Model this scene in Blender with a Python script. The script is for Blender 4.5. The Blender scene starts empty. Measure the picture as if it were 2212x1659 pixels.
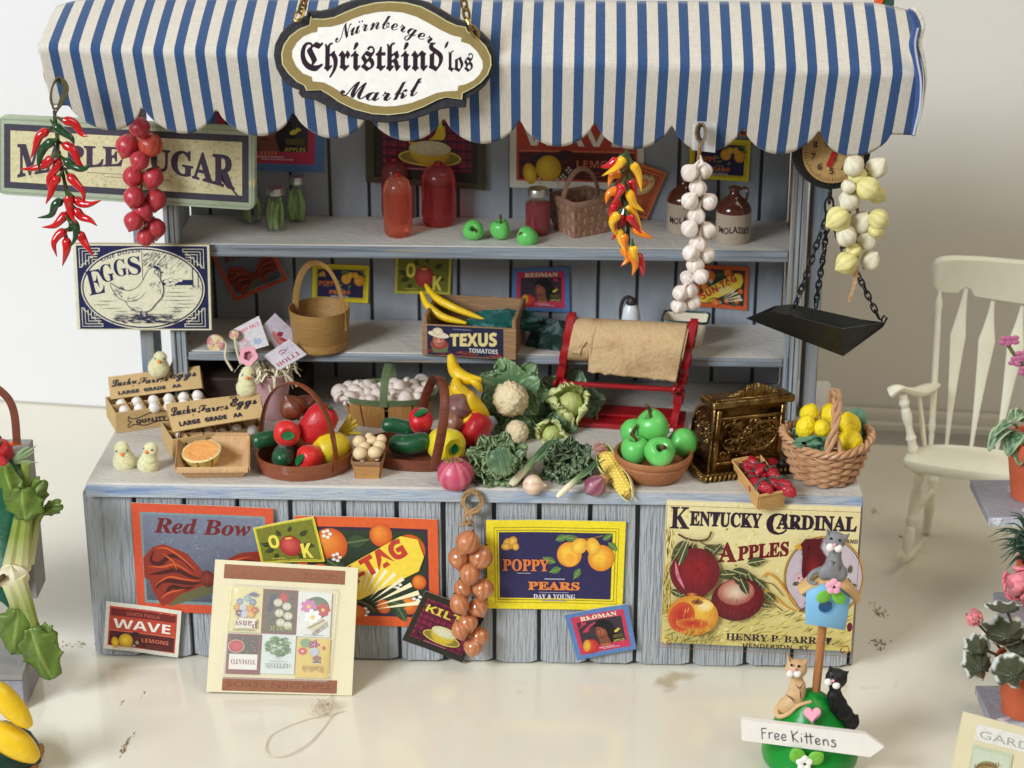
import bpy,bmesh,math,random
import numpy as np
from mathutils import Vector as V,Matrix,Euler,noise
R=math.radians
S=bpy.context.scene
COL=S.collection
# ---------------------------------------------------------------- camera (1 unit = 1 dm; the stall is a doll's-house miniature)
S.unit_settings.system='METRIC'
S.unit_settings.scale_length=0.1
FX,FY,FF=1106.0,829.5,4500.0
PITCH=R(21.5)
CAM=V((0,-7.585,4.24))
cd=bpy.data.cameras.new('camera')
cam=bpy.data.objects.new('camera',cd)
COL.objects.link(cam)
cam.location=CAM
cam.rotation_euler=(R(90) -PITCH,0,0)
cd.sensor_width=36
cd.lens=36*FF/2212
cd.clip_start=0.05
cd.clip_end=200
cd.dof.use_dof=True
cd.dof.focus_distance=8.15
cd.dof.aperture_fstop=1.7
S.camera=cam
# ---------------------------------------------------------------- light: one big cool window front left, soft warm room light
W=bpy.data.worlds.new('World')
S.world=W
W.use_nodes=True
bg=W.node_tree.nodes['Background']
bg.inputs[0].default_value=(1.0,0.91,0.78,1)
bg.inputs[1].default_value=0.26
def area(name,loc,target,size,power,col,sy=None):
 l=bpy.data.lights.new(name,'AREA')
 l.energy=power
 l.color=col
 l.size=size
 if sy:
  l.shape='RECTANGLE'
  l.size_y=sy
 o=bpy.data.objects.new(name,l)
 COL.objects.link(o)
 o.location=loc
 o.rotation_euler=(V(target) -V(loc)).to_track_quat('-Z','Y').to_euler()
 return o
area('window_light',(-10.5,-10.5,9.6),(0,0.4,1.2),6.0,3080,(0.86,0.93,1.0))
area('room_light',(7.5,-5.0,13.0),(0.5,0.8,0.5),8.0,640,(1.0,0.93,0.82))
S.view_settings.view_transform='Standard'
S.view_settings.look='None'
S.view_settings.exposure=0.0
S.view_settings.gamma=1.0
# ---------------------------------------------------------------- finding places: the line of sight through a point of the picture meets a plane of the scene
CP,SP=math.cos(PITCH),math.sin(PITCH)
def ray(X,Y):
 return V((0,CP,-SP))*FF+V((1,0,0))*(X -FX)+V((0,SP,CP))*(FY -Y)
YAW=R(2.0)
NY=V((math.sin(YAW),math.cos(YAW),0))
XA=V((math.cos(YAW),-math.sin(YAW),0))
ZA=V((0,0,1))
def P(X,Y,d,a=None):
 """point on the upright plane d behind the front of the counter (a: own turn in degrees about the vertical)"""
 n=NY
 r=ray(X,Y)
 t=(d -n.dot(CAM))/n.dot(r)
 return CAM+r*t
def G(X,Y,z):
 r=ray(X,Y)
 return CAM+r*((z -CAM.z)/r.z)
def upx(p):
 """size in scene units of one picture point at p"""
 return (p -CAM).dot(V((0,CP,-SP)))/FF
def lin(c):
 o=[]
 for x in c[:3]:
  x=x/255.0
  o.append(x/12.92 if x<=0.04045 else ((x+0.055)/1.055)**2.4)
 return (o[0],o[1],o[2],1.0)
def rnd(a,b,r=random):
 return r.uniform(a,b)
def hsh(*a):
 return noise.noise(V((a[0]*1.37+5.1,(a[1] if len(a)>1 else 0)*1.91+9.7,(a[2] if len(a)>2 else 0)*1.13+3.3)))
# ---------------------------------------------------------------- procedural materials
MATS={}
def mat(key,col=(200,200,200),rough=0.55,var=0.12,vs=8.0,bump=0.15,bs=60.0,metal=0.0,spec=0.5,coat=0.0,sss=0.0,
  trans=0.0,ior=1.45,alpha=1.0,attr=False,col2=None,mix=0.5,stretch=(1,1,1),sheen=0.0,speck=None,dist=0.02,det=6.0):
 if key in MATS:
  return MATS[key]
 m=bpy.data.materials.new(key)
 m.use_nodes=True
 nt=m.node_tree
 N,L=nt.nodes,nt.links
 b=N['Principled BSDF']
 tc=N.new('ShaderNodeTexCoord')
 mp=N.new('ShaderNodeMapping')
 mp.inputs['Scale'].default_value=stretch
 L.new(tc.outputs['Object'],mp.inputs[0])
 n1=N.new('ShaderNodeTexNoise')
 n1.inputs['Scale'].default_value=vs
 n1.inputs['Detail'].default_value=det
 n1.inputs['Roughness'].default_value=0.6
 L.new(mp.outputs[0],n1.inputs['Vector'])
 if attr:
  at=N.new('ShaderNodeAttribute')
  at.attribute_name='col'
  base=at.outputs['Color']
 else:
  rgb=N.new('ShaderNodeRGB')
  rgb.outputs[0].default_value=lin(col)
  base=rgb.outputs[0]
 if col2 is not None:
  rp=N.new('ShaderNodeValToRGB')
  rp.color_ramp.elements[0].position=max(0,mix -0.12)
  rp.color_ramp.elements[1].position=min(1,mix+0.12)
  L.new(n1.outputs['Fac'],rp.inputs[0])
  mx=N.new('ShaderNodeMix')
  mx.data_type='RGBA'
  L.new(rp.outputs[0],mx.inputs[0])
  L.new(base,mx.inputs[6])
  mx.inputs[7].default_value=lin(col2)
  base=mx.outputs[2]
 if speck is not None:
  n3=N.new('ShaderNodeTexNoise')
  n3.inputs['Scale'].default_value=speck[1]
  n3.inputs['Detail'].default_value=4
  L.new(mp.outputs[0],n3.inputs['Vector'])
  rp3=N.new('ShaderNodeValToRGB')
  rp3.color_ramp.elements[0].position=speck[2]
  rp3.color_ramp.elements[1].position=speck[2]+0.06
  L.new(n3.outputs['Fac'],rp3.inputs[0])
  mx3=N.new('ShaderNodeMix')
  mx3.data_type='RGBA'
  L.new(rp3.outputs[0],mx3.inputs[0])
  L.new(base,mx3.inputs[6])
  mx3.inputs[7].default_value=lin(speck[0])
  base=mx3.outputs[2]
 hv=N.new('ShaderNodeHueSaturation')
 mr=N.new('ShaderNodeMapRange')
 mr.inputs[1].default_value=0.3
 mr.inputs[2].default_value=0.7
 mr.inputs[3].default_value=1 -var
 mr.inputs[4].default_value=1+var
 L.new(n1.outputs['Fac'],mr.inputs[0])
 L.new(mr.outputs[0],hv.inputs['Value'])
 L.new(base,hv.inputs['Color'])
 L.new(hv.outputs[0],b.inputs['Base Color'])
 b.inputs['Roughness'].default_value=rough
 b.inputs['Metallic'].default_value=metal
 b.inputs['Specular IOR Level'].default_value=spec
 b.inputs['Coat Weight'].default_value=coat
 b.inputs['Coat Roughness'].default_value=0.12
 b.inputs['IOR'].default_value=ior
 b.inputs['Transmission Weight'].default_value=trans
 b.inputs['Alpha'].default_value=alpha
 if sss:
  b.inputs['Subsurface Weight'].default_value=sss
  b.inputs['Subsurface Radius'].default_value=(1,.5,.3)
  b.inputs['Subsurface Scale'].default_value=0.02
 if sheen:
  b.inputs['Sheen Weight'].default_value=sheen
  b.inputs['Sheen Roughness'].default_value=0.4
 if bump:
  n2=N.new('ShaderNodeTexNoise')
  n2.inputs['Scale'].default_value=bs
  n2.inputs['Detail'].default_value=4
  L.new(mp.outputs[0],n2.inputs['Vector'])
  bp=N.new('ShaderNodeBump')
  bp.inputs['Strength'].default_value=bump
  bp.inputs['Distance'].default_value=dist
  L.new(n2.outputs['Fac'],bp.inputs['Height'])
  L.new(bp.outputs[0],b.inputs['Normal'])
 MATS[key]=m
 return m
# ---------------------------------------------------------------- mesh builder
class MB:
 def __init__(s,M=None):
  s.v,s.f,s.c,s.m,s.s,s.uv=[],[],[],[],[],{}
  s.M=M
  s.hascol=False
 def add(s,vs,fs,col=None,m=0,sm=True,M=None,uv=None):
  n=len(s.v)
  MM=M if M is not None else s.M
  for p in vs:
   p=V(p)
   s.v.append(MM @ p if MM is not None else p)
  if col is None:
   s.c+=[(.5,.5,.5,1)]*len(vs)
  elif isinstance(col,list):
   s.c+=col
   s.hascol=True
  else:
   s.c+=[col]*len(vs)
   s.hascol=True
  if uv:
   for i,q in enumerate(uv):
    s.uv[n+i]=q
  for f in fs:
   s.f.append(tuple(i+n for i in f))
   s.m.append(m)
   s.s.append(sm)
  return s
 # ---- shapes
 def box(s,c,size,rot=None,col=None,m=0,bev=0.0,M=None):
  x,y,z=size[0]/2,size[1]/2,size[2]/2
  T=Matrix.Translation(V(c))
  if rot is not None:
   T=T @ (rot if isinstance(rot,Matrix) else Euler([R(a) for a in rot]).to_matrix().to_4x4())
  if M is not None:
   T=M @ T
  if s.M is not None:
   T=s.M @ T
  b=min(bev,x*.49,y*.49,z*.49)
  if b<=0:
   vs=[(sx*x,sy*y,sz*z) for sx in (-1,1) for sy in (-1,1) for sz in (-1,1)]
   fs=[(0,1,3,2),(4,6,7,5),(0,4,5,1),(2,3,7,6),(0,2,6,4),(1,5,7,3)]
   return s.add(vs,fs,col,m,False,T)
  vs,idx=[],{}
  for sx in (-1,1):
   for sy in (-1,1):
    for sz in (-1,1):
     for a in range(3):
      q=[sx*(x -b),sy*(y -b),sz*(z -b)]
      q[a]=(sx*x,sy*y,sz*z)[a]
      idx[(sx,sy,sz,a)]=len(vs)
      vs.append(tuple(q))
  fs=[]
  I=idx
  for sg in (-1,1):
   for a in range(3):
    o=[k for k in range(3) if k !=a]
    q=[]
    for u,w in ((-1,-1),(1,-1),(1,1),(-1,1)):
     k=[0,0,0]
     k[a],k[o[0]],k[o[1]]=sg,u,w
     q.append(I[(k[0],k[1],k[2],a)])
    if (sg>0)==(a==1):
     q.reverse()
    fs.append(tuple(q))
  for a in range(3):
   o=[k for k in range(3) if k !=a]
   for u in (-1,1):
    for w in (-1,1):
     k1,k2=[0,0,0],[0,0,0]
     k1[a],k2[a]=-1,1
     for k in (k1,k2):
      k[o[0]],k[o[1]]=u,w
     q=[I[(*k1,o[0])],I[(*k2,o[0])],I[(*k2,o[1])],I[(*k1,o[1])]]
     fs.append(tuple(q))
  for sx in (-1,1):
   for sy in (-1,1):
    for sz in (-1,1):
     fs.append((I[(sx,sy,sz,0)],I[(sx,sy,sz,1)],I[(sx,sy,sz,2)]))
  return s.add(vs,fs,col,m,False,T)
 def tube(s,pts,r,seg=8,caps=True,closed=False,col=None,m=0,M=None,flat=None,up=None,sm=True):
  pts=[V(p) for p in pts]
  n=len(pts)
  rr=r if callable(r) else (lambda t: r) if not isinstance(r,(list,tuple)) else None
  if rr is None:
   L=list(r)
   def rr(t):
    x=t*(len(L) -1)
    i=min(int(x),len(L) -2)
    return L[i]+(L[i+1] -L[i])*(x -i)
  vs,fs,cs=[],[],[]
  prev=None
  for i,p in enumerate(pts):
   a=pts[(i+1) % n] if (closed or i<n -1) else p
   b=pts[i -1] if (closed or i>0) else p
   t=(a -b)
   t=t.normalized() if t.length>1e-9 else V((0,0,1))
   if prev is None:
    u=V(up) if up is not None else (V((0,0,1)) if abs(t.z)<0.9 else V((0,1,0)))
   else:
    u=prev
   u=(u -t*u.dot(t))
   u=u.normalized() if u.length>1e-9 else t.orthogonal().normalized()
   prev=u
   w=t.cross(u)
   tt=i/max(1,(n if closed else n -1))
   ra=rr(tt)
   fa,fb=flat if flat else (1,1)
   for k in range(seg):
    an=2*math.pi*k/seg
    vs.append(p+u*(math.cos(an)*ra*fa)+w*(math.sin(an)*ra*fb))
   if col is not None:
    c=col(tt) if callable(col) else col
    cs+=[c]*seg
  for i in range(n if closed else n -1):
   j=(i+1) % n
   for k in range(seg):
    k2=(k+1) % seg
    fs.append((i*seg+k,i*seg+k2,j*seg+k2,j*seg+k))
  if caps and not closed:
   fs.append(tuple(range(seg -1,-1,-1)))
   fs.append(tuple(range((n -1)*seg,n*seg)))
  return s.add(vs,fs,cs if col is not None else None,m,sm,M)
 def lathe(s,prof,seg=24,M=None,col=None,m=0,fn=None,sm=True):
  """prof: (r, z) bottom to top; fn(ang, t) -> factor on r"""
  vs,fs,cs=[],[],[]
  n=len(prof)
  for i,(r,z) in enumerate(prof):
   t=i/(n -1)
   for k in range(seg):
    a=2*math.pi*k/seg
    f=fn(a,t) if fn else 1
    vs.append((r*f*math.cos(a),r*f*math.sin(a),z))
   if col is not None:
    if callable(col):
     cs+=[col(2*math.pi*k/seg,t) for k in range(seg)]
    else:
     cs+=[col]*seg
  for i in range(n -1):
   for k in range(seg):
    k2=(k+1) % seg
    fs.append((i*seg+k,i*seg+k2,(i+1)*seg+k2,(i+1)*seg+k))
  if prof[0][0]>1e-6:
   fs.append(tuple(range(seg -1,-1,-1)))
  if prof[-1][0]>1e-6:
   fs.append(tuple(range((n -1)*seg,n*seg)))
  return s.add(vs,fs,cs if col is not None else None,m,sm,M)
 def ball(s,c,r,M=None,nu=14,nv=9,col=None,m=0,fn=None):
  """ellipsoid; r number or (rx,ry,rz); fn(dir)->factor"""
  if not isinstance(r,(tuple,list)):
   r=(r,r,r)
  vs,fs,cs=[],[],[]
  for j in range(nv+1):
   ph=math.pi*j/nv
   for k in range(nu):
    a=2*math.pi*k/nu
    d=V((math.sin(ph)*math.cos(a),math.sin(ph)*math.sin(a),-math.cos(ph)))
    f=fn(d) if fn else 1
    vs.append((c[0]+d.x*r[0]*f,c[1]+d.y*r[1]*f,c[2]+d.z*r[2]*f))
    if col is not None:
     cs.append(col(d) if callable(col) else col)
    if j in (0,nv):
     pass
  for j in range(nv):
   for k in range(nu):
    k2=(k+1) % nu
    fs.append((j*nu+k,j*nu+k2,(j+1)*nu+k2,(j+1)*nu+k))
  return s.add(vs,fs,cs if col is not None else None,m,True,M)
 def grid(s,fn,nu,nv,col=None,m=0,M=None,thick=0.0,sm=True,closeu=False,uvs=False):
  vs,cs,uv=[],[],[]
  for j in range(nv+1):
   for i in range(nu+1):
    u,w=i/nu,j/nv
    vs.append(V(fn(u,w)))
    uv.append((u,w))
    if col is not None:
     cs.append(col(u,w) if callable(col) else col)
  fs=[]
  for j in range(nv):
   for i in range(nu):
    a=j*(nu+1)+i
    fs.append((a,a+1,a+nu+2,a+nu+1))
  if thick:
   nrm=[V((0,0,0)) for _ in vs]
   for f in fs:
    q=(vs[f[1]] -vs[f[0]]).cross(vs[f[3]] -vs[f[0]])
    if q.length<1e-12:
     q=(vs[f[2]] -vs[f[1]]).cross(vs[f[3]] -vs[f[2]])
    for k in f:
     nrm[k]+=q
   n=len(vs)
   vs2=[v -(q.normalized() if q.length>1e-14 else V((0,0,1)))*thick for v,q in zip(vs,nrm)]
   f2=[tuple(k+n for k in reversed(f)) for f in fs]
   W1=nu+1
   e=[]
   for i in range(nu):
    e.append((i+1,i,i+n,i+1+n))
    a=nv*W1+i
    e.append((a,a+1,a+1+n,a+n))
   for j in range(nv):
    a=j*W1
    e.append((a,a+W1,a+W1+n,a+n))
    a=j*W1+nu
    e.append((a+W1,a,a+n,a+W1+n))
   vs=vs+vs2
   fs=fs+f2+e
   if col is not None:
    cs=cs+cs
   uv=uv+uv
  return s.add(vs,fs,cs if col is not None else None,m,sm,M,uv if uvs else None)
 def prism(s,pts,z0,z1,M=None,col=None,m=0,sm=False,bev=0.0):
  """polygon pts (x,y), extruded z0..z1; bev shrinks the top edge a little"""
  n=len(pts)
  cx=sum(p[0] for p in pts)/n
  cy=sum(p[1] for p in pts)/n
  vs=[(p[0],p[1],z0) for p in pts]
  if bev:
   vs+=[(p[0],p[1],z1 -bev) for p in pts]
   out=[]
   for i in range(n):
    a,b,c=V(pts[i -1]).to_2d(),V(pts[i]).to_2d(),V(pts[(i+1) % n]).to_2d()
    e1=(b -a).normalized() if (b -a).length>1e-9 else V((1,0)).to_2d()
    e2=(c -b).normalized() if (c -b).length>1e-9 else e1
    nn=V((-(e1.y+e2.y),e1.x+e2.x)).to_2d()
    nn=nn.normalized() if nn.length>1e-6 else nn
    out.append(b+nn*bev)
   ar=sum(pts[i -1][0]*pts[i][1] -pts[i][0]*pts[i -1][1] for i in range(n))
   if ar<0:
    out=[V(pts[i]).to_2d()*2 -out[i] for i in range(n)]
   vs+=[(p.x,p.y,z1) for p in out]
   L=3
  else:
   vs+=[(p[0],p[1],z1) for p in pts]
   L=2
  fs=[tuple(range(n -1,-1,-1)),tuple(range((L -1)*n,L*n))]
  for l in range(L -1):
   for i in range(n):
    j=(i+1) % n
    fs.append((l*n+i,l*n+j,(l+1)*n+j,(l+1)*n+i))
  return s.add(vs,fs,col,m,sm,M)
 def build(s,name,mats,parent=None,origin=None,label=None,cat=None,group=None,kind=None,ang=40):
  me=bpy.data.meshes.new(name)
  if parent is not None:
   inv=parent['_M']
   inv=Matrix([inv[i*4:i*4+4] for i in range(4)]).inverted()
   vv=[inv @ p for p in s.v]
   loc=None
  else:
   if origin is None:
    xs=[p.x for p in s.v]
    ys=[p.y for p in s.v]
    zs=[p.z for p in s.v]
    origin=V(((min(xs)+max(xs))/2,(min(ys)+max(ys))/2,min(zs)))
   origin=V(origin)
   vv=[p -origin for p in s.v]
   loc=origin
  me.from_pydata([tuple(p) for p in vv],[],s.f)
  if not isinstance(mats,(list,tuple)):
   mats=[mats]
  for x in mats:
   me.materials.append(x if not isinstance(x,str) else MATS[x])
  me.polygons.foreach_set('material_index',s.m)
  me.polygons.foreach_set('use_smooth',s.s)
  if s.hascol:
   ca=me.color_attributes.new('col','FLOAT_COLOR','POINT')
   ca.data.foreach_set('color',[x for c in s.c for x in c])
  if s.uv:
   ul=me.uv_layers.new(name='uv')
   for l in me.loops:
    ul.data[l.index].uv=s.uv.get(l.vertex_index,(0,0))
  me.validate()
  bm=bmesh.new()
  bm.from_mesh(me)
  bmesh.ops.recalc_face_normals(bm,faces=bm.faces) if len(bm.faces)<30000 and ang else None
  bm.to_mesh(me)
  bm.free()
  if ang:
   me.set_sharp_from_angle(angle=R(ang))
  o=bpy.data.objects.new(name,me)
  COL.objects.link(o)
  if parent is not None:
   o.parent=parent
  else:
   o.location=loc
  # children of this part are built in the same frame
  if parent is not None:
   o['_M']=list(parent['_M'])
  else:
   o['_M']=[x for row in Matrix.Translation(loc) for x in row]
  tag(o,label,cat,group,kind)
  return o
def tag(o,label=None,cat=None,group=None,kind=None):
 if label:
  o['label']=label
 if cat:
  o['category']=cat
 if group:
  o['group']=group
 if kind:
  o['kind']=kind
 return o
def thing(name,label,cat,loc=(0,0,0),rz=0.0,group=None):
 o=bpy.data.objects.new(name,None)
 o.empty_display_size=0.05
 COL.objects.link(o)
 o.location=V(loc)
 o.rotation_euler=(0,0,rz)
 MM=Matrix.Translation(V(loc)) @ Matrix.Rotation(rz,4,'Z')
 o['_M']=[x for row in MM for x in row]
 return tag(o,label,cat,group)
def dup(o,parent=None,loc=None,rot=None,label=None,scale=None,deep=True):
 c=o.copy()
 COL.objects.link(c)
 if parent is not None:
  c.parent=parent
 if loc is not None:
  c.location=V(loc)
 if rot is not None:
  c.rotation_euler=rot
 if scale is not None:
  c.scale=scale
 if label:
  c['label']=label
 if deep:
  for ch in [x for x in bpy.data.objects if x.parent is o]:
   dup(ch,c)
 return c
def TR(loc,rot=(0,0,0),sc=1.0):
 M=Matrix.Translation(V(loc)) @ Euler([R(a) for a in rot]).to_matrix().to_4x4()
 if isinstance(sc,(tuple,list)):
  return M @ Matrix.Diagonal((*sc,1))
 return M @ Matrix.Scale(sc,4)
def aim(loc,d,roll=0.0,sc=1.0):
 """frame at loc whose z axis points along d"""
 q=V(d).to_track_quat('Z','Y').to_matrix().to_4x4()
 return Matrix.Translation(V(loc)) @ q @ Matrix.Rotation(roll,4,'Z') @ Matrix.Scale(sc,4)
def spline(pts,n=6,closed=False):
 pts=[V(p) for p in pts]
 out=[]
 m=len(pts)
 rng=range(m) if closed else range(m -1)
 for i in rng:
  p1,p2=pts[i],pts[(i+1) % m]
  p0=pts[i -1] if (closed or i>0) else p1*2 -p2
  p3=pts[(i+2) % m] if (closed or i+2<m) else p2*2 -p1
  for k in range(n):
   t=k/n
   out.append(0.5*((2*p1)+(p2 -p0)*t+(2*p0 -5*p1+4*p2 -p3)*t*t+(3*p1 -p0 -3*p2+p3)*t**3))
 if not closed:
  out.append(pts[-1])
 return out
# ---------------------------------------------------------------- flat print: thin ink layers laid on a card
STY={'serif': 0x1D400,'bi': 0x1D468,'script': 0x1D4D0,'frak': 0x1D56C,'sans': None,'sansb': 0x1D5D4}
_TX={}
def glyphs(txt,style='sans',bold=0.0):
 k=(txt,style,bold)
 if k in _TX:
  return _TX[k]
 b=STY[style]
 s=''
 for c in txt:
  if b and 'A'<=c<='Z':
   s+=chr(b+ord(c) -65)
  elif b and 'a'<=c<='z':
   s+=chr(b+26+ord(c) -97)
  elif b and '0'<=c<='9' and style in ('serif','sansb'):
   s+=chr((0x1D7CE if style=='serif' else 0x1D7EC)+ord(c) -48)
  else:
   s+=c
 cu=bpy.data.curves.new('ink','FONT')
 cu.body=s
 cu.resolution_u=2
 cu.offset=bold
 o=bpy.data.objects.new('ink',cu)
 COL.objects.link(o)
 me=o.to_mesh()
 vs=[(v.co.x,v.co.y) for v in me.vertices]
 fs=[tuple(p.vertices) for p in me.polygons]
 o.to_mesh_clear()
 bpy.data.objects.remove(o)
 bpy.data.curves.remove(cu)
 _TX[k]=(vs,fs)
 return _TX[k]
class Print:
 """x to the right 0..w, y down 0..h in the card's own measure, mapped onto a four-cornered card TL,TR,BR,BL"""
 def __init__(s,q,w,h,mb=None,fn=None,lift=0.0015):
  s.q=[V(p) for p in q] if q else None
  s.w,s.h=w,h
  s.mb=mb or MB()
  s.z=lift
  s.fn=fn
  if q:
   s.n=(s.q[3] -s.q[0]).cross(s.q[1] -s.q[0]).normalized()
   if s.n.dot(CAM -s.q[0])<0:
    s.n=-s.n
 def at(s,x,y,z=None):
  z=s.z if z is None else z
  if s.fn:
   return s.fn(x,y,z)
  u,v=x/s.w,y/s.h
  a=s.q[0].lerp(s.q[1],u)
  b=s.q[3].lerp(s.q[2],u)
  return a.lerp(b,v)+s.n*z
 def put(s,pts,fs,col):
  if isinstance(col,list):
   cl=[lin(c) for c in col]
  else:
   cl=[lin(col)]*len(pts)
  s.mb.add([s.at(x,y) for x,y in pts],fs,cl,0,False)
  s.z+=0.00012
  return s
 def poly(s,pts,col):
  return s.put(pts,[tuple(range(len(pts)))],col)
 def rect(s,x0,y0,x1,y1,col,n=1):
  if n==1:
   return s.poly([(x0,y0),(x1,y0),(x1,y1),(x0,y1)],col)
  pts=[(x0+(x1 -x0)*i/n,y) for y in (y0,y1) for i in range(n+1)]
  return s.put(pts,[(i,i+1,i+n+2,i+n+1) for i in range(n)],col)
 def frame(s,x0,y0,x1,y1,t,col):
  s.put([(x0,y0),(x1,y0),(x1,y1),(x0,y1),(x0+t,y0+t),(x1 -t,y0+t),(x1 -t,y1 -t),(x0+t,y1 -t)],
              [(0,1,5,4),(1,2,6,5),(2,3,7,6),(3,0,4,7)],col)
  return s
 def ell(s,cx,cy,rx,ry,col,col2=None,rot=0,n=28,fn=None,hx=0,hy=0,arc=None):
  """filled ellipse, col2 = rim colour (printed shading), hx, hy move the light centre"""
  a0,a1=arc if arc else (0,360)
  ca,sa=math.cos(R(rot)),math.sin(R(rot))
  rings=(0.0,0.35,0.7,1.0) if col2 else (0.0,1.0)
  pts,cs,fs=[],[],[]
  for ri,q in enumerate(rings):
   for k in range(n):
    a=R(a0+(a1 -a0)*k/(n if not arc else n -1))
    f=fn(a) if fn else 1
    x=math.cos(a)*rx*q*f+hx*rx*(1 -q)
    y=math.sin(a)*ry*q*f+hy*ry*(1 -q)
    pts.append((cx+x*ca -y*sa,cy+x*sa+y*ca))
    cs.append(col if not col2 else tuple(col[i]+(col2[i] -col[i])*q**1.5 for i in range(3)))
  for ri in range(len(rings) -1):
   for k in range(n if not arc else n -1):
    k2=(k+1) % n
    fs.append((ri*n+k,ri*n+k2,(ri+1)*n+k2,(ri+1)*n+k))
  return s.put(pts,fs,cs)
 def ring(s,cx,cy,rx,ry,t,col,n=48,a0=0,a1=360):
  pts=[]
  for q in (0,1):
   for k in range(n+1):
    a=R(a0+(a1 -a0)*k/n)
    pts.append((cx+math.cos(a)*(rx -t*q),cy+math.sin(a)*(ry -t*q)))
  return s.put(pts,[(k,k+1,n+2+k,n+1+k) for k in range(n)],col)
 def line(s,pts,t,col,smooth=0,taper=False):
  if smooth:
   pts=[(p.x,p.y) for p in spline([(x,y,0) for x,y in pts],smooth)]
  n=len(pts)
  o=[]
  for sg in (1,-1):
   for i in range(n):
    a,b=pts[max(0,i -1)],pts[min(n -1,i+1)]
    dx,dy=b[0] -a[0],b[1] -a[1]
    L=math.hypot(dx,dy) or 1
    w=t(i/(n -1)) if callable(t) else t*((1 -abs(2*i/(n -1) -1)**2*.85) if taper else 1)
    o.append((pts[i][0] -dy/L*w/2*sg,pts[i][1]+dx/L*w/2*sg))
  return s.put(o,[(i,i+1,n+i+1,n+i) for i in range(n -1)],col)
 def text(s,txt,x,y,size,col,style='sans',width=None,bold=0.0,fn=None,align='l',rot=0,mirror=False,flip=False):
  """baseline at y; size = letter height in card units per em; width squeezes the line to a width"""
  vs,fs=glyphs(txt,style,bold)
  if not vs:
   return s
  x0=min(v[0] for v in vs)
  x1=max(v[0] for v in vs)
  k=(width/(x1 -x0)) if width else size
  W_=(x1 -x0)*k
  ox={'l': 0,'c': -W_/2,'r': -W_}[align]
  ca,sa=math.cos(R(rot)),math.sin(R(rot))
  pts=[]
  for a,b in vs:
   lx=ox+(a -x0)*k
   if mirror:
    lx=W_+2*ox -lx
   ly=-b*size
   if flip:
    ly=-ly
   if fn:
    lx,ly=fn(lx/W_ if align=='l' else lx/W_+.5,lx,ly)
   pts.append((x+lx*ca -ly*sa,y+lx*sa+ly*ca))
  return s.put(pts,fs,col)
 def leaf(s,x,y,L,w,rot,col,vein=None):
  ca,sa=math.cos(R(rot)),math.sin(R(rot))
  pts=[]
  for k in range(9):
   t=k/8
   pts.append((t*L,math.sin(math.pi*t**.8)*w/2))
  for k in range(7,0,-1):
   t=k/8
   pts.append((t*L,-math.sin(math.pi*t**.8)*w/2))
  pts=[(x+a*ca -b*sa,y+a*sa+b*ca) for a,b in pts]
  s.poly(pts,col)
  if vein:
   s.line([(x,y),(x+L*ca,y+L*sa)],w*.1,vein)
  return s
def planar(q):
 """slide the fourth corner along its line of sight into the plane of the other three"""
 q=[V(p) for p in q]
 n=(q[1] -q[0]).cross(q[2] -q[0])
 r=q[3] -CAM
 q[3]=CAM+r*(n.dot(q[0] -CAM)/n.dot(r))
 return q
def card(q,thick,mb,col,bulge=0.0,m=0):
 """a paper or board: four corners TL,TR,BR,BL with thickness behind the printed face"""
 q=[V(p) for p in q]
 n=(q[3] -q[0]).cross(q[1] -q[0]).normalized()
 if n.dot(CAM -q[0])<0:
  n=-n
 vs=q+[p -n*thick for p in q]
 fs=[(0,1,2,3),(7,6,5,4),(0,4,5,1),(1,5,6,2),(2,6,7,3),(3,7,4,0)]
 mb.add(vs,fs,lin(col),m,False)
 return mb
# ---------------------------------------------------------------- materials
mat('tabletop',(232,226,208),0.16,0.03,1.2,0.02,3,spec=0.5,coat=0.55,speck=((196,180,148),2.2,0.66))
mat('wall',(222,217,206),0.85,0.03,0.8,0.08,30)
mat('white_board',(232,230,228),0.6,0.02,1.0,0.02,20)
mat('base_trim',(205,200,184),0.5,0.04,2,0.03,10)
mat('counter_paint',(198,192,183),0.62,0.05,4,0.3,50,speck=((176,171,164),24,0.68),stretch=(0.6,1,1))
mat('edge_paint',(176,184,192),0.6,0.10,9,0.4,40,col2=(104,132,176),mix=0.60,stretch=(.35,1,2.5),speck=((90,86,80),40,0.70))
mat('plank_paint',(174,178,181),0.7,0.05,4,0.9,30,stretch=(3.2,3.2,0.20),speck=((140,150,162),16,0.60),dist=0.022)
mat('plank_back',(156,161,168),0.7,0.05,3,0.35,14,stretch=(1.4,1.4,0.35),speck=((162,168,176),6,0.60))
mat('stile_paint',(176,180,178),0.6,0.12,14,0.5,30,col2=(92,112,140),mix=0.56,stretch=(4,4,0.12),speck=((176,146,104),16,0.60))
mat('shelf_edge',(150,158,166),0.6,0.12,10,0.4,30,col2=(92,98,104),mix=0.58,stretch=(.12,4,5),speck=((150,134,108),16,0.64))
mat('dark_gap',(84,88,92),0.9,0.1,5,0)
mat('print',(255,255,255),0.62,0.10,60,0.06,90,attr=True,det=8)
mat('print_gloss',(255,255,255),0.34,0.06,40,0.04,50,attr=True)
mat('card_edge',(214,206,186),0.8,0.05,20,0.05,50)
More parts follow.
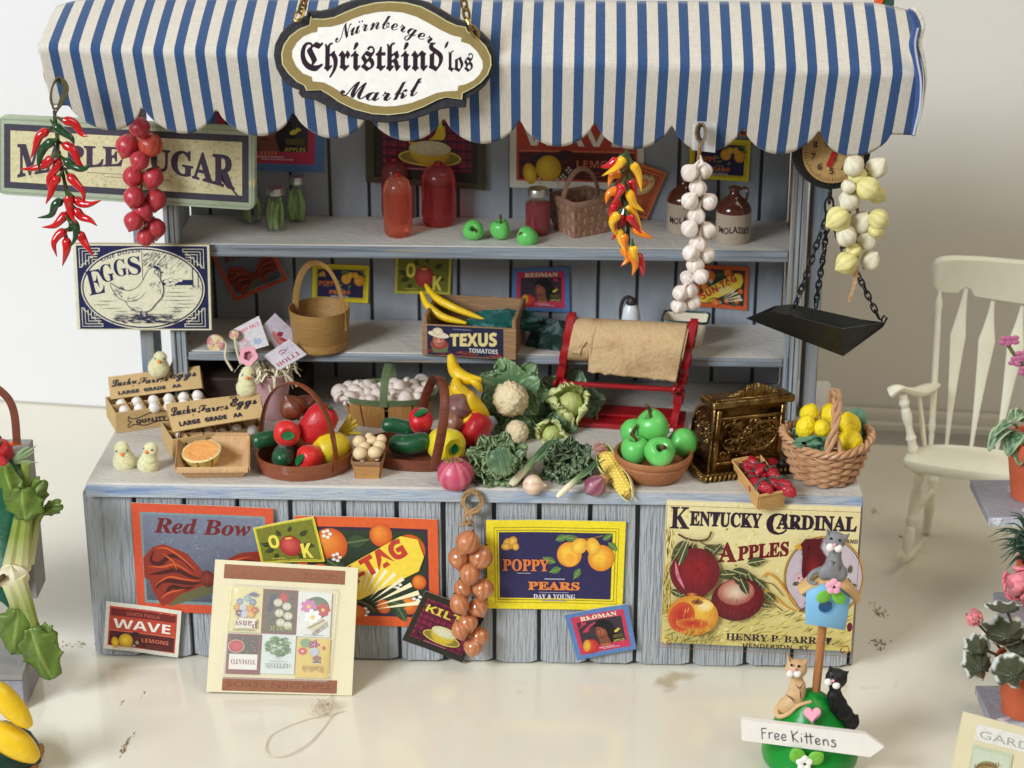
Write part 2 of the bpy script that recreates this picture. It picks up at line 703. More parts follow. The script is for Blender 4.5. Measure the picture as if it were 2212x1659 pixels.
# ---------------------------------------------------------------- table and walls
m=MB()
m.add([G(-400,2300,0),G(2700,2300,0),G(2178+500,1001,0),G(-900,815,0)],[(0,1,2,3)],m=0,sm=False)
tb=m.build('tabletop','tabletop',kind='structure',origin=(0,0,0))
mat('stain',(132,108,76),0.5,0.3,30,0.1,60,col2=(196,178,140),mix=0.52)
random.seed(4)
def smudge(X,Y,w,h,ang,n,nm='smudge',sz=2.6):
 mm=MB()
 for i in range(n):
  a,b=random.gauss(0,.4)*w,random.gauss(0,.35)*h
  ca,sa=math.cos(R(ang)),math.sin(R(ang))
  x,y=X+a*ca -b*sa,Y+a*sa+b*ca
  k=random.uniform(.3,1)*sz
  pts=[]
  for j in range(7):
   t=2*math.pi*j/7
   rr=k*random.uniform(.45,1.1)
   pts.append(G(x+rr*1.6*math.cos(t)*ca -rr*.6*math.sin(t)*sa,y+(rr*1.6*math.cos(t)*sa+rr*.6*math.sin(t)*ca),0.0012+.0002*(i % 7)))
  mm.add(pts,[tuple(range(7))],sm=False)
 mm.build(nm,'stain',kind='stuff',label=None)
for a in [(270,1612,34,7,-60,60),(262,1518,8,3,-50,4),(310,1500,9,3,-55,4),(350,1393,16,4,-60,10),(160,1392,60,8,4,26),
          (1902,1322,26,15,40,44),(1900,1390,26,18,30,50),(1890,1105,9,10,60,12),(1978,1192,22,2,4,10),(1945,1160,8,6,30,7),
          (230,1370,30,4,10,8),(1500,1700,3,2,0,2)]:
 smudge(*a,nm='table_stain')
# wall beyond the table, in two planes: sunlit board on the left, painted wall on the right
WL,WR=G(-200,849,0),G(2178,975,0)
wd=(WR -WL).normalized()
wn=V((-wd.y,wd.x,0))
m=MB()
a,b=WL -wd*6+wn*.22,WR+wd*8+wn*.22
m.add([a -ZA*2,b -ZA*2,b+ZA*9,a+ZA*9],[(0,1,2,3)],sm=False)
m.build('wall','wall',kind='structure')
m=MB()
p0,p1=G(-420,838,0.004),G(560,902,0.004)
e=(p1 -p0).normalized()
ne=V((-e.y,e.x,0))
m.box(((p0+p1)/2+ne*.02+ZA*2.2),((p1 -p0).length,.04,4.4),rot=Matrix.Rotation(math.atan2(e.y,e.x),4,'Z'),bev=.006)
m.build('foam_board','white_board',label='plain white upright board standing behind the left end of the stall',cat='board')
m=MB()
pr=[(0.0,.015),(-.03,.02),(-.03,.05),(-.01,.06),(-.01,.10),(0,.115),(.03,.12)]
c0=WL.lerp(WR,.45)+wn*.18
c1=WR+wd*8+wn*.18
vs=[]
for c in (c0,c1):
 for d,z in pr:
  vs.append(c+wn*d+ZA*z)
n=len(pr)
m.add(vs,[(i,i+1,n+i+1,n+i) for i in range(n -1)])
m.build('skirting','base_trim',kind='structure')
# ---------------------------------------------------------------- the stall
O0=V((-.15,0,0))
O0=O0 -NY*NY.dot(O0)
stall=thing('market_stall','grey blue weathered wooden market stall with striped awning','market stall',O0,-YAW)
RS=Matrix.Rotation(-YAW,4,'Z')
def SX(X,Y,d):
 return (P(X,Y,d) -O0).dot(XA)
def SZ(X,Y,d):
 return P(X,Y,d).z
def st(x,d,z):
 return O0+XA*x+NY*d+ZA*z
def sbox(mm,x0,x1,d0,d1,z0,z1,bev=0.004,**k):
 mm.box(st((x0+x1)/2,(d0+d1)/2,(z0+z1)/2),(x1 -x0,d1 -d0,z1 -z0),rot=RS,bev=bev,**k)
CT=0.80
cl,cr=SX(185,1060,0),SX(1864,1085,0)
# counter top, its front edge painted bluer
m=MB()
sbox(m,cl,cr,0.004,1.24,CT -.058,CT,bev=.008)
m.build('counter_top','counter_paint',stall)
m=MB()
sbox(m,cl+.001,cr -.001,-0.006,0.003,CT -.0575,CT -.009,bev=.003)
m.build('counter_edge','edge_paint',stall)
bl,br=SX(212,1420,.03),SX(1834,1455,.03)
m=MB()
sbox(m,bl+.01,br -.01,.045,1.2,.006,CT -.06,bev=0)
m.build('counter_core','dark_gap',stall)
pb=[212,317,422,533,644,756,867,964,1070,1166,1272,1372,1495,1610,1711,1834]
random.seed(7)
for i in range(len(pb) -1):
 x0=SX(pb[i],1430,.03)+(.004 if i else 0)
 x1=SX(pb[i+1],1430,.03) -.011
 mm=MB()
 zb=random.uniform(.003,.009)
 dd=random.uniform(-.004,.006)
 n=7
 pts=[(x0+random.uniform(0,.004),CT -.061),(x1 -random.uniform(0,.004),CT -.061)]
 for k in range(n):
  t=1 -k/(n -1)
  pts.append((x0+(x1 -x0)*t,zb+(0.012 if k in (0,n -1) else 0)+random.uniform(0,.003)))
 M=Matrix([(XA.x,ZA.x,-NY.x,0),(XA.y,ZA.y,-NY.y,0),(XA.z,ZA.z,-NY.z,0),(0,0,0,1)])
 M.translation=O0+NY*(.045)
 mm.prism(pts,0.0,.026+dd,M=M,bev=.003)
 mm.build('plank','plank_paint',stall)
for sgn,xx in ((-1,bl),(1,br)):
 for i in range(6):
  mm=MB()
  d0=.05+i*.19
  sbox(mm,xx -.014*(sgn<0) -0*.014,xx+.014*(sgn>0)+.001,d0,d0+.18,.005,CT -.062,bev=.003)
  mm.build('plank','plank_paint',stall)
# cabinet on the counter
DF,DB=.76,1.19
zu=(SZ(390,523,DF)+SZ(1700,546,DF))/2
zl=(SZ(405,750,DF)+SZ(1690,784,DF))/2
hl,hr=SX(368,700,DF),SX(1722,800,DF)
ZT=2.34
for x0,x1 in ((hl,hl+.028),(hr -.028,hr)):
 mm=MB()
 sbox(mm,x0,x1,DF+.01,DB,CT+.001,ZT)
 mm.build('side_panel','plank_back',stall)
for x0,x1 in ((hl -.002,hl+.068),(hr -.062,hr+.006)):
 mm=MB()
 w=(x1 -x0)/3
 for k in range(3):
  sbox(mm,x0+w*k+.0015,x0+w*(k+1) -.0015,DF -.012+(.006 if k==1 else 0),DF+.009,CT+.002,ZT,bev=.004)
 mm.build('stile','stile_paint',stall)
for nm,z,t in (('shelf',zu,.052),('shelf',zl,.040),('cabinet_top',ZT,.03)):
 mm=MB()
 sbox(mm,hl+.029,hr -.029,DF+.013,DB -.001,z -t,z,bev=.004)
 o=mm.build(nm,'counter_paint' if nm=='shelf' else 'plank_back',stall)
 mm=MB()
 sbox(mm,hl+.069,hr -.063,DF -.004,DF+.0125,z -t,z -.003,bev=.004)
 sbox(mm,hl+.069,hr -.063,DF -.008,DF -.0042,z -t+.006,z -t*.55,bev=.002)
 mm.build('shelf_edge','shelf_edge',stall)
gb=[396,467,556,640,722,805,907,992,1104,1189,1291,1375,1457,1541,1630,1706]
xs=[SX(g,700,DB) for g in gb]
xs[0],xs[-1]=hl+.03,hr -.03
mm=MB()
sbox(mm,hl+.03,hr -.03,DB+.016,DB+.03,CT+.002,ZT,bev=0)
mm.build('back_board','dark_gap',stall)
for z0,z1 in ((CT+.002,ZT -.031),):
 for i in range(len(xs) -1):
  mm=MB()
  sbox(mm,xs[i]+.007,xs[i+1] -.007,DB+random.uniform(-.002,.003),DB+.015,z0,z1,bev=.003)
  mm.build('plank','plank_back',stall)
# posts that carry the awning
PF=.79
mat('post_paint',(150,150,146),0.65,0.16,10,0.5,24,stretch=(3,3,.2),col2=(104,124,150),mix=.56)
for X0,X1,Y in ((302,332,720),(1737,1766,800)):
 x0,x1=SX(X0,Y,PF),SX(X1,Y,PF)
 mm=MB()
 sbox(mm,x0,x1,PF,PF+.15,CT+.001,2.44,bev=.005)
 mm.build('post','post_paint',stall)
# ---------------------------------------------------------------- awning
def fabric():
 m=bpy.data.materials.new('striped_cotton')
 m.use_nodes=True
 nt=m.node_tree
 N,L=nt.nodes,nt.links
 b=N['Principled BSDF']
 uv=N.new('ShaderNodeUVMap')
 uv.uv_map='uv'
 sp=N.new('ShaderNodeSeparateXYZ')
 L.new(uv.outputs[0],sp.inputs[0])
 def math_(op,a,bb=None):
  n=N.new('ShaderNodeMath')
  n.operation=op
  for i,q in enumerate((a,bb)):
   if q is None:
    continue
   if isinstance(q,(int,float)):
    n.inputs[i].default_value=q
   else:
    L.new(q,n.inputs[i])
  return n.outputs[0]
 nz=N.new('ShaderNodeTexNoise')
 nz.inputs['Scale'].default_value=400
 nz.inputs['Detail'].default_value=2
 L.new(uv.outputs[0],nz.inputs[0])
 jit=math_('MULTIPLY',math_('SUBTRACT',nz.outputs['Fac'],.5),.05)
 f=math_('FRACT',math_('ADD',math_('DIVIDE',math_('SUBTRACT',sp.outputs[0],.0115),.0239),jit))
 st_=math_('LESS_THAN',f,.46)
 mx=N.new('ShaderNodeMix')
 mx.data_type='RGBA'
 L.new(st_,mx.inputs[0])
 mx.inputs[6].default_value=lin((208,200,186))
 mx.inputs[7].default_value=lin((52,80,122))
 # threads: warp and weft
 mp=N.new('ShaderNodeMapping')
 mp.inputs['Scale'].default_value=(900,14,1)
 L.new(uv.outputs[0],mp.inputs[0])
 t1=N.new('ShaderNodeTexNoise')
 t1.inputs['Scale'].default_value=1
 t1.inputs['Detail'].default_value=2
 L.new(mp.outputs[0],t1.inputs[0])
 mp2=N.new('ShaderNodeMapping')
 mp2.inputs['Scale'].default_value=(60,150,1)
 L.new(uv.outputs[0],mp2.inputs[0])
 t2=N.new('ShaderNodeTexNoise')
 t2.inputs['Scale'].default_value=1
 t2.inputs['Detail'].default_value=2
 L.new(mp2.outputs[0],t2.inputs[0])
 mp3=N.new('ShaderNodeMapping')
 mp3.inputs['Scale'].default_value=(9,2,1)
 L.new(uv.outputs[0],mp3.inputs[0])
 t3=N.new('ShaderNodeTexNoise')
 t3.inputs['Scale'].default_value=1
 t3.inputs['Detail'].default_value=5
 L.new(mp3.outputs[0],t3.inputs[0])
 th=math_('ADD',math_('ADD',math_('MULTIPLY',t1.outputs['Fac'],.40),math_('MULTIPLY',t2.outputs['Fac'],.34)),math_('MULTIPLY',t3.outputs['Fac'],.16))
 hv=N.new('ShaderNodeHueSaturation')
 L.new(math_('ADD',th,.55),hv.inputs['Value'])
 L.new(mx.outputs[2],hv.inputs['Color'])
 L.new(hv.outputs[0],b.inputs['Base Color'])
 bp=N.new('ShaderNodeBump')
 bp.inputs['Strength'].default_value=.5
 bp.inputs['Distance'].default_value=.006
 L.new(th,bp.inputs['Height'])
 L.new(bp.outputs[0],b.inputs['Normal'])
 b.inputs['Roughness'].default_value=.9
 b.inputs['Specular IOR Level'].default_value=.15
 b.inputs['Sheen Weight'].default_value=.2
 MATS['fabric']=m
fabric()
cusp=[145,308,468,635,795,959,1124,1287,1454,1608,1773,1932]
D_T,D_F,D_B=.40,.07,.19
AL=SX(84,110,D_F)
AR=SX(1991,157,D_F)
zf=zf0=(SZ(500,112,D_F)+SZ(1700,148,D_F))/2
zt=SZ(1600,6,D_T)
zb0=(SZ(468,234,D_B)+SZ(1608,270,D_B))/2
cu=[(SX(c,236+(c -145)*.03,D_B) -AL)/(AR -AL) for c in cusp]
LOBE=54*upx(P(1106,280,D_B))/math.cos(PITCH)
TF_=SZ(1990,157,D_F) -SZ(85,100,D_F)
TB_=(SZ(1773,279,D_B) -SZ(468,234,D_B))*1.44
def edge_drop(u):
 if u<=cu[0] or u>=cu[-1]:
  return 0.0
 for i in range(len(cu) -1):
  if cu[i]<=u<=cu[i+1]:
   t=(u -cu[i])/(cu[i+1] -cu[i])
   s=math.sin(math.pi*t)
   return LOBE*(max(0,(s -.09)/.91)**.62)
 return 0.0
def aw(u,v):
 zf=zf0+TF_*(u -.5)
 x=AL+(AR -AL)*u
 e=max(0,abs(u -.5) -.44)/.06
 wob=.0022*math.sin(u*37)+.003*math.sin(u*13+2)
 if v<.40:
  t=v/.40
  d=D_T+(D_F -D_T)*(t+.04*math.sin(math.pi*t))
  z=zt+(zf -zt)*t**1.08 -.035*e**2*(1 -t)+.004*math.sin(u*40)*t
 else:
  t=(v -.40)/.60
  zb=zb0+TB_*(u -.5) -edge_drop(u)
  z=zf+(zb -zf)*t
  t=(zf -z)/(zf -zb0 -TB_*(u -.5)+LOBE)
  d=D_F+(D_B -D_F)*t**1.05 -.004*math.sin(math.pi*t)+wob*t
  x+=(.5 -u)*.035*t
 return st(x,d,z)
def skew(u):
 return u
mm=MB()
mm.grid(aw,440,34,uvs=True,thick=.006)
awn=mm.build('awning','fabric',stall,ang=0)
# ends and underside ribs
mat('cotton_plain',(222,214,200),.9,.06,30,.3,200)
for sgn,u in ((-1,0.0),(1,1.0)):
 mm=MB()
 xx=AL+.004 if sgn<0 else AR -.004
 def side(a,b,xx=xx,u=u):
  q=aw(u,a)
  dd=(q -O0).dot(NY)
  x=(q -O0).dot(XA)
  return st(x+sgn*(.0+.004*math.sin(a*20)),dd+(0.52 -dd)*b,q.z -b*.02)
 mm.grid(side,16,4,uvs=False,thick=.004)
 mm.build('awning_end','cotton_plain',stall,ang=0)
mm=MB()
sbox(mm,AL+.05,AR -.05,.40,.42,zt -.09,zt -.03)
sbox(mm,AL+.05,AL+.09,.1,1.2,zf -.06,zf -.03)
sbox(mm,AR -.09,AR -.05,.1,1.2,zf -.06,zf -.03)
mm.build('awning_frame','post_paint',stall)
# the folded, glued and taped right end
mat('clear_tape',(235,235,235),.12,.02,10,.3,30,trans=.0,alpha=.35,spec=.9)
mat('hem_blue',(44,78,140),.45,.12,20,.4,90,coat=.5)
mat('hem_white',(232,226,212),.7,.08,20,.4,90)
mm=MB()
hem=[(1962,22),(1972,34),(1980,60),(1972,95),(1980,130),(1986,175),(1982,230),(1972,292)]
hp=[P(x,y,.05+.002*i) for i,(x,y) in enumerate(hem)]
mm.tube(spline(hp,5),lambda t: .012+.010*math.sin(3.1*t),10,flat=(.7,1.1))
mm.build('hem_fold','hem_blue',stall)
mm=MB()
hp=[P(x+14 -abs(i -4)*.8,y -4,.06) for i,(x,y) in enumerate(hem)]
mm.tube(spline(hp,5),lambda t: .010+.006*math.sin(5*t),8,flat=(.7,1.1))
mm.build('hem_fold','hem_white',stall)
# clear glue drip catching the light
mm=MB()
hp=[P(x+3+2*math.sin(i*2.1),y,.03) for i,(x,y) in enumerate(hem[2:])]
mm.tube(spline(hp,5),.0045,6)
mat('glue',(240,242,246),.06,.02,10,0,spec=1.0,alpha=.5,coat=1.0)
mm.build('glue_line','glue',stall)
# two little painted birds/flowers on the roof ridge right: only their feet show
mm=MB()
mm.box(P(1898,3,.42),(.035,.02,.03),bev=.006)
mm.build('ribbon_end',mat('ribbon_orange',(232,96,40),.5),origin=None,label='small orange ribbon end on top of the awning at its right end',cat='ribbon')
mm=MB()
mm.box(P(1917,2,.43),(.05,.02,.04),bev=.006)
mm.build('leaf_scrap',mat('leaf_dark',(44,88,66),.6),label='dark green scrap lying beside the orange ribbon on the awning',cat='leaf')
# ---------------------------------------------------------------- printed labels
def dirt(p,n,x0,y0,x1,y1,cols,a=1.2,rs=None):
 r=random.Random(rs or 1)
 pts,fs,cs=[],[],[]
 for i in range(n):
  x,y=r.uniform(x0,x1),r.uniform(y0,y1)
  s_=r.uniform(.3,1)*a
  c=r.choice(cols)
  k=len(pts)
  for j in range(5):
   t=6.283*j/5
   pts.append((x+math.cos(t)*s_*r.uniform(.5,1),y+math.sin(t)*s_*r.uniform(.5,1)))
   cs.append(c)
  fs.append(tuple(range(k,k+5)))
 p.put(pts,fs,cs)
def strokes(p,n,x0,y0,x1,y1,L,w,ang,cols,rs=1,jit=15):
 r=random.Random(rs)
 pts,fs,cs=[],[],[]
 for i in range(n):
  x,y=r.uniform(x0,x1),r.uniform(y0,y1)
  a=R(ang+r.uniform(-jit,jit))
  l=L*r.uniform(.4,1)
  ww=w*r.uniform(.5,1)
  c=r.choice(cols)
  k=len(pts)
  dx,dy=math.cos(a)*l/2,math.sin(a)*l/2
  px,py=-math.sin(a)*ww/2,math.cos(a)*ww/2
  pts+=[(x -dx,y -dy),(x+px,y+py),(x+dx,y+dy),(x -px,y -py)]
  cs+=[c]*4
  fs.append((k,k+1,k+2,k+3))
 p.put(pts,fs,cs)
def pr_redbow(p):
 W_,H=p.w,p.h
 p.rect(0,0,W_,H,(214,84,52))
 p.rect(6,6,W_ -6,H -6,(120,150,152))
 p.rect(7.5,7.5,W_ -7.5,H -8,[(122,128,146),(122,128,146),(84,88,102),(84,88,102)])
 strokes(p,300,9,9,W_ -9,H -9,3,.5,0,[(170,174,192),(130,134,152),(98,104,128)],5,90)
 p.text('Red Bow',15,20,15,(112,34,36),'bi',width=69,bold=.012)
 sh=(104,100,66)
 p.poly([(16,34),(46,46),(60,60),(24,72),(12,62)],sh)
 dk,rd,orr=(74,26,26),(146,50,34),(206,92,48)
 p.poly([(p_x,p_y) for p_x,p_y in ((6.5,38),(14,30),(22,28),(38,34),(47,44),(50,50),(48,56),(40,60),(32,63),(24,70),(18,72),(12,62),(10,54),(6.5,52))],rd)
 p.poly([(x,y) for x,y in ((55,48),(64,38),(76,32),(90,30),(93.5,34),(93.5,56),(84,58),(74,56),(64,66),(60,70),(58,60),(54,54))],rd)
 for pts in (((14,33),(12,40),(18,42),(26,36),(34,38),(42,46)),((10,50),(20,48),(30,46),(40,50),(47,51)),((14,60),(20,54),(30,54),(40,55),(47,54)),
    ((20,64),(26,58),(34,59),(42,57)),((58,50),(66,42),(76,38),(90,38)),((58,53),(70,46),(82,46),(92,50)),((60,58),(70,54),(82,54))):
  p.line(pts,3.2,dk,5,True)
 for pts in (((15,31),(24,31),(34,37),(44,46)),((9,44),(20,44),(30,42),(42,49)),((14,57),(24,51),(34,52),(46,53)),((17,67),(24,62),(36,59)),
    ((60,46),(70,38),(84,34)),((60,52),(72,43),(90,43)),((62,62),(70,57),(80,56)),((20,34),(28,40),(30,46))):
  p.line(pts,1.5,orr,5,True)
 p.ell(51.5,51,4.6,6,(176,76,58),(104,38,32))
 for k in range(4):
  p.line([(49+k*1.6,46),(50+k*1.1,56)],.5,dk)
 for k in range(4):
  p.line([(62,66+2*k),(88 -k,66+2*k)],.5,(70,72,84))
def pr_ok(p):
 W_,H=p.w,p.h
 p.rect(0,0,W_,H,(226,214,70))
 p.frame(2.5,2.5,W_ -2.5,H -2.5,.5,(120,116,30))
 p.rect(4,4,W_ -4,H -4,(122,124,40))
 dirt(p,260,6,6,W_ -6,H -10,[(104,104,34),(146,146,54),(90,96,36)],1.4,2)
 for a in ((24,42,20,10,200),(26,48,18,9,160),(70,30,18,8,-30),(74,44,18,9,20),(40,26,14,7,250),(60,60,16,8,40),(30,58,12,7,130),(54,20,12,6,-60)):
  p.leaf(a[0],a[1],a[2],a[3],a[4],(52,56,26),(96,100,44))
 p.ell(52,45,17,19,(214,92,84),(160,40,42),hx=-.2,hy=-.2)
 p.ell(52,31,6,2,(226,190,80))
 p.text('O',19,46,34,(238,222,90),'sansb',width=17,bold=.02)
 p.text('K',68,68,34,(238,222,90),'sansb',width=17,bold=.02)
 for k,(a,b) in enumerate(((26,44),(47,60),(62,90))):
  p.rect(a,70.5,b,72,(206,198,80))
 p.rect(18,66,40,67.5,(206,198,80))
def pr_suntag(p):
 W_,H=p.w,p.h
 p.rect(0,0,W_,H,(222,96,44))
 p.rect(7,7,W_ -7,H -7,(56,36,62))
 p.rect(9,9,W_ -9,H -9,(44,58,40))
 for x,y,r_ in ((24,20,12),(80,22,15),(16,40,10),(86,44,12),(78,60,12),(30,64,13),(60,62,10),(88,66,9),(10,60,8),(60,12,8)):
  r_=min(r_,W_ -9 -x,x -9 if x>14 else r_,H -9 -y)
  if r_>3:
   p.ell(x,y,r_,r_,(240,150,60),(206,84,26),hx=-.3,hy=-.3)
 for a in ((20,30,18,10,30),(36,18,16,9,-10),(62,58,16,9,10),(70,62,12,8,60),(14,52,14,8,70)):
  p.leaf(*a,(58,78,50),(110,124,84))
 for x,y in ((22,12),(70,46),(46,66),(84,54),(28,28)):
  for k in range(5):
   p.ell(x+2.4*math.cos(k*1.257),y+2.4*math.sin(k*1.257),1.5,1.1,(240,238,226),n=8)
 # the slanted banner with sun rays
 ban=[(9,62),(14,46),(74,12),(86,14),(90,26),(86,36),(24,H -9),(9,H -9)]
 ban=[(x,min(y,H -9)) for x,y in ban]
 p.poly(ban,(246,214,70))
 o=(40,66)
 for k in range(9):
  a=R(-78+k*8.5)
  c,s_=math.cos(a),math.sin(a)
  r0,r1=14,30+k*2.6
  p.poly([(o[0]+r0*c,o[1]+r0*s_),(o[0]+r1*math.cos(a -.035),o[1]+r1*math.sin(a -.035)),(o[0]+r1*math.cos(a+.035),o[1]+r1*math.sin(a+.035))],(252,240,196))
 p.ring(38,68,17,11,2.2,(96,78,56),a0=190,a1=345)
 p.ell(38,66,9,5.5,(240,150,60),(214,96,34))
 p.text('SUN-TAG',13,62,17,(196,62,44),'sansb',width=76,rot=-30,bold=.03)
def pr_wave(p,edge=(226,220,204)):
 W_,H=p.w,p.h
 p.rect(0,0,W_,H,edge)
 p.rect(5,5,W_ -5,H -5,(190,70,50))
 p.rect(7,7.5,W_ -7,17.5,(112,34,30))
 p.text('SANTA PAULA',28,15.2,6.5,(176,92,72),'sansb',width=44)
 p.text('WAVE',11,33.5,17,(244,238,226),'sansb',width=76)
 p.rect(7,36.5,W_ -7,37.5,(216,120,96))
 p.rect(7,38,W_ -7,H -6.5,(86,34,30))
 dirt(p,70,8,39,50,H -8,[(60,30,34),(104,52,36),(46,26,40)],2,3)
 p.leaf(16,50,16,8,-50,(52,34,52))
 p.leaf(34,42,14,7,-20,(60,36,40))
 p.ell(15,53,5,7.5,(240,206,56),(196,140,30),rot=-15)
 p.ell(29,49,9.5,9,(244,212,62),(202,148,34),hx=-.2,hy=-.2)
 for x,y in ((40,55),(44,50),(36,58),(22,58)):
  for k in range(4):
   p.ell(x+1.6*math.cos(k*1.57),y+1.6*math.sin(k*1.57),1.1,.8,(206,196,170),n=7)
 p.text('LEMONS',50,48,7,(220,120,92),'sansb',width=36)
 for k in range(3):
  p.rect(56,51+2.6*k,80,52+2.6*k,(128,66,54))
def pr_poppy(p):
 W_,H=p.w,p.h
 p.rect(0,0,W_,H,(242,220,40))
 p.frame(5.5,5,W_ -4.5,H -4.5,.5,(150,132,30))
 p.frame(7.5,7,W_ -6.5,H -6.5,.5,(120,104,30))
 p.rect(9,8.5,W_ -9,H -8,(44,38,82))
 dirt(p,120,10,10,W_ -10,H -9,[(50,44,92),(38,32,70)],1.4,7)
 for a in ((16,17,4,4.2,0),(19,15,3.2,3.6,40),(14,19,3.4,2.6,0),(21,19,2.6,2.8,0)):
  p.ell(*a[:4],(240,196,90),(190,130,44),rot=a[4])
 for a in ((56,12,12,5,5),(50,14,10,5,-20),(88,15,9,5,40),(84,13,8,4,-30),(50,30,10,5,200),(54,34,9,5,160),(68,34,9,5,120)):
  p.leaf(*a,(88,124,64),(140,170,90))
 p.line([(60,11),(68,13),(76,12),(84,10)],.9,(132,104,66),4)
 pear=lambda a: 1+.0*a
 p.ell(60,24,9,9,(250,206,70),(224,140,40),hx=-.3,hy=-.2)
 p.ell(67,18,6.5,5.5,(248,210,80),(226,158,50),rot=-35,hx=-.2)
 p.ell(83,26,9.5,9.5,(250,206,66),(220,130,36),hx=-.3,hy=-.2)
 p.ell(77,18,5,6.5,(248,208,76),(228,156,48),rot=-20)
 p.ell(61,27,5,5,(240,160,56),(246,190,64))
 p.text('POPPY',11.5,36,11.5,(222,124,62),'serif',width=34,bold=.02)
 p.rect(22,37.5,32,38.2,(150,140,160))
 p.rect(42,41.3,57,42.2,(170,164,180))
 p.text('PEARS',30,49.5,8,(226,132,66),'serif',width=38,bold=.03)
 p.rect(38,51.2,60,51.8,(150,146,170))
 p.text('DAY & YOUNG',34,56,4.6,(226,222,232),'serif',width=31,bold=.01)
 p.rect(40,57.0,58,57.6,(150,146,170))
def pr_kilt(p,title=True):
 W_,H=p.w,p.h
 p.rect(0,0,W_,H,(44,40,30))
 x0,y0,x1,y1=9,9,W_ -6,H -9
 p.rect(x0,y0,x1,y1,(160,46,74))
 nx=9
 for i in range(nx):
  x=x0+(x1 -x0)*(i+.5)/nx
  p.rect(x -1.5,y0,x+1.5,y1,(104,30,58))
  p.rect(x+3.4,y0,x+4.0,y1,(46,18,36))
 for i in range(7):
  y=y0+(y1 -y0)*(i+.5)/7
  p.rect(x0,y -1.4,x1,y+1.4,(96,28,54))
  p.rect(x0,y -.3,x1,y+.4,(40,16,32))
  p.rect(x0,y+3.2,x1,y+3.7,(60,22,44))
 if title:
  p.text('KILT',13,26,15,(226,214,76),'sansb',width=58)
 p.ell(54,54,30,8.5,(176,160,62),(120,108,44))
 p.ring(54,54,30,8.5,1.6,(222,206,84))
 p.ell(54,45,20,17,(236,212,62),(200,172,50),arc=(0,180))
 p.ell(54,45,20,7.5,(232,230,196),(214,206,150))
 dirt(p,90,38,40,70,50,[(246,244,220),(206,200,160)],.9,9)
 p.rect(30,65,66,66,(190,120,140))
def pr_redman(p):
 W_,H=p.w,p.h
 p.rect(0,0,W_,H,(92,128,182))
 dirt(p,90,1,1,W_ -1,H -1,[(108,146,198),(76,108,162)],1.3,4)
 p.rect(8,7,W_ -8,H -7,(200,58,88))
 p.rect(15,17,W_ -14,H -18,(62,50,60))
 p.text('REDMAN',22,15.5,9.5,(240,232,196),'serif',width=58,bold=.015)
 # a plain profile portrait: long dark hair, brown face, bare collar
 p.poly([(40,26),(48,19),(58,18),(68,24),(73,36),(76,52),(74,H -18),(60,H -18),(56,50),(42,44)],(28,22,24))
 p.ell(50,38,9.5,13,(176,104,74),(120,62,46),hx=-.2)
 p.poly([(43,44),(58,46),(62,H -18),(44,H -18)],(134,74,54))
 p.line([(44,34),(49,33)],1.2,(60,34,30))
 p.line([(52,33),(57,34)],1.2,(60,34,30))
 p.line([(49,35),(48,42),(51,43)],.9,(88,46,36))
 p.line([(45,47),(53,47)],1.3,(84,40,34))
 p.poly([(42,28),(50,22),(60,26),(60,46),(57,34),(46,29)],(28,22,24))
 p.ell(28,58,13,11.5,(214,74,52),(176,42,44),rot=-10)
 p.ell(22,56,6.5,10,(228,196,60),(216,120,52),rot=20)
 p.text('APPLES',66,57.5,5,(206,186,84),'sansb',width=18)
 p.rect(67,46,83,51.5,(96,84,44))
 p.ell(74,40,4,2.2,(226,206,74),rot=-25,n=9)
 p.ell(78,37.5,2.4,1.4,(226,206,74),rot=30,n=7)
 for k in range(5):
  p.rect(46+k*3,57.5,47+k*3,61,(206,170,70))
 p.rect(40,H -14,66,H -12.6,(232,170,180))
 p.rect(46,H -11.6,74,H -10.4,(232,170,180))
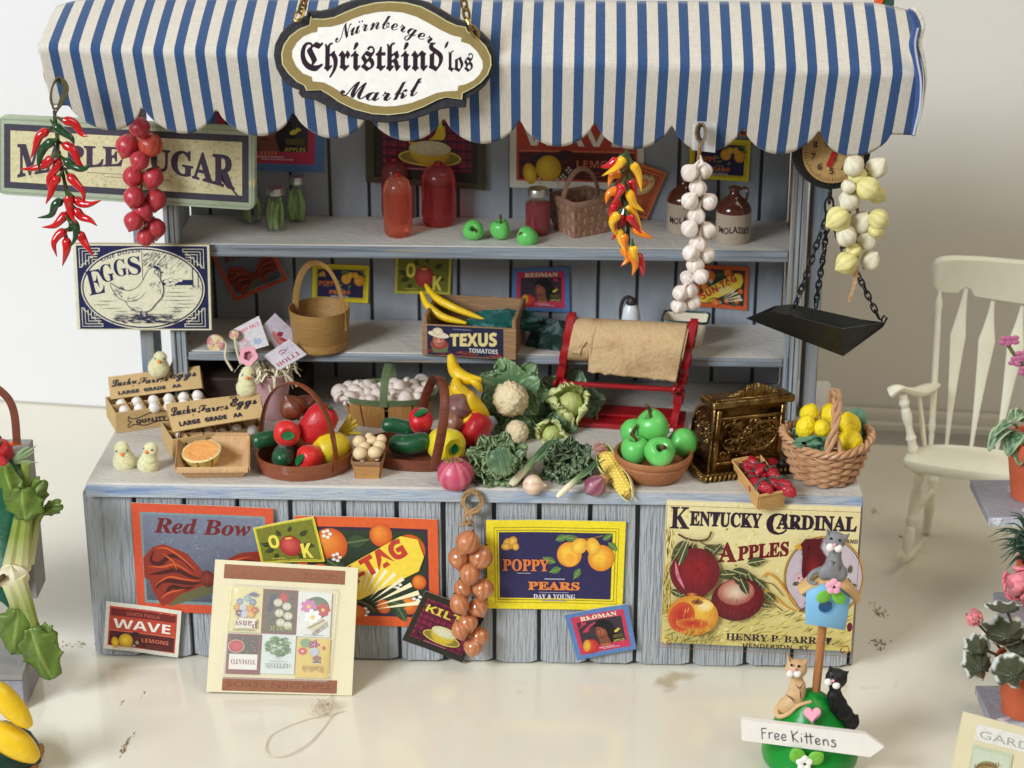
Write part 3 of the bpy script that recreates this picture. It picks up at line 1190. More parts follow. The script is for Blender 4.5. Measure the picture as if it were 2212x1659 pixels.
def pr_kentucky(p):
 W_,H=p.w,p.h   # 210 x 144 : same measure as seen
 p.rect(0,0,W_,H,[(238,224,170),(238,222,168),(216,196,116),(216,198,120)])
 dirt(p,420,2,2,W_ -2,H -3,[(232,214,140),(242,230,172),(222,200,120)],3.0,11)
 # straw and shade towards the ground
 strokes(p,260,3,112,W_ -4,H -2,16,1.1,-25,[(120,110,44),(86,76,34),(232,212,90),(170,152,60)],12,22)
 strokes(p,120,1,30,10,120,14,1.2,90,[(150,130,40),(214,186,60),(90,74,30)],14,14)
 ink,red,dkr=(44,26,48),(116,24,34),(92,20,30)
 # title with big first letters
 p.text('K',5,29,33,ink,'serif',width=21,bold=.012)
 p.text('ENTUCKY',26,25,21,ink,'serif',width=78,bold=.03)
 p.text('C',109,31,31,ink,'serif',width=23,bold=.012)
 p.text('ARDINAL',120,25,21,ink,'serif',width=87,bold=.03)
 arch=lambda t,a,b: (a,b -10.5*t+3*t*t)
 p.text('A',59,63,29,red,'serif',width=20,bold=.02,rot=-3)
 p.text('PPLES',80,61,21,red,'serif',width=55,bold=.03,fn=arch)
 p.ring(62,52,5.4,4.0,1.6,red,a0=20,a1=300)
 p.text('BRAND',189,38,6.0,ink,'sansb',width=20)
 # round view with blossom and the red bird
 p.ring(175,75,44,44,1.4,(196,140,50))
 p.ell(175,75,42,42,(216,200,208),(200,184,190),n=48)
 p.ring(175,75,42,42,.8,(90,60,40))
 for i in range(22):
  r=random.Random(40+i)
  a,q=r.uniform(0,6.28),r.uniform(14,38)
  x,y=175+q*math.cos(a),75+q*math.sin(a)
  if r.random()<.62:
   p.leaf(x,y,r.uniform(7,12),4.4,r.uniform(0,360),(70,70,48),(160,156,110))
  else:
   for k in range(5):
    p.ell(x+3*math.cos(k*1.257),y+3*math.sin(k*1.257),2.4,1.8,(238,196,204),(214,156,170),n=9)
 p.line([(150,112),(162,104),(176,98),(200,96)],1.6,(96,50,40),4)
 p.poly([(147,38),(150,44),(146,46),(140,43)],(214,160,60))
 p.poly([(x,y) for x,y in ((147,40),(152,34),(160,33.5),(171,33),(168,42),(172,48),(176,53),(181,64),(180,82),(172,94),(163,96),(154,84),(150,68),(150,52),(149,44))],dkr)
 p.ell(163,66,9,17,(140,34,40),dkr,rot=-6)
 p.ell(156,43,1.3,1.3,(20,12,16),n=9)
 # gilt scrolls left of the round view
 for dy in (0,20):
  p.line([(108,76+dy*.9),(114,72+dy),(124,78+dy),(134,90+dy*.8),(146,104+dy*.35)],lambda t: 2.6 -1.9*abs(t -.4),(214,150,56),5)
  p.line([(110,82+dy*.9),(120,84+dy),(132,96+dy*.8)],1.0,(120,72,30),5)
 # branches and leaves
 p.line([(14,34),(22,38),(34,40),(46,38),(50,30)],2.0,(92,56,36),5)
 p.line([(36,40),(44,44),(56,44)],1.2,(120,90,50),4)
 for a in ((22,40,30,12,118),(32,42,34,10,108),(42,46,20,9,20),(62,42,18,7,130),(74,70,24,11,15),(78,74,22,10,175),(90,62,22,10,-12),
              (92,72,20,9,60),(100,78,18,8,40),(72,84,14,8,110),(112,92,16,8,40),(106,104,16,7,10),(8,94,18,8,20),(18,100,14,7,-20),(56,96,12,7,60)):
  p.leaf(*a,(74,76,50),(190,186,128))
  x,y,L,w_,rt=a
  for k in (.35,.6):
   p.line([(x+L*k*math.cos(R(rt)),y+L*k*math.sin(R(rt))),(x+L*(k+.15)*math.cos(R(rt)) -w_*.35*math.sin(R(rt)),y+L*(k+.15)*math.sin(R(rt))+w_*.35*math.cos(R(rt)))],.5,(176,172,112))
 # the three apples
 p.ell(82,101,29,23,(140,36,44),(92,22,34),rot=-12)
 p.ell(80,93,20,14,(226,206,176),(176,92,80),rot=-8)
 r=random.Random(3)
 for k in range(26):
  a=R(20+140*k/25)
  x,y=80+19*math.cos(a),93+12*math.sin(a)
  p.line([(x -2*math.cos(a),y -4),(x+2*math.cos(a),y+r.uniform(5,11))],.9,(122,30,40),0,True)
 p.leaf(76,76,18,9,30,(66,66,44),(190,186,128))
 p.leaf(84,78,20,10,62,(60,62,42),(190,186,128))
 p.ell(34,73,27,26.5,(150,26,38),(104,22,34),hx=.15,hy=-.1)
 p.line([(12,62),(16,78),(24,92)],lambda t: 3.6*math.sin(math.pi*t)+.2,(214,130,150),6)
 p.ell(32,97,6,2.2,(222,150,60),(130,34,40))
 p.leaf(16,66,30,10,-72,(70,76,50),(200,196,140))
 p.ell(34,120,28,22,(238,190,70),(206,130,46),hx=.35,hy=-.35)
 p.ell(22,122,14,17,(184,42,40),(206,92,46),rot=20)
 p.ell(34,129,18,6,(190,48,40),(214,130,54))
 p.ell(46,109,10,7,(244,226,180),(240,196,84))
 p.ell(38,105,7,3,(96,60,40),(190,130,56))
 p.line([(38,106),(39,101)],1.2,(50,34,30))
 strokes(p,60,10,138,62,H -4,12,1.0,-60,[(96,100,50),(70,64,34),(200,186,90)],15,25)
 for cx,cy,rx,ry,n_,cc in ((34,73,23,22,70,[(122,22,34),(166,44,50),(96,18,30)]),(84,108,22,13,50,[(78,16,28),(150,48,54)]),(34,122,22,17,46,[(206,70,44),(240,206,96),(176,40,40)])):
  for k in range(n_):
   a,q_=r.uniform(0,6.283),math.sqrt(r.random())
   x,y=cx+rx*q_*math.cos(a),cy+ry*q_*math.sin(a)
   p.line([(x,y -2.2),(x+(x -cx)*.06,y+2.2)],.35,r.choice(cc))
 # foot lines
 p.text('HENRY P. BARRET.',71,142,10.5,ink,'serif',width=118,bold=.012)
 p.text('HENDERSON.  KY.',90,149.6,6.6,ink,'sansb',width=74)
 for sx,x in ((1,6),(-1,W_ -8)):
  p.ring(x,H -7,4.2,4.2,1.2,(196,140,50),a0=-120,a1=160)
  p.ring(x,H -7,4.6,4.6,.4,(70,40,34),a0=-120,a1=160)
  p.ring(x+sx*3,H -6,2.6,2.6,.9,(70,40,34),a0=0,a1=260)
 p.frame(0,0,W_,H,.5,(150,96,60))
 p.ell(205,122,3,5,(110,26,40))
def pr_orange(p):
 W_,H=p.w,p.h
 p.rect(0,0,W_,H,(214,110,56))
 p.frame(5,5,W_ -5,H -5,1.2,(60,40,36))
 p.rect(9,9,W_ -9,H -9,(170,74,40))
 p.ell(60,28,24,16,(226,214,160),(190,170,110),rot=-20)
 p.ell(60,27,12,8,(232,150,70),(206,104,46),rot=-20)
 p.ell(64,58,16,11,(226,132,60),(170,74,40))
 p.ell(30,56,12,10,(46,34,34))
 p.leaf(20,30,20,9,30,(56,60,40),(110,110,70))
PR=dict(redbow=(pr_redbow,100,76),ok=(pr_ok,100,76),suntag=(pr_suntag,100,76),wave=(pr_wave,100,63),poppy=(pr_poppy,100,64),
          kilt=(pr_kilt,100,76),redman=(pr_redman,100,76),kentucky=(pr_kentucky,210,154),orange=(pr_orange,100,76))
def curl(o,q,amp,seed):
 """paper never lies quite flat: lift the corners a little, ripple the sheet"""
 r=random.Random(seed)
 wt=[r.uniform(.1,1)**1.5*amp for _ in q]
 n=(q[3] -q[0]).cross(q[1] -q[0]).normalized()
 n=-n if n.dot(CAM -q[0])<0 else n
 sz=(q[1] -q[0]).length*.34
 bm=bmesh.new()
 bm.from_mesh(o.data)
 bmesh.ops.triangulate(bm,faces=bm.faces)
 for _ in range(4):
  es=[e for e in bm.edges if e.calc_length()>.055]
  if es:
   bmesh.ops.subdivide_edges(bm,edges=es,cuts=1)
   bmesh.ops.triangulate(bm,faces=bm.faces)
 L=o.location
 for v in bm.verts:
  p=v.co+L
  d=.0022+.0022*noise.noise(V((p.x*5,p.z*5,seed)))
  for c,w in zip(q,wt):
   d+=w*math.exp(-((p -c).length/sz)**2*1.6)
  v.co+=n*d
 bm.to_mesh(o.data)
 bm.free()
def poster(kind,q,d,label,thick=.003,name='crate_label',cat='label',mt='print',back=(214,208,192)):
 q=[P(x,y,d) for x,y in q]
 fn,w,h=PR[kind]
 m=MB()
 card(q,thick,m,back)
 p=Print(q,w,h,m,lift=.0006)
 fn(p)
 o=m.build(name,mt,label=label,cat=cat,ang=0)
 if thick<.01:
  curl(o,q,.013 if d<.5 else .006,len(label)*3+int(q[0].x*50))
 return o
DP=.008
poster('redbow',[(283,1085),(590,1097),(597,1331),(297,1318)],DP,'orange bordered Red Bow paper label with a striped bow on the counter front')
poster('suntag',[(636,1112),(945,1121),(950,1356),(652,1345)],DP,'large orange Sun-Tag fruit paper label on the counter front behind the seed card')
poster('ok',[(547,1139),(678,1113),(702,1211),(565,1216)],.001,'small tilted green OK paper label with red apple, overlapping two labels on the counter front')
poster('wave',[(230,1298),(393,1318),(385,1419),(224,1399)],.002,'small white bordered red Wave Lemons label low on the left end of the counter front')
poster('poppy',[(1050,1120),(1352,1126),(1344,1318),(1054,1313)],DP,'large yellow bordered Poppy Pears label in the middle of the counter front')
poster('kilt',[(919,1274),(1049,1326),(999,1431),(869,1379)],.001,'tilted black edged Kilt label with pink tartan beside the string of shallots')
poster('redman',[(1219,1325),(1356,1303),(1375,1401),(1247,1424)],.001,'small tilted blue edged Redman label under the yellow pear label on the counter front')
poster('kentucky',[(1440,1081),(1860,1096),(1838,1407),(1426,1387)],-.024,'big cream Kentucky Cardinal Apples board on the right end of the counter',thick=.014,name='apple_sign',cat='sign',mt='print_gloss')
DK=DB -.008
poster('redman',[(447,186),(702,190),(700,372),(449,366)],DK,'blue and red label above the top shelf, mostly hidden by the hanging maple sugar board')
poster('wave',[(1101,208),(1392,212),(1390,411),(1101,404)],DK,'large lemon label high on the back wall above the red jam jar')
poster('orange',[(1352,343),(1441,372),(1397,474),(1308,446)],DK -.01,'tilted orange fruit label behind the string of yellow and red peppers')
poster('poppy',[(1490,296),(1622,303),(1617,392),(1488,384)],DK,'small yellow bordered pear label above the brown jugs')
poster('suntag',[(1555,232),(1623,236),(1621,294),(1555,290)],DK,'small orange label with only its lower edge showing under the awning above the jugs')
poster('redbow',[(455,548),(572,503),(622,604),(507,652)],DK -.02,'dark tilted Red Bow label standing on the lower shelf behind the pink bucket',thick=.012)
poster('poppy',[(676,569),(798,573),(795,654),(674,649)],DK,'small pear label behind the handle of the round wooden basket on the lower shelf')
poster('ok',[(856,541),(976,545),(972,636),(853,633)],DK,'yellow edged OK label above the bananas on the lower shelf')
poster('redman',[(1107,580),(1229,575),(1231,675),(1105,670)],DK,'blue edged Redman label on the back wall right of the tomato crate')
poster('suntag',[(1505,571),(1618,576),(1613,670),(1503,660)],DK,'orange Sun-Tag label on the back wall behind the end of the garlic string')
# the big framed tartan picture
q=[P(x,y,DK -.02) for x,y in ((789,205),(1050,208),(1049,411),(790,393))]
t=thing('framed_picture','large dark framed tartan picture with a yellow fruit behind the juice bottles','picture',q[3])
mat('olive_frame',(66,60,34),.5,.15,10,.2,40)
m=MB()
for i in range(4):
 a,b=q[i],q[(i+1) % 4]
 c=sum(q,V())/4
 ai,bi=a.lerp(c,.14),b.lerp(c,.14)
 n=NY
 vs=[a,b,bi,ai]
 m.add([v for v in vs]+[v+n*.018 for v in vs],[(0,1,2,3),(4,5,6,7)[::-1],(0,4,5,1),(3,2,6,7),(1,5,6,2),(0,3,7,4)],sm=False)
fr_=m.build('frame','olive_frame',t)
m=MB()
c=sum(q,V())/4
qi=[v.lerp(c,.13)+NY*.008 for v in q]
card(qi,.006,m,(60,50,30))
pr_kilt(Print(qi,100,76,m,lift=.0006),True)
pp=Print(qi,100,76,m,lift=.0040)
pp.poly([(31,34),(36,44),(44,49),(54,48),(64,42),(69,32),(68,24),(63,21),(58,33),(48,40),(38,37)],(232,200,52))
m.build('print','print',fr_,ang=0)
# ---------------------------------------------------------------- maple sugar board
def inset(q,a,b=None):
 return q
q=[P(x,y,.688) for x,y in ((-6,250),(551,277),(551,455),(-6,420))]
def plan(q,pts,w,h):
 out=[]
 for x,y in pts:
  out.append(q[0].lerp(q[1],x/w).lerp(q[3].lerp(q[2],x/w),y/h))
 return out
t=thing('maple_sugar_sign','long pale green Maple Sugar board fixed to the left post','sign',q[3])
m=MB()
w,h,rr=560,172,17
pts=[]
for cx,cy,a0 in ((w -rr,rr,-90),(w -rr,h -rr,0),(rr,h -rr,90),(rr,rr,180)):
 for k in range(6):
  a=R(a0+18*k)
  pts.append((cx+rr*math.cos(a),cy+rr*math.sin(a)))
f0=plan(q,pts,w,h)
f1=[v+NY*.05 -ZA*.004 for v in f0]
c=sum(f0,V())/len(f0)
f0i=[v.lerp(c,.006) for v in f0]
f0b=[v+NY*.006 for v in f0]
n=len(f0)
m.add(f0i+f0b+f1,[tuple(range(n)),tuple(range(3*n -1,2*n -1,-1))]+[(i,(i+1) % n,n+(i+1) % n,n+i) for i in range(n)]+[(n+i,n+(i+1) % n,2*n+(i+1) % n,2*n+i) for i in range(n)],sm=False)
mat('sage',(176,186,160),.5,.12,6,.2,20,col2=(150,160,128),mix=.6,stretch=(1,1,3),speck=((206,200,130),3,.66))
bd=m.build('board','sage',t)
m=MB()
p=Print(q,w,h,m,lift=.0012)
p.frame(0+5,5,w -5,h -5,3,(150,160,140))
p.frame(15,16,w -14,h -16,15,(66,62,74))
p.rect(29,30,w -28,h -30,(216,206,162))
dirt(p,500,30,31,w -30,h -31,[(206,192,142),(226,218,178),(196,182,134)],5,21)
strokes(p,160,34,34,w -34,h -34,20,.8,0,[(184,168,122),(226,216,180)],22,4)
ink=(66,52,72)
def mfn(t,a,b):
 # letters swell toward both ends like a bow tie
 k=1.0+2.5*abs(t -.5)**1.6
 return (a,b*k+112*abs(t -.5)**1.6)
p.text('MAPLE SUGAR',44,93,56,ink,'serif',width=472,bold=.022,fn=mfn)
p.rect(196,111,290,112.2,(110,100,96))
p.rect(232,118,378,119.2,(110,100,96))
p.line([(508,128),(514,134),(520,140),(526,143)],4,ink,4,True)
m.build('print','print',bd,ang=0)
# ---------------------------------------------------------------- eggs board: cream with dark blue woodcut of a hen
q=[P(x,y,.722) for x,y in ((157,527),(452,529),(457,713),(167,713))]
t=thing('eggs_sign','cream and navy Eggs board with a hen fixed low on the left post','sign',q[3])
m=MB()
card(q,.022,m,(196,178,138))
bd=m.build('board',mat('board_edge',(196,178,138),.7,.1,10,.1,30,attr=True),t)
m=MB()
w,h=300,190
p=Print(q,w,h,m,lift=.0012)
cr_,nv=(226,220,190),(26,30,78)
p.rect(0,0,w,h,cr_)
p.rect(7,3,w -5,h -3,nv)
p.rect(9.5,5.5,w -7.5,h -5.5,nv)
# stepped Greek corners
for sx in (0,1):
 for sy in (0,1):
  for k in range(5):
   L=46 -k*9
   x=13+k*7
   y=9+k*6
   pts=[(x,y+L*.9),(x,y),(x+L,y)]
   q2=[((w -a if sx else a),(h -b if sy else b)) for a,b in pts]
   p.line(q2,1.7,cr_)
  for k in range(6):
   pts=[(12+k*8,50 -k*7),(18+k*8,50 -k*7),(18+k*8,44 -k*7)]
   q2=[((w -a if sx else a),(h -b if sy else b)) for a,b in pts]
   p.line(q2,2.2,cr_)
cx,cy=w/2+1,h/2+1
p.ell(cx,cy,137,91,cr_,n=64)
p.ring(cx,cy,134.5,88.5,3.2,nv,64)
p.ell(cx,cy,129,83,cr_,n=64)
p.text('ONE DOZEN',62,26,10,nv,'sansb',width=86,fn=lambda t,a,b: (a,b -22*math.sin(t*1.5)+12),rot=0)
p.text('E',33,112,79,nv,'serif',width=37,rot=-11)
p.text('G',61,83,56,nv,'serif',width=30,rot=-9)
p.text('G',91,70,54,nv,'serif',width=29,rot=-7)
p.text('S',121,66,58,nv,'serif',width=29,rot=-4)
# barn behind
p.line([(152,12),(152,78)],1.2,nv)
strokes(p,120,154,16,206,48,16,.9,-48,[nv],31,10)
strokes(p,60,200,22,250,64,16,.6,-48,[nv],32,12)
p.rect(196,76,262,88,nv)
for x,y in ((204,80),(214,76),(224,80),(234,77),(218,84),(208,86)):
 p.ell(x,y,7,4.4,cr_,n=14)
 p.ring(x,y,7,4.4,.8,nv,16)
p.line([(262,50),(262,92)],1.6,nv)
p.line([(274,58),(274,92)],1.2,nv)
strokes(p,40,194,88,280,96,10,.7,70,[nv],33,30)
for i,(a,b,y) in enumerate(((44,92,123),(196,268,112),(188,262,121),(214,270,129),(56,104,139),(200,262,137),(196,250,103),(70,240,152),(84,120,146),(206,244,146),(38,76,131))):
 p.line([(a,y),((a+b)/2,y+.6),(b,y -.3)],1.1,nv,0,True)
# hen
hen=[(80,84),(88,88),(104,97),(122,100),(140,92),(152,78),(160,62),(168,52),(176,48),(184,49),(190,56),(192,64),(190,72),(194,82),(197,96),(194,112),(186,122),
       (178,130),(168,142),(156,147),(142,146),(128,142),(118,134),(112,124),(100,118),(92,110),(84,98)]
hs=[(v.x,v.y) for v in spline([(x,y,0) for x,y in hen],4,True)]
p.poly(hs,cr_)
p.line(hs+[hs[0]],1.5,nv)
strokes(p,46,86,92,108,114,11,1.2,50,[nv],34,12)
p.line([(108,122),(122,124),(138,120),(150,112),(158,102)],1.3,nv,5,True)
p.line([(116,116),(130,116),(144,108)],1.0,nv,5,True)
strokes(p,20,116,114,140,124,10,.8,-50,[nv],35,12)
strokes(p,34,166,78,192,92,8,1.0,78,[nv],36,12)
strokes(p,16,184,96,194,112,7,.9,85,[nv],37,10)
p.poly([(176,49),(180,43),(184,46),(188,47),(192,54),(186,53)],nv)
p.poly([(190,56),(199,58),(191,61)],nv)
p.ring(183,58,5.5,5.8,1.4,nv,16)
p.ell(183,56,1.3,1.3,nv,n=8)
p.poly([(184,62),(190,62),(188,70),(184,68)],(150,150,160))
strokes(p,26,122,136,150,148,9,1.0,30,[nv],38,30)
for x in (144,156):
 p.line([(x,146),(x+2,158)],2.6,nv)
 p.line([(x -8,163),(x+2,157),(x+12,163)],2.2,nv)
strokes(p,190,86,154,226,172,22,1.6,0,[nv],39,22)
strokes(p,30,216,134,234,148,9,.8,-60,[nv],41,40)
m.build('print','print',bd,ang=0)
# ---------------------------------------------------------------- the shaped hanging sign
OUT=[(1130,0),(1330,15),(1480,55),(1600,120),(1700,180),(1790,215),(1850,225),(1860,262),(1960,310),(2040,390),(2085,500),(2090,600),(2060,700),(2000,790),(1920,860),(1830,905),(1825,985),(1700,985),(1600,1000),(1450,1060),(1300,1105),(1150,1125),(1000,1115),(850,1090),(700,1040),(560,970),(450,915),(330,895),(300,850),(310,830),(230,800),(150,730),(95,630),(70,520),(80,420),(130,320),(210,240),(300,190),(370,165),(375,125),(480,130),(580,110),(700,60),(850,20),(1000,0)]
GLD=[(410,165),(425,185),(520,190),(620,175),(720,130),(850,80),(1000,45),(1130,37),(1280,45),(1420,80),(1550,145),(1650,205),(1740,245),(1825,260),(1845,300),(1930,350),(2010,430),(2055,520),(2060,600),(2030,680),(1970,750),(1890,805),(1800,850),(1795,905),(1650,885),(1580,905),(1450,970),(1300,1025),(1130,1045),(980,1035),(820,995),(680,930),(580,860),(510,820),(380,825),(360,780),(290,745),(210,670),(155,590),(145,500),(165,420),(220,340),(300,280),(400,240)]
WHT=[(480,265),(600,260),(700,235),(800,190),(900,155),(1030,130),(1130,125),(1250,135),(1370,170),(1480,225),(1600,290),(1700,335),(1785,355),(1780,390),(1860,415),(1930,480),(1975,560),(1980,620),(1950,680),(1900,730),(1830,765),(1760,780),(1750,825),(1640,830),(1560,845),(1450,890),(1330,935),(1200,960),(1100,965),(980,955),(850,915),(720,850),(620,790),(540,750),(440,740),(430,700),(350,670),(290,610),(250,530),(250,470),(290,400),(350,345),(420,315),(475,305)]
DS=.005
cor=[P(570.5+.2381*x,.2381*y,DS) for x,y in ((0,0),(2212,0),(2212,1198),(0,1198))]
# lean back along the awning
cor[0]+=NY*.05
cor[1]+=NY*.05
t=thing('shop_sign','shaped black and gold Christkind market sign hanging on the awning','sign',(cor[2]+cor[3])/2)
p=Print(cor,2212,1198,MB(),lift=0)
n=len(OUT)
OUTc=[(x -6,y -4) for x,y in OUT]
m=MB()
f0=[p.at(x,y,-.012) for x,y in [(1080+(x -1080)*.985,560+(y -560)*.975) for x,y in OUT]]
f1=[p.at(x,y,-.022) for x,y in OUT]
f2=[p.at(x,y,-.062) for x,y in OUT]
m.add(f0+f1+f2,[tuple(range(n)),tuple(range(3*n -1,2*n -1,-1))]+[(i,(i+1) % n,n+(i+1) % n,n+i) for i in range(n)]+[(n+i,n+(i+1) % n,2*n+(i+1) % n,2*n+i) for i in range(n)],sm=False)
m.build('backboard',mat('black_wood',(38,36,42),.55,.15,8,.25,30),t,ang=30)
m=MB()
n=len(GLD)
g1=[p.at(x,y,0) for x,y in GLD]
g2=[p.at(x,y,-.014) for x,y in GLD]
m.add(g1+g2,[tuple(range(n))]+[(i,(i+1) % n,n+(i+1) % n,n+i) for i in range(n)],lin((206,200,150)),sm=False)
p.mb=m
p.z=.0006
c=(1100,545)
p.poly([(c[0]+(x -c[0])*.988,c[1]+(y -c[1])*.982) for x,y in GLD],(146,126,78))
p.poly([(c[0]+(x -c[0])*1.004,c[1]+(y -c[1])*1.006) for x,y in WHT],(232,228,210))
p.poly(WHT,(240,236,228))
ink=(44,26,40)
arc1=lambda t,a,b: (a,b -165*math.sin(math.pi*(t*.97+.015))+34*t)
def rotarc(f,slope):
 def g(t,a,b):
  e=.01
  y0=f(t,0,0)[1]
  return (a,b+y0)
 return g
p.text('Nurnberger',640,402,205,ink,'script',width=880,fn=lambda t,a,b: (a+b*(.9*(t -.45))*-.5,b -150*math.sin(math.pi*min(1,t*.93+.06))+22*t+30*(1 -t)),bold=.004)
for dx in (0,26):
 p.ell(858+dx,215 -dx*.2,7,9,ink,n=10)
p.text('Christkind',322,640,330,ink,'frak',width=1300,bold=.012)
p.line([(1668,385),(1652,415),(1636,450)],24,ink,3,True)
p.text('los',1668,650,250,ink,'frak',width=226,bold=.006)
p.text('Markt',690,862,250,ink,'script',width=740,fn=lambda t,a,b: (a,b+60*math.sin(math.pi*t) -10*t),bold=.004)
m.build('face','print_gloss',t,ang=0)
# brass chains of twisted links
mat('brass',(176,146,84),.28,.25,20,.25,50,metal=1.0,col2=(92,66,34),mix=.62)
def chain(mm,pts,L,r,wire,tw=0.9):
 """links along a 3-D line"""
 pts=[V(q) for q in pts]
 seg=[]
 tot=sum((pts[i+1] -pts[i]).length for i in range(len(pts) -1))
 n=max(1,int(round(tot/L)))
 res=[]
 for k in range(n):
  s_=tot*(k+.5)/n
  for i in range(len(pts) -1):
   l=(pts[i+1] -pts[i]).length
   if s_<=l or i==len(pts) -2:
    res.append((pts[i].lerp(pts[i+1],min(1,s_/l)),(pts[i+1] -pts[i]).normalized()))
    break
   s_ -=l
 for k,(c_,d_) in enumerate(res):
  M=aim(c_,d_,k*R(90)*tw+.4)
  ring_=[(r*math.cos(a),0,L*.74*math.sin(a)) for a in [2*math.pi*j/14 for j in range(14)]]
  mm.tube(ring_,wire,6,closed=True,M=M)
for px_ in (((664,-30),(655,10),(652,22),(642,40)),((997,-24),(1003,10),(1012,48),(1030,78))):
 mm=MB()
 cp=[P(x,y,.04+.0*i) for i,(x,y) in enumerate(px_)]
 cp[-1]=P(*px_[-1],.02)
 chain(mm,cp,.036,.013,.0052,1.15)
 mm.build('chain','brass',t)
# ---------------------------------------------------------------- things that hang
def zf_(ox,oy,k):
 return lambda x,y: (ox+k*x,oy+k*y)
Z2=zf_(0,219.4,.3141)
C00,C10,C20=zf_(0,0,1/3),zf_(737.3,0,1/3),zf_(1474.7,0,1/3)
C01,C11,C21=zf_(0,553,1/3),zf_(737.3,553,1/3),zf_(1474.7,553,1/3)
C02,C12,C22=zf_(0,1106,1/3),zf_(737.3,1106,1/3),zf_(1474.7,1106,1/3)
mat('glossy',(255,0,0),.16,.05,14,.05,20,attr=True,coat=.7,sss=.06)
mat('clay',(255,0,0),.36,.07,16,.12,30,attr=True,coat=.12,sss=.08)
mat('dull',(255,0,0),.6,.10,18,.25,45,attr=True)
mat('raffia',(150,116,74),.8,.2,30,.5,80)
mat('stem',(92,66,40),.8,.2,30,.4,60)
mat('leafy',(60,90,50),.42,.16,12,.3,26,attr=True,coat=.15)
RND=random.Random(77)
RED,GRN,YEL,ORG=(196,18,24),(28,66,34),(248,186,20),(240,132,16)
def pepper(root,pts,d,col,r=8.5,name='pepper'):
 n=len(pts)
 q=[]
 for i,(x,y) in enumerate(pts):
  q.append(P(x,y,d+(.012*math.sin(i*1.3+d*90))))
 path=spline(q,7)
 u=upx(q[0])
 R_=r*u
 def rad(t):
  if t<.10:
   return R_*(.45+5*t)
  return max(R_*.10,R_*(1.0 -((t -.1)/.9)**1.7*.92))
 m=MB()
 c=lin(col)
 c2=tuple(v*.8 for v in c[:3])+(1,)
 m.tube(path,rad,10,col=lambda t: c if t<.9 else c2)
 d0=(path[0] -path[1]).normalized()
 g=lin((52,84,40))
 m.tube([path[0] -d0*.002,path[0]+d0*.008,path[0]+d0*.022+ZA*.006],[R_*.5,R_*.34,R_*.2],6,col=g)
 return m.build(name,'glossy',root)
# chillies on the left corner of the awning
dP=-.05
t=thing('chilli_string','string of red and dark green chillies hanging at the left end of the awning','chilli string',P(125,175,dP))
PEP=[('r',(430,125),(510,150),(560,220),(605,240)),('g',(375,160),(420,200),(490,250),(510,300)),('r',(335,195),(270,240),(240,330),(210,390)),
       ('g',(375,265),(310,310),(270,400),(275,490)),('r',(430,290),(500,330),(540,420),(590,465)),('r',(360,380),(310,430),(230,460),(140,465)),
       ('g',(440,395),(500,440),(570,465),(630,435)),('r',(405,390),(385,460),(335,530),(335,610)),('r',(405,515),(370,560),(345,640),(315,705)),
       ('r',(470,500),(520,560),(570,620),(580,700)),('r',(470,645),(475,710),(490,780),(525,840)),('r',(510,660),(560,700),(620,705),(695,680)),
       ('g',(430,680),(380,710),(350,780),(260,800)),('r',(515,735),(560,790),(620,815),(668,855)),('r',(460,765),(420,810),(370,855),(290,865)),
       ('g',(480,820),(520,860),(520,930),(485,1000)),('r',(455,885),(400,920),(370,980),(390,1065)),('r',(455,935),(460,1000),(450,1060),(430,1130)),
       ('r',(540,895),(570,950),(600,1000),(645,1065))]
for i,p_ in enumerate(PEP):
 pepper(t,[Z2(*q) for q in p_[1:]],dP -.02+.035*((i*7) % 5)/4,RED if p_[0]=='r' else GRN,10.6)
m=MB()
base=[(118,240),(119,262),(124,300),(126,335),(134,370),(141,400),(146,430),(150,462),(152,500)]
for k in range(4):
 m.tube(spline([P(x+2.4*math.sin(i*1.5+k*1.6),y,dP+.02+.006*math.cos(i*1.5+k*1.6)) for i,(x,y) in enumerate(base)],4),.0042,5)
m.build('stalk',mat('stalk_green',(70,72,40),.8,.2,30,.4,60),t)
m=MB()
for k in range(7):
 lp=[(118,240),(111 -k*.4,215),(113,188),(124,168+k*.8),(138 -k*1.5,172+k),(147 -k*1.6,192),(137 -k*1.4,220),(120+k*.3,243)]
 m.tube(spline([P(x,y,dP+.004*k) for x,y in lp],4),.0036,5)
m.tube([P(x,233+2*(i % 2),dP -.004+.02*(i>2)) for i,x in enumerate((113,118,126,120,113))],.004,5)
m.build('loop',mat('loop_olive',(84,78,46),.8,.2,30,.4,60),t)
# yellow, orange and red chillies
dY=.08
t=thing('chilli_string','string of small yellow, orange and red chillies hanging right of the middle','chilli string',P(1355,335,dY))
L2=[('y',(1830,1015),(1790,1080),(1690,1140)),('r',(1790,1030),(1740,1070),(1680,1085)),('y',(1885,1055),(1925,1130),(1945,1240)),('o',(1810,1120),(1755,1140),(1730,1210)),
      ('r',(1875,1160),(1895,1220),(1905,1330)),('r',(1825,1190),(1800,1250),(1760,1330)),('o',(1800,1230),(1735,1255),(1715,1320)),('y',(1860,1230),(1895,1320),(1960,1370)),
      ('r',(1800,1290),(1760,1350),(1735,1420)),('y',(1850,1330),(1900,1390),(1945,1480)),('y',(1800,1380),(1755,1440),(1770,1520)),('r',(1825,1390),(1800,1480),(1755,1555)),
      ('r',(1860,1390),(1900,1450),(1940,1510)),('o',(1890,1470),(1950,1515),(2020,1545)),('o',(1830,1510),(1835,1590),(1850,1670)),('y',(1890,1590),(1900,1650),(1925,1700)),
      ('o',(1820,1600),(1860,1670),(1815,1725)),('o',(1870,1620),(1905,1710),(1885,1785)),('r',(1915,1640),(1945,1720),(1957,1795)),('y',(1800,1480),(1815,1560),(1845,1640))]
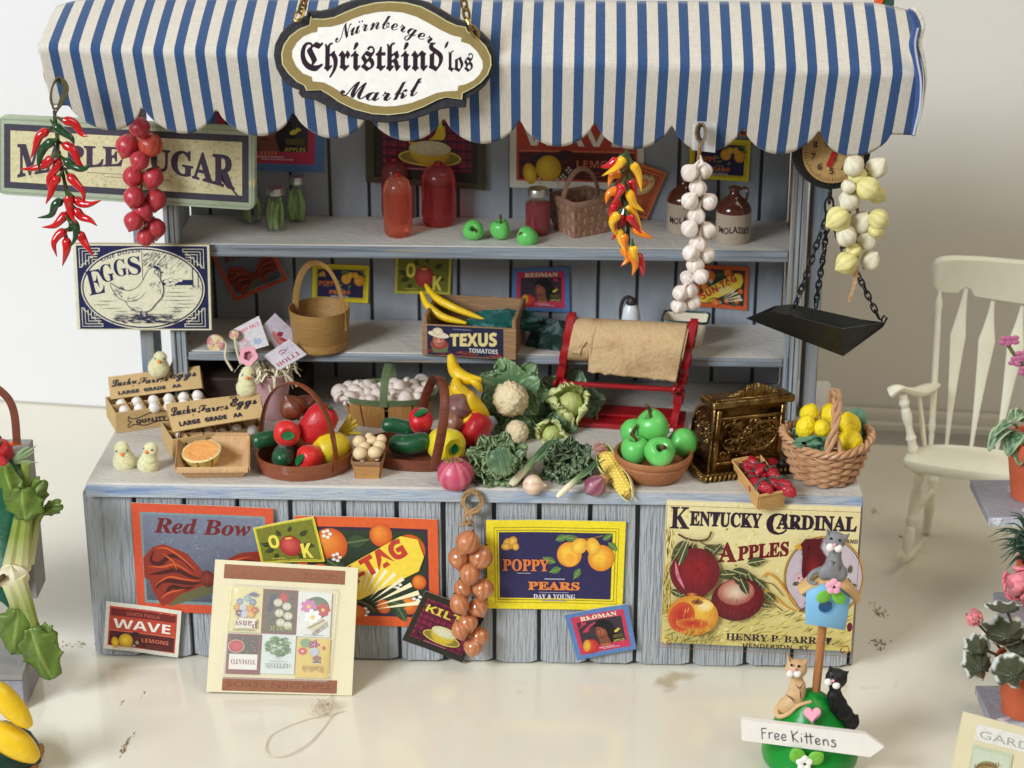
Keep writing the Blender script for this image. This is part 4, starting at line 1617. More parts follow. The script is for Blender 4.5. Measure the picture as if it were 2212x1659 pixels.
for i,p_ in enumerate(L2):
 pepper(t,[C10(*q) for q in p_[1:]],dY -.03+.05*((i*3) % 5)/4,dict(r=(200,20,30),y=YEL,o=ORG)[p_[0]],10.8)
m=MB()
for k in range(3):
 m.tube(spline([P(1357+3*math.sin(i*1.9+k*2),328+i*22,dY+.02) for i in range(12)],4),.004,5)
m.build('stalk','stalk_green',t)
# ---------- bulbs
def bulb(root,X,Y,r,d,col,tip=(0,-1),col2=None,name='onion',rib=.05,neck=.35,mt='clay',asp=1.0,ribs=8,root_tip=True,rough=0):
 """an onion-like bulb; tip = direction of its neck in the picture (x, y down)"""
 c=P(X,Y,d)
 u=upx(c)
 rr=r*u*1.13
 ax=(V((1,0,0))*tip[0] -ZA*tip[1]+V((0,-1,0))*(tip[2] if len(tip)>2 else .2)).normalized()
 M=aim(c,ax,RND.uniform(0,6))
 prof=[(0.0,-.98),(.22,-.96),(.55,-.80),(.86,-.45),(1.0,-.02),(.93,.36),(.70,.68),(.42,.90),(.22,1.06),(.12,1.06+neck*.6),(.07,1.06+neck),(0.0,1.08+neck)]
 prof=[(a*rr,b*rr*asp) for a,b in prof]
 ph=RND.uniform(0,6)
 ca,cb=lin(col),lin(col2 or tuple(int(v*.78) for v in col))
 def cf(a,t):
  k=.5+.5*math.sin(a*ribs*2+ph)
  k=k*k*.75
  if t>.85:
   k=1
  return tuple(ca[i]*(1 -k)+cb[i]*k for i in range(3))+(1,)
 m=MB()
 m.lathe(prof,24,M=M,col=cf,fn=lambda a,t: 1+rib*math.cos(a*ribs+ph)*math.sin(math.pi*min(1,t*1.2))+rough*hsh(a*3,t*9,X))
 if root_tip:
  for k in range(5):
   a=k*1.257
   m.tube([M @ V((0,0,-.95*rr*asp)),M @ V((math.cos(a)*.12*rr,math.sin(a)*.12*rr,-1.12*rr*asp))],rr*.045,4,col=lin((120,86,50)))
 return m.build(name,mt,root)
def rafstring(root,pts,d,n=4,w=2.2,mt='raffia',r=.0036,name='string'):
 m=MB()
 for k in range(n):
  m.tube(spline([P(x+w*math.sin(i*1.9+k*1.7),y,d+.005*math.cos(i*1.9+k*1.7)) for i,(x,y) in enumerate(pts)],4),r,5)
 return m.build(name,mt,root)
# red onions in front of the maple sugar board
dO=.59
t=thing('onion_string','string of glossy pinkish red onions hanging before the Maple Sugar board','onion string',P(305,250,dO))
for i,(x,y,r) in enumerate([(960,178,66),(878,303,74),(1035,298,76),(962,405,61),(918,515,68),(1057,520,64),(922,655,66),(1070,672,68),(985,745,64),(920,820,62),(1065,872,67),(1000,930,58)]):
 X,Y=Z2(x,y)
 bulb(t,X,Y,r*.3141,dO+.03*((i*2) % 3 -1),(192,62,70) if i !=2 else (206,88,62),(RND.uniform(-.6,.6),1+0*i,RND.uniform(-.1,.5)),(160,36,48),neck=.16,rib=.03,ribs=7,mt='clay')
rafstring(t,[(300,232),(302,262),(306,300),(308,340),(306,380),(305,420),(312,460),(314,500)],dO+.03)
# white garlic string right of the middle
dG=.10
t=thing('garlic_string','string of small white garlic bulbs hanging in front of the brown jugs','garlic string',P(1512,290,dG))
for i,(x,y) in enumerate([(1490,374),(1519,369),(1507,407),(1490,434),(1531,436),(1505,467),(1490,494),(1528,498),(1508,528),(1492,546),(1525,551),(1502,572),(1514,598),(1486,601),(1490,627),(1469,633),(1497,653),(1466,661)]):
 cx=1512 -max(0,y -540)*.25
 bulb(t,x,y,17.2 if i<12 else 15.6,dG+.02*((i*2) % 3 -1),(236,224,212),((cx -x)*.03,-1,.1),(206,186,180),'bulb',neck=.85,rib=.10,ribs=5,mt='clay')
rafstring(t,[(1512,300),(1510,330),(1507,360),(1508,400),(1510,450),(1506,500),(1505,550),(1497,600),(1490,640)],dG+.02)
m=MB()
for k in range(8):
 a0=k*.25
 ring_=[(1514+(12 -k*.8)*math.cos(a)+k*.4,287+(22 -k)*math.sin(a)) for a in [j*6.283/10 for j in range(10)]]
 m.tube([P(x,y,dG -.02+.004*k) for x,y in ring_],.0038,5,closed=True)
m.build('loop',mat('loop_brown',(128,108,84),.8,.2,30,.4,60),t)
q=[P(x,y,.13) for x,y in ((1497,262),(1548,264),(1545,330),(1494,324))]
m=MB()
card(q,.003,m,(220,214,196))
m.build('clear_tab','clear_tape',t)
# pale yellow onions hanging right
t=thing('onion_string','string of pale yellow onions hanging at the right end of the awning','onion string',P(1848,350,.06))
LL=[(C20,1110,1075,62,0),(C20,1255,1090,66,0),(C20,1135,1145,58,1),(C20,1200,1222,74,1),(C20,1258,1262,54,1),(C20,1080,1300,64,0),(C20,1010,1420,72,1),(C20,1160,1440,68,0),
      (C20,1268,1418,60,1),(C20,1060,1530,62,0),(C20,1195,1550,64,0),(C20,1250,1490,48,1),(C21,1065,45,66,1),(C21,1215,30,58,0),(C21,1110,-30,50,1),(C20,1075,1210,44,0)]
for i,(f,x,y,r,k) in enumerate(LL):
 X,Y=f(x,y)
 sx=1 if X>1855 else -1
 bulb(t,X,Y,r/3,.06+.03*((i*2) % 3 -1),(226,216,146) if k else (230,222,196),(sx*(.9 if k else .4),.5 if k else -.6,.2),(196,180,112) if k else (206,196,160),neck=.14,rib=.10,ribs=4,mt='dull')
rafstring(t,[(1845,345),(1850,390),(1848,430),(1856,480),(1852,530),(1846,580),(1848,600)],.08,5)
m=MB()
for k in range(9):
 m.tube(spline([P(1849+k -4,575,.05),P(1848+(k -4)*.7,600,.05),P(1843+(k -4)*.5,625,.045),P(1836+(k -4)*.9,652 -(k % 3)*6,.05)],4),lambda t_: .0046*(1 -.6*t_),5)
m.build('tail',mat('dry_husk',(190,152,108),.8,.2,30,.4,60),t)
# shallots on a raffia loop on the counter front
t=thing('shallot_string','string of glossy orange brown shallots on a raffia ring on the counter front','shallot string',P(1018,1085,-.05))
for i,(x,y,r,a) in enumerate([(820,195,70,1.05),(762,295,64,1.1),(905,290,70,1.1),(832,400,60,1.08),(790,495,56,1.12),(920,495,64,1.0),(765,595,56,1.2),(885,615,64,.98),(820,715,60,1.0),(770,765,52,1.15),(892,805,62,1.0),(855,872,58,1.05)]):
 X,Y=C12(x,y)
 bulb(t,X,Y,r/3,-.065+.022*((i*2) % 3 -1),(204,132,88),((RND.uniform(-.7,.7)),1,.3),(152,84,50),neck=.12,rib=.02,ribs=7,asp=a*.95,mt='glossy' if i % 3 else 'clay',name='shallot')
m=MB()
for k in range(9):
 rr=17.5+(k % 3)*2.6
 ring_=[P(1020+rr*math.cos(a)*(1+.04*math.sin(3*a+k)),1084+(rr+3)*math.sin(a)*(1+.05*math.sin(2*a+k)),-.03+.006*(k//3)+.004*math.sin(a*2+k)) for a in [j*6.283/16 for j in range(16)]]
 m.tube(ring_,.0048,5,closed=True)
for k in range(6):
 sgn=-1 if k % 2 else 1
 m.tube(spline([P(1020 -sgn*10,1096,-.03),P(1012+sgn*(3+k),1112,-.035),P(1009+sgn*4,1126+k,-.04),P(1007 -sgn*(10+k),1136,-.03)],4),.0044,5)
m.tube([P(998,1130,-.03),P(1010,1134,-.055),P(1022,1128,-.03),P(1010,1126,-.02)],.005,5,closed=True)
m.build('loop',mat('raffia_light',(172,136,92),.75,.2,30,.5,80),t)
# ---------- hanging scale
t=thing('hanging_scale','round dial scale with black chains and a black metal scoop','scale',P(1794,300,.34))
dS2=.32
cC=P(*C20(965,975),dS2)
u=upx(cC)
M=aim(cC,-NY+V((.10,0,.10)),0)
Mi=M
# axes of the dial face: right and down as seen
zz_=(M.to_3x3() @ V((0,0,1))).normalized()
rx_=(XA -zz_*XA.dot(zz_)).normalized()
dn_=zz_.cross(rx_)*1
if dn_.z>0:
 dn_=-dn_
m=MB()
m.lathe([(60*u,.03),(80*u,.03),(83*u,.02),(84*u,-.03),(78*u,-.06),(0,-.06)],48,M=M)
m.build('case',mat('black_iron',(22,22,22),.42,.2,20,.25,50),t)
m=MB()
pd=Print(None,1,1,m,fn=lambda x,y,z: cC+rx_*(x*u)+dn_*(y*u)+zz_*(.0345+z))
pd.ell(0,0,68,68,(196,160,104),(172,134,82),n=48)
dirt(pd,120,-45,-45,45,45,[(186,148,92),(206,172,118)],4,51)
ink=(40,26,24)
for k in range(60):
 a=R(k*6)
 l=7 if k % 5 else 11
 r0=66 -l
 pd.line([(r0*math.cos(a),r0*math.sin(a)),(64*math.cos(a),64*math.sin(a))],.9,ink)
for s_,x,y in (('8',-41,-10),('7',-45,15),('6',-30,38),('5',-4,47),('4',22,41),('3',40,22),('2',42,-6),('%',-16,-12)):
 pd.text(s_,x,y,19,ink,'sansb' if s_ !='%' else 'sans',align='c')
pd.poly([(-4,-2),(6,0),(3,16),(-6,31),(-14,32),(-16,27),(-8,10)],(176,30,26))
pd.ell(2,14,2.2,2.2,(60,50,44),n=12)
m.build('dial','print',t,ang=0)
CH=[[(955,1228),(952,1270),(948,1330),(942,1370)]]
m=MB()
chain(m,[P(*C20(x,y),dS2 -.01) for x,y in ((955,1222),(952,1290),(946,1370))],.052,.017,.0048)
hang=P(*C20(944,1376),dS2 -.01)
E1,E2,E3=P(*C21(708,375),.16),P(*C21(862,330),.40),P(*C21(1270,400),.24)
chain(m,[hang,P(*C20(846,1650),.26),P(*C21(790,160),.22),E1],.030,.0105,.0038)
chain(m,[hang,P(*C20(915,1640),.34),P(*C21(885,160),.38),E2],.030,.0105,.0038)
chain(m,[hang,P(*C20(1040,1610),.27),P(*C21(1150,150),.25),E3],.030,.0105,.0038)
m.build('chain','black_iron',t)
A_,B_,C_,D_,E_=P(*C21(408,404),.24),P(*C21(556,352),.13),P(*C21(1040,474),.10),P(*C21(1302,432),.25),P(*C21(1040,650),.20)
F_,G_,H_,I_=P(*C21(600,322),.36),P(*C21(705,312),.40),P(*C21(1170,414),.36),P(*C21(1300,460),.25)
m=MB()
faces=[[A_,B_,C_,E_],[E_,C_,D_,I_],[A_,E_,G_,F_],[E_,I_,H_,G_],[I_,D_,H_],[A_,F_,B_.lerp(A_,.75)]]
for f in faces:
 k=len(f)
 cen=(A_+C_+D_+G_+H_)/5
 q=[v.lerp(cen,.035)+ZA*.002 for v in f]
 m.add(f,[tuple(range(k))],sm=False)
 m.add(q,[tuple(range(k))[::-1]],sm=False)
 for i in range(k):
  m.add([f[i],f[(i+1) % k],q[(i+1) % k],q[i]],[(0,1,2,3)],sm=False)
m.tube([D_ -ZA*.01,D_+ZA*.012 -XA*.01,D_+ZA*.03,D_+ZA*.02+XA*.012],.005,6,closed=True)
m.build('scoop',mat('scoop_iron',(36,36,34),.38,.25,12,.12,30,metal=.3),t,ang=20)
# ---------------------------------------------------------------- things on the shelves
Z3=zf_(208.5,658.3,.25298)
Z4=zf_(537.6,768.05,.19842)
Z5=zf_(811.9,740.6,.20167)
Z6=zf_(1009.4,757.1,.20502)
Z7=zf_(1141,647.3,.2050)
Z8=zf_(1305.7,811.9,.1984)
Z9=zf_(1569,822.9,.17855)
mat('glass',(120,140,130),.03,0,5,0,alpha=.06,spec=.9,coat=.8)
mat('tin_lid',(206,206,200),.28,.06,20,.05,40,metal=.9)
mat('bean_green',(160,184,112),.5,.15,20,.2,50)
mat('wicker_tan',(150,112,90),.6,.16,20,.3,60)
def foot(X,Yb,z,r_px=0):
 """centre of the foot of a round thing whose nearest bottom edge is seen at X,Yb"""
 g=G(X,Yb,z)
 return g+NY*(r_px*upx(g))
def up(p,dY):
 return dY*upx(p)/.93
def lathe_obj(name,mt,c,prof,parent=None,seg=32,**k):
 m=MB()
 m.lathe(prof,seg,M=Matrix.Translation(c),fn=k.pop('fn',None),col=k.pop('col',None))
 return m.build(name,mt,parent,origin=None if parent else c,**k)
def jar(X,Yb,Yt,hw,label,kind):
 c=foot(X,Yb,zu,hw)
 u=upx(c)
 r=hw*u
 h=up(c,Yb -Yt) -r*.3
 t=thing('pickle_jar' if kind=='bean' else 'jam_jar',label,'jar',c,group='glass jars of green beans' if kind=='bean' else None)
 T=.0035
 hs=h*.80
 o=[(r*.9,.001),(r,.02),(r,hs*.82),(r*.86,hs*.95),(r*.68,hs),(r*.68,hs*1.06)]
 i_=[(a -T,b+(T if k else T*1.5)) for k,(a,b) in enumerate(o)]
 lathe_obj('glass_body','glass',c,o+[(o[-1][0] -T,o[-1][1])]+i_[::-1]+[(0,T*2)],t)
 lp=[(r*.74,hs*1.0),(r*.77,hs*1.01),(r*.77,hs*1.16),(r*.72,hs*1.19),(0,hs*1.19)]
 lathe_obj('lid','tin_lid',c,[(0,hs*1.0)]+lp,t)
 if kind=='bean':
  rg=random.Random(X)
  for k in range(11):
   a=rg.uniform(0,6.28)
   q=r*.62*math.sqrt(rg.random())
   x,y=q*math.cos(a),q*math.sin(a)
   m=MB()
   m.tube(spline([c+V((x,y,.012)),c+V((x*1.1+rg.uniform(-.01,.01),y*1.1,hs*.45)),c+V((x*.9+rg.uniform(-.012,.012),y*.9,hs*rg.uniform(.78,.9)))],3),lambda q_: .009*(1.15 -abs(q_ -.5)),6)
   m.build('bean','bean_green',t)
 else:
  mat('jam',(138,14,34),.1,.1,10,0,coat=.4)
  lathe_obj('jam','jam',c,[(0,.008),(r*.86,.008),(r*.93,.03),(r*.93,hs*.80),(r*.7,hs*.86),(0,hs*.86)],t)
 return t
jar(541,488,392,24,'leftmost jar of green beans, half hidden by the maple sugar board','bean')
jar(595,504,404,25,'jar of green beans with shiny lid standing in front of the other','bean')
jar(641,486,380,22,'jar of green beans nearest the juice bottles on the top shelf','bean')
jar(1161,513,406,29,'jar of dark red jam with metal lid on the top shelf','jam')
mat('juice',(1,1,1),.2,.06,6,.12,12,attr=True,coat=.35,sss=.0,trans=.8,ior=1.25)
mat('cap_red',(170,28,36),.3,.05,10,.05,20)
for i,(X,Yb,Yt,hw,mt,lab) in enumerate([(852,480,352,30,(226,96,92),'red juice bottle standing behind the orange one at the left'),(858,516,384,31,(240,122,92),'orange red juice bottle standing in front on the top shelf'),
                                               (946,494,360,37,(222,84,84),'wide red juice bottle to the right of the other two')]):
 c=foot(X,Yb,zu,hw*.9)
 u=upx(c)
 r,h=hw*u,up(c,Yb -Yt) -hw*u*.3
 t=thing('juice_bottle',lab,'bottle',c)
 o=[(0,.001),(r*.82,.001),(r*.95,.015),(r,h*.2),(r*.97,h*.45),(r,h*.70),(r*.95,h*.82),(r*.78,h*.92),(r*.48,h*.98),(r*.26,h*1.0),(0,h)]
 fn=lambda a,q: 1+.025*math.cos(4*a)
 lq=lin(mt)
 lp_=lin(tuple(min(255,v+46) for v in mt))
 lathe_obj('bottle_body','juice',c,[(a*.99,b) for a,b in o],t,fn=fn,col=lambda a,q: lq if q<.55 else lp_)
 lathe_obj('cap','cap_red',c,[(0,h*.99),(r*.26,h*.99),(r*.26,h*1.03),(r*.20,h*1.05),(0,h*1.05)],t)
def apple(X,Y,r,d,ax,label,col=(104,200,98),stem=1,grp=None,parent=None,name='green_apple',deep=.5,stl=1.0):
 c=P(X,Y,d)
 u=upx(c)
 R_=r*u
 ax=V(ax).normalized()
 M=aim(c,ax,RND.uniform(0,6))
 prof=[(0,-.80),(.14,-.84),(.34,-.90),(.62,-.80),(.90,-.42),(1.0,.05),(.93,.48),(.72,.80),(.46,.92),(.27,.84),(.15,.84 -deep*.6),(0,.84 -deep)]
 t=thing(name,label,'apple',c -ZA*R_*.9,group=grp)
 m=MB()
 sk=RND.uniform(0,6)
 m.lathe([(a*R_,b*R_) for a,b in prof],28,M=M,fn=lambda a,q: 1+.08*math.cos(a+sk)+.04*math.cos(3*a+sk)*(q>.2)+.02*math.cos(2*a+q*5))
 m.build('flesh',mat('apple_green',col,.34,.10,5,.12,18,coat=.2,sss=.12,col2=(136,214,118),mix=.62),t)
 if stem:
  m=MB()
  b=RND.uniform(-.3,.3)
  m.tube(spline([M @ V((0,0,(.86 -deep)*R_)),M @ V((.06*R_,.02,1.0*R_)),M @ V((b*R_,.12*R_,(1.0+.62*stl)*R_))],4),lambda q: R_*(.10+.035*q),7)
  m.build('stalk','stem',t)
 return t
cz=lambda X,Y,z,r: (lambda g: NY.dot(g)+r*upx(g))(G(X,Y,z))
apple(1024,499,23,cz(1024,522,zu,18),(-.15,-.85,.5),'green apple with its hollow turned to the viewer, left of three on the top shelf',stem=1,deep=.9,stl=-.6)
apple(1082,496,22,cz(1082,522,zu,18),(-.1,-.15,1),'green apple standing upright with a tall stalk, between two others',stem=1,stl=1.1)
apple(1141,511,23,cz(1141,531,zu,18),(-.85,-.25,.7),'green apple lying on its side in front of the jam jar',stem=1,deep=.3,stl=-.2)
# jugs
mat('jug_brown',(84,40,26),.14,.12,8,.05,20,coat=.5)
mat('jug_grey',(176,160,140),.5,.08,12,.15,50)
for X,Yb,Yt,hw,lab,tx in ((1477,510,386,36,'brown topped stoneware jug half hidden behind the garlic string','MOLASSES'),(1585,531,408,38,'brown topped stoneware jug standing right of the garlic string','MOLASSES')):
 c=foot(X,Yb,zu,hw)
 u=upx(c)
 r,h=hw*u,up(c,Yb -Yt) -hw*u*.3
 t=thing('stoneware_jug',lab,'jug',c,group='stoneware jugs')
 o=[(0,.001),(r*.94,.001),(r,.012),(r,h*.56)]
 lathe_obj('lower_body','jug_grey',c,o+[(0,h*.56)],t)
 lb_=[q for q in bpy.data.objects if q.parent is t][0]
 o=[(0,h*.55),(r*1.005,h*.555),(r*1.0,h*.60),(r*.86,h*.70),(r*.5,h*.80),(r*.30,h*.86),(r*.26,h*.93),(r*.34,h*.96),(r*.34,h*.99),(r*.26,h),(0,h)]
 lathe_obj('upper_body','jug_brown',c,o,t)
 m=MB()
 m.tube(spline([c+XA*r*.28+ZA*h*.95,c+XA*r*.60+ZA*h*.98,c+XA*r*.74+ZA*h*.88,c+XA*r*.66+ZA*h*.74],5),r*.085,8)
 m.build('handle','jug_brown',t)
 m=MB()
 pd=Print(None,1,1,m,fn=lambda x,y,z,c=c,r=r: c+XA*(math.sin(x)*(r*1.003+z)) -NY*(math.cos(x)*(r*1.003+z))+ZA*(-y))
 pd.text(tx,-.95,-h*.22,h*.17,(34,26,26),'sans',width=1.9,bold=.01,fn=lambda q,a,b: (a,b+h*.02*math.sin(q*9)))
 m.build('lettering','print',lb_,ang=0)
# woven basket with a bow handle on the top shelf
def square_basket():
 c=G(1254,498,zu)
 u=upx(c)
 t=thing('splint_basket','small square woven splint basket with a bow handle on the top shelf','basket',c)
 a0=R(32)
 w0,w1,h,n=46*u,54*u,.150,7
 ux,uy=V((math.cos(a0),math.sin(a0),0)),V((-math.sin(a0),math.cos(a0),0))
 w0*=.9
 w1*=.9
 for k in range(5):
  z0=h*k/5
  ww=w0+(w1 -w0)*(k+.5)/5
  m=MB()
  pts,sg=[],32
  for i in range(4*8):
   s_,q=divmod(i,8)
   tt=-1+2*q/8
   e=.0035*(1 if (q+k) % 2 else -1)
   b=[(tt,-1),(1,tt),(-tt,1),(-1,-tt)][s_]
   nn=[(0,-1),(1,0),(0,1),(-1,0)][s_]
   pts.append(c+ux*(b[0]*ww+nn[0]*e)+uy*(b[1]*ww+nn[1]*e)+ZA*(z0+h/10))
  m.tube(pts,1,4,closed=True,flat=(h/10*.92*1.3,.003),up=(0,0,1))
  m.build('splint','wicker_tan',t)
 for s_ in range(4):
  for q in range(5):
   tt=-.8+1.6*q/4
   b=[(tt,-1),(1,tt),(-tt,1),(-1,-tt)][s_]
   m=MB()
   p0=c+ux*b[0]*w0*1.0+uy*b[1]*w0*1.0+ZA*.002
   p1=c+ux*b[0]*w1+uy*b[1]*w1+ZA*h
   m.tube([p0,p1],1,4,flat=(.0022,.010),up=[tuple(-uy),tuple(ux),tuple(uy),tuple(-ux)][s_])
   m.build('stake',mat('splint_light',(184,146,116),.6,.12,16,.2,60),t)
 m=MB()
 rim=[c+ux*a*w1*1.02+uy*b*w1*1.02+ZA*h for a,b in ((-1,-1),(1,-1),(1,1),(-1,1))]
 rr=[]
 for i in range(4):
  rr+=[rim[i].lerp(rim[(i+1) % 4],f) for f in (.06,.5,.94)]
 m.tube(rr,1,6,closed=True,flat=(.014,.006),up=(0,0,1))
 m.build('rim','wicker_tan',t)
 m=MB()
 m.box(c+ZA*.004,(w0*1.9,w0*1.9,.006),rot=Matrix.Rotation(a0,4,'Z'))
 m.build('base','wicker_tan',t)
 m=MB()
 hp=[]
 for k in range(17):
  a=math.pi*k/16
  hp.append(c+ux*(-math.cos(a)*w1*.98)+ZA*(h*.7+math.sin(a)*.17))
 m.tube(hp,1,6,flat=(.004,.012),up=tuple(uy.cross(V((1,0,0)))) if False else None)
 m.build('handle','wicker_tan',t)
square_basket()
# round bentwood basket on the lower shelf
c=foot(686,771,zl,58)
u=upx(c)
r=66*u
h=up(c,86)
mat('bentwood',(168,128,72),.5,.12,10,.3,40,stretch=(1,1,6))
t=thing('bentwood_basket','round yellow brown bentwood basket with hoop handle on the lower shelf','basket',c)
lathe_obj('wall','bentwood',c,[(r*.82,.002),(r*.88,.03),(r*.90,.034),(r*1.0,h),(r*.975,h),(r*.86,.03),(r*.8,.012),(0,.012)],t,seg=40)
m=MB()
for z0,z1,k in ((.012,.045,.90),):
 m.lathe([(r*k,z0),(r*(k+.012),z0),(r*(k+.03),z1),(r*(k+.01),z1)],40,M=Matrix.Translation(c))
m.build('lower_hoop','bentwood',t)
m=MB()
a0=R(-28)
hx=V((math.cos(a0),math.sin(a0),0))
hp=[c -hx*r*.95*math.cos(math.pi*k/20)+ZA*(h*.55+math.sin(math.pi*k/20)**.8*(h*.45+.20)) for k in range(21)]
m.tube(hp,1,6,flat=(.0035,.016))
m.build('handle','bentwood',t)
# tomato crate with two bananas in it
FL,FR=G(*C11(533,640),zl),G(*C11(1130,672),zl)
e=(FR -FL).normalized()
ne=V((-e.y,e.x,0))
wd_=(FR -FL).length
hC=up(FL,68)
mat('crate_wood',(156,120,84),.65,.14,10,.35,36,stretch=(.4,1,4))
t=thing('tomato_crate','wooden Texus tomato crate holding bananas on the lower shelf','crate',(FL+FR)/2)
dp=.30
def crate_box(nm,a,b,d0,d1,z0,z1,mt='crate_wood',bev=.003):
 m=MB()
 m.box(FL+e*(a+b)/2+ne*(d0+d1)/2+ZA*(z0+z1)/2,(b -a,d1 -d0,z1 -z0),rot=Matrix.Rotation(math.atan2(e.y,e.x),4,'Z'),bev=bev)
 return m.build(nm,mt,t)
crate_box('end_panel',0,.016,0,dp,.001,hC*1.22)
crate_box('end_panel',wd_ -.016,wd_,0,dp,.001,hC*1.22)
f_=crate_box('side_panel',-.004,wd_+.004,-.012,-.001,.002,hC*.99)
crate_box('side_panel',.017,wd_ -.017,dp -.012,dp,.002,hC*1.20)
crate_box('base',.017,wd_ -.017,.0,dp -.013,.003,.015)
q=[FL+e*a -ne*.0135+ZA*z for a,z in ((wd_*.05,hC*.97),(wd_*.87,hC*.97),(wd_*.87,hC*.06),(wd_*.05,hC*.06))]
m=MB()
pd=Print(q,100,40,m,lift=.0004)
pd.rect(0,0,100,40,(30,30,62))
strokes(pd,60,2,32,98,40,14,2,0,[(140,50,44),(96,40,46),(160,76,50)],61,6)
pd.ell(16,26,12,8,(150,60,48))
pd.ell(15,20,8,9.5,(214,150,122),(160,84,66))
pd.ell(15,12,14,4.2,(228,214,186),rot=10)
pd.ell(14,8,7,5.5,(232,220,196),(206,186,150))
pd.line([(12,24),(17,25),(20,23)],1.2,(120,40,36))
pd.ell(12,18,1.2,.8,(50,30,30),n=8)
pd.ell(18,18.5,1.2,.8,(50,30,30),n=8)
pd.poly([(6,30),(16,33),(28,28),(26,36),(8,37)],(96,112,70))
pd.rect(34,3,58,4.4,(110,116,140))
pd.text('TEXUS',30,25.5,22,(226,206,140),'sansb',width=62,bold=.03,fn=lambda tt,a,b: (a,b*(1.0+.12*tt) -3*tt+1))
pd.text('TOMATOES',55,34.5,8.4,(220,220,216),'sansb',width=38)
m.build('paper_label','print',f_,ang=0)
def banana(name,pts,r,label,d=None,pos=None,cat='banana',col=(226,190,40),grp=None,parent=None,ends=True,mt='clay',asp=1.0,tipc=(96,74,40)):
 q=pos or [P(x,y,dd) for (x,y),dd in zip(pts,d)]
 u=upx(q[0])
 path=spline(q,7)
 m=MB()
 cA,cB=lin(col),lin(tipc)
 def rad(t_):
  return r*u*max(.16,min(1,(math.sin(math.pi*min(1,max(0,.06+.9*t_)))**.55)))
 def cf(t_):
  k=1 if (t_<.03 or t_>.97) else 0
  k=k if ends else 0
  return tuple(cA[i]*(1 -k*.5)+cB[i]*k*.5 for i in range(3))+(1,)
 m.tube(path,rad,10,col=cf)
 return m.build(name,mt,parent,label=label,cat=cat,group=grp)
dc=NY.dot(FL)
mat('yellow_clay',(238,196,30),.4,.10,7,.2,30,coat=.12,sss=.05,speck=((196,140,24),9,.66))
banana('banana',[C11(545,185),C11(605,265),C11(730,335),C11(925,412)],9,'upper of two bananas lying in the tomato crate',[dc+.26,dc+.2,dc+.14,dc+.1],mt='yellow_clay')
banana('banana',[C11(517,232),C11(562,322),C11(660,395),C11(810,436)],9,'lower of two bananas lying in the tomato crate',[dc+.18,dc+.13,dc+.09,dc+.06],mt='yellow_clay')
def crumple(name,c,rx,ry,rz,mt,label,cat,seed=1,parent=None,k=.45,ang=0):
 m=MB()
 m.ball(c,(rx,ry,rz),nu=26,nv=16,fn=lambda d: 1+k*noise.noise(d*2.2+V((seed,0,0)))+k*.5*noise.noise(d*5+V((0,seed,0))))
 return m.build(name,mt,parent,label=label,cat=cat,ang=ang)
mat('teal_cloth',(18,92,84),.5,.2,14,.5,40,sheen=.2)
mat('dark_green_cloth',(16,52,44),.5,.2,14,.5,30,sheen=.2)
crumple('green_cloth',P(*C11(1045,425),dc+.14),.155,.08,.045,'teal_cloth','crumpled teal cloth filling the right of the tomato crate','cloth',3,ang=35)
crumple('green_cloth',P(*C11(1385,560),dc+.14),.115,.07,.085,'dark_green_cloth','dark green crumpled cloth lying behind the red paper cutter','cloth',5,ang=35)
crumple('green_cloth',P(*C11(1600,615),dc+.12),.10,.06,.03,'dark_green_cloth','low fold of green cloth seen through the torn paper','cloth',8,ang=35)
# white enamel bottle with a dark hooked handle
c=P(1362,735,DF+.22)
c.z=zl
t=thing('white_bottle','white bottle with dark neck and handle near the back wall of the lower shelf','bottle',c)
lathe_obj('body',mat('enamel_white',(226,226,230),.2,.03,6,.03,10,coat=.4),c,[(0,.001),(.040,.001),(.044,.02),(.042,.10),(.034,.145),(.020,.165),(0,.165)],t)
lathe_obj('neck',mat('dark_handle',(58,50,48),.45,.2,10,.2,30),c,[(0,.160),(.022,.160),(.025,.172),(.018,.178),(.014,.19),(0,.19)],t)
m=MB()
m.tube(spline([c+V((-.035,0,.03)),c+V((-.046,0,.12)),c+V((-.036,0,.18)),c+V((-.01,0,.195)),c+V((.012,0,.178))],5),.008,7)
m.build('handle','dark_handle',t)
# cream enamel tin with green rim
c=G(1481,748,zl)+NY*.05
t=thing('enamel_tin','cream enamel loaf tin with dark green rim behind the paper roll','tin',c)
a0=-YAW -R(8)
ux,uy=V((math.cos(a0),math.sin(a0),0)),V((-math.sin(a0),math.cos(a0),0))
def loop4(wx,wy,z,r=.02,n=4):
 o=[]
 for sx,sy,s0 in ((1,-1,-90),(1,1,0),(-1,1,90),(-1,-1,180)):
  for k in range(n):
   a=R(s0+90*k/(n -1))
   o.append(c+ux*(sx*(wx -r)+r*math.cos(a))+uy*(sy*(wy -r)+r*math.sin(a))+ZA*z)
 return o
m=MB()
ls=[loop4(.075,.05,.001),loop4(.10,.07,.115),loop4(.094,.064,.115),loop4(.070,.045,.008)]
n=len(ls[0])
m.add([p for l in ls for p in l],[(j*n+i,j*n+(i+1) % n,(j+1)*n+(i+1) % n,(j+1)*n+i) for j in range(3) for i in range(n)]+[tuple(range(n))[::-1],tuple(range(3*n,4*n))])
m.build('body',mat('enamel_cream',(222,210,184),.25,.05,8,.03,20,coat=.3),t)
m=MB()
m.tube(loop4(.099,.069,.116),.006,8,closed=True)
m.build('rim',mat('enamel_green',(30,62,54),.3,.1,8,.05,20),t)
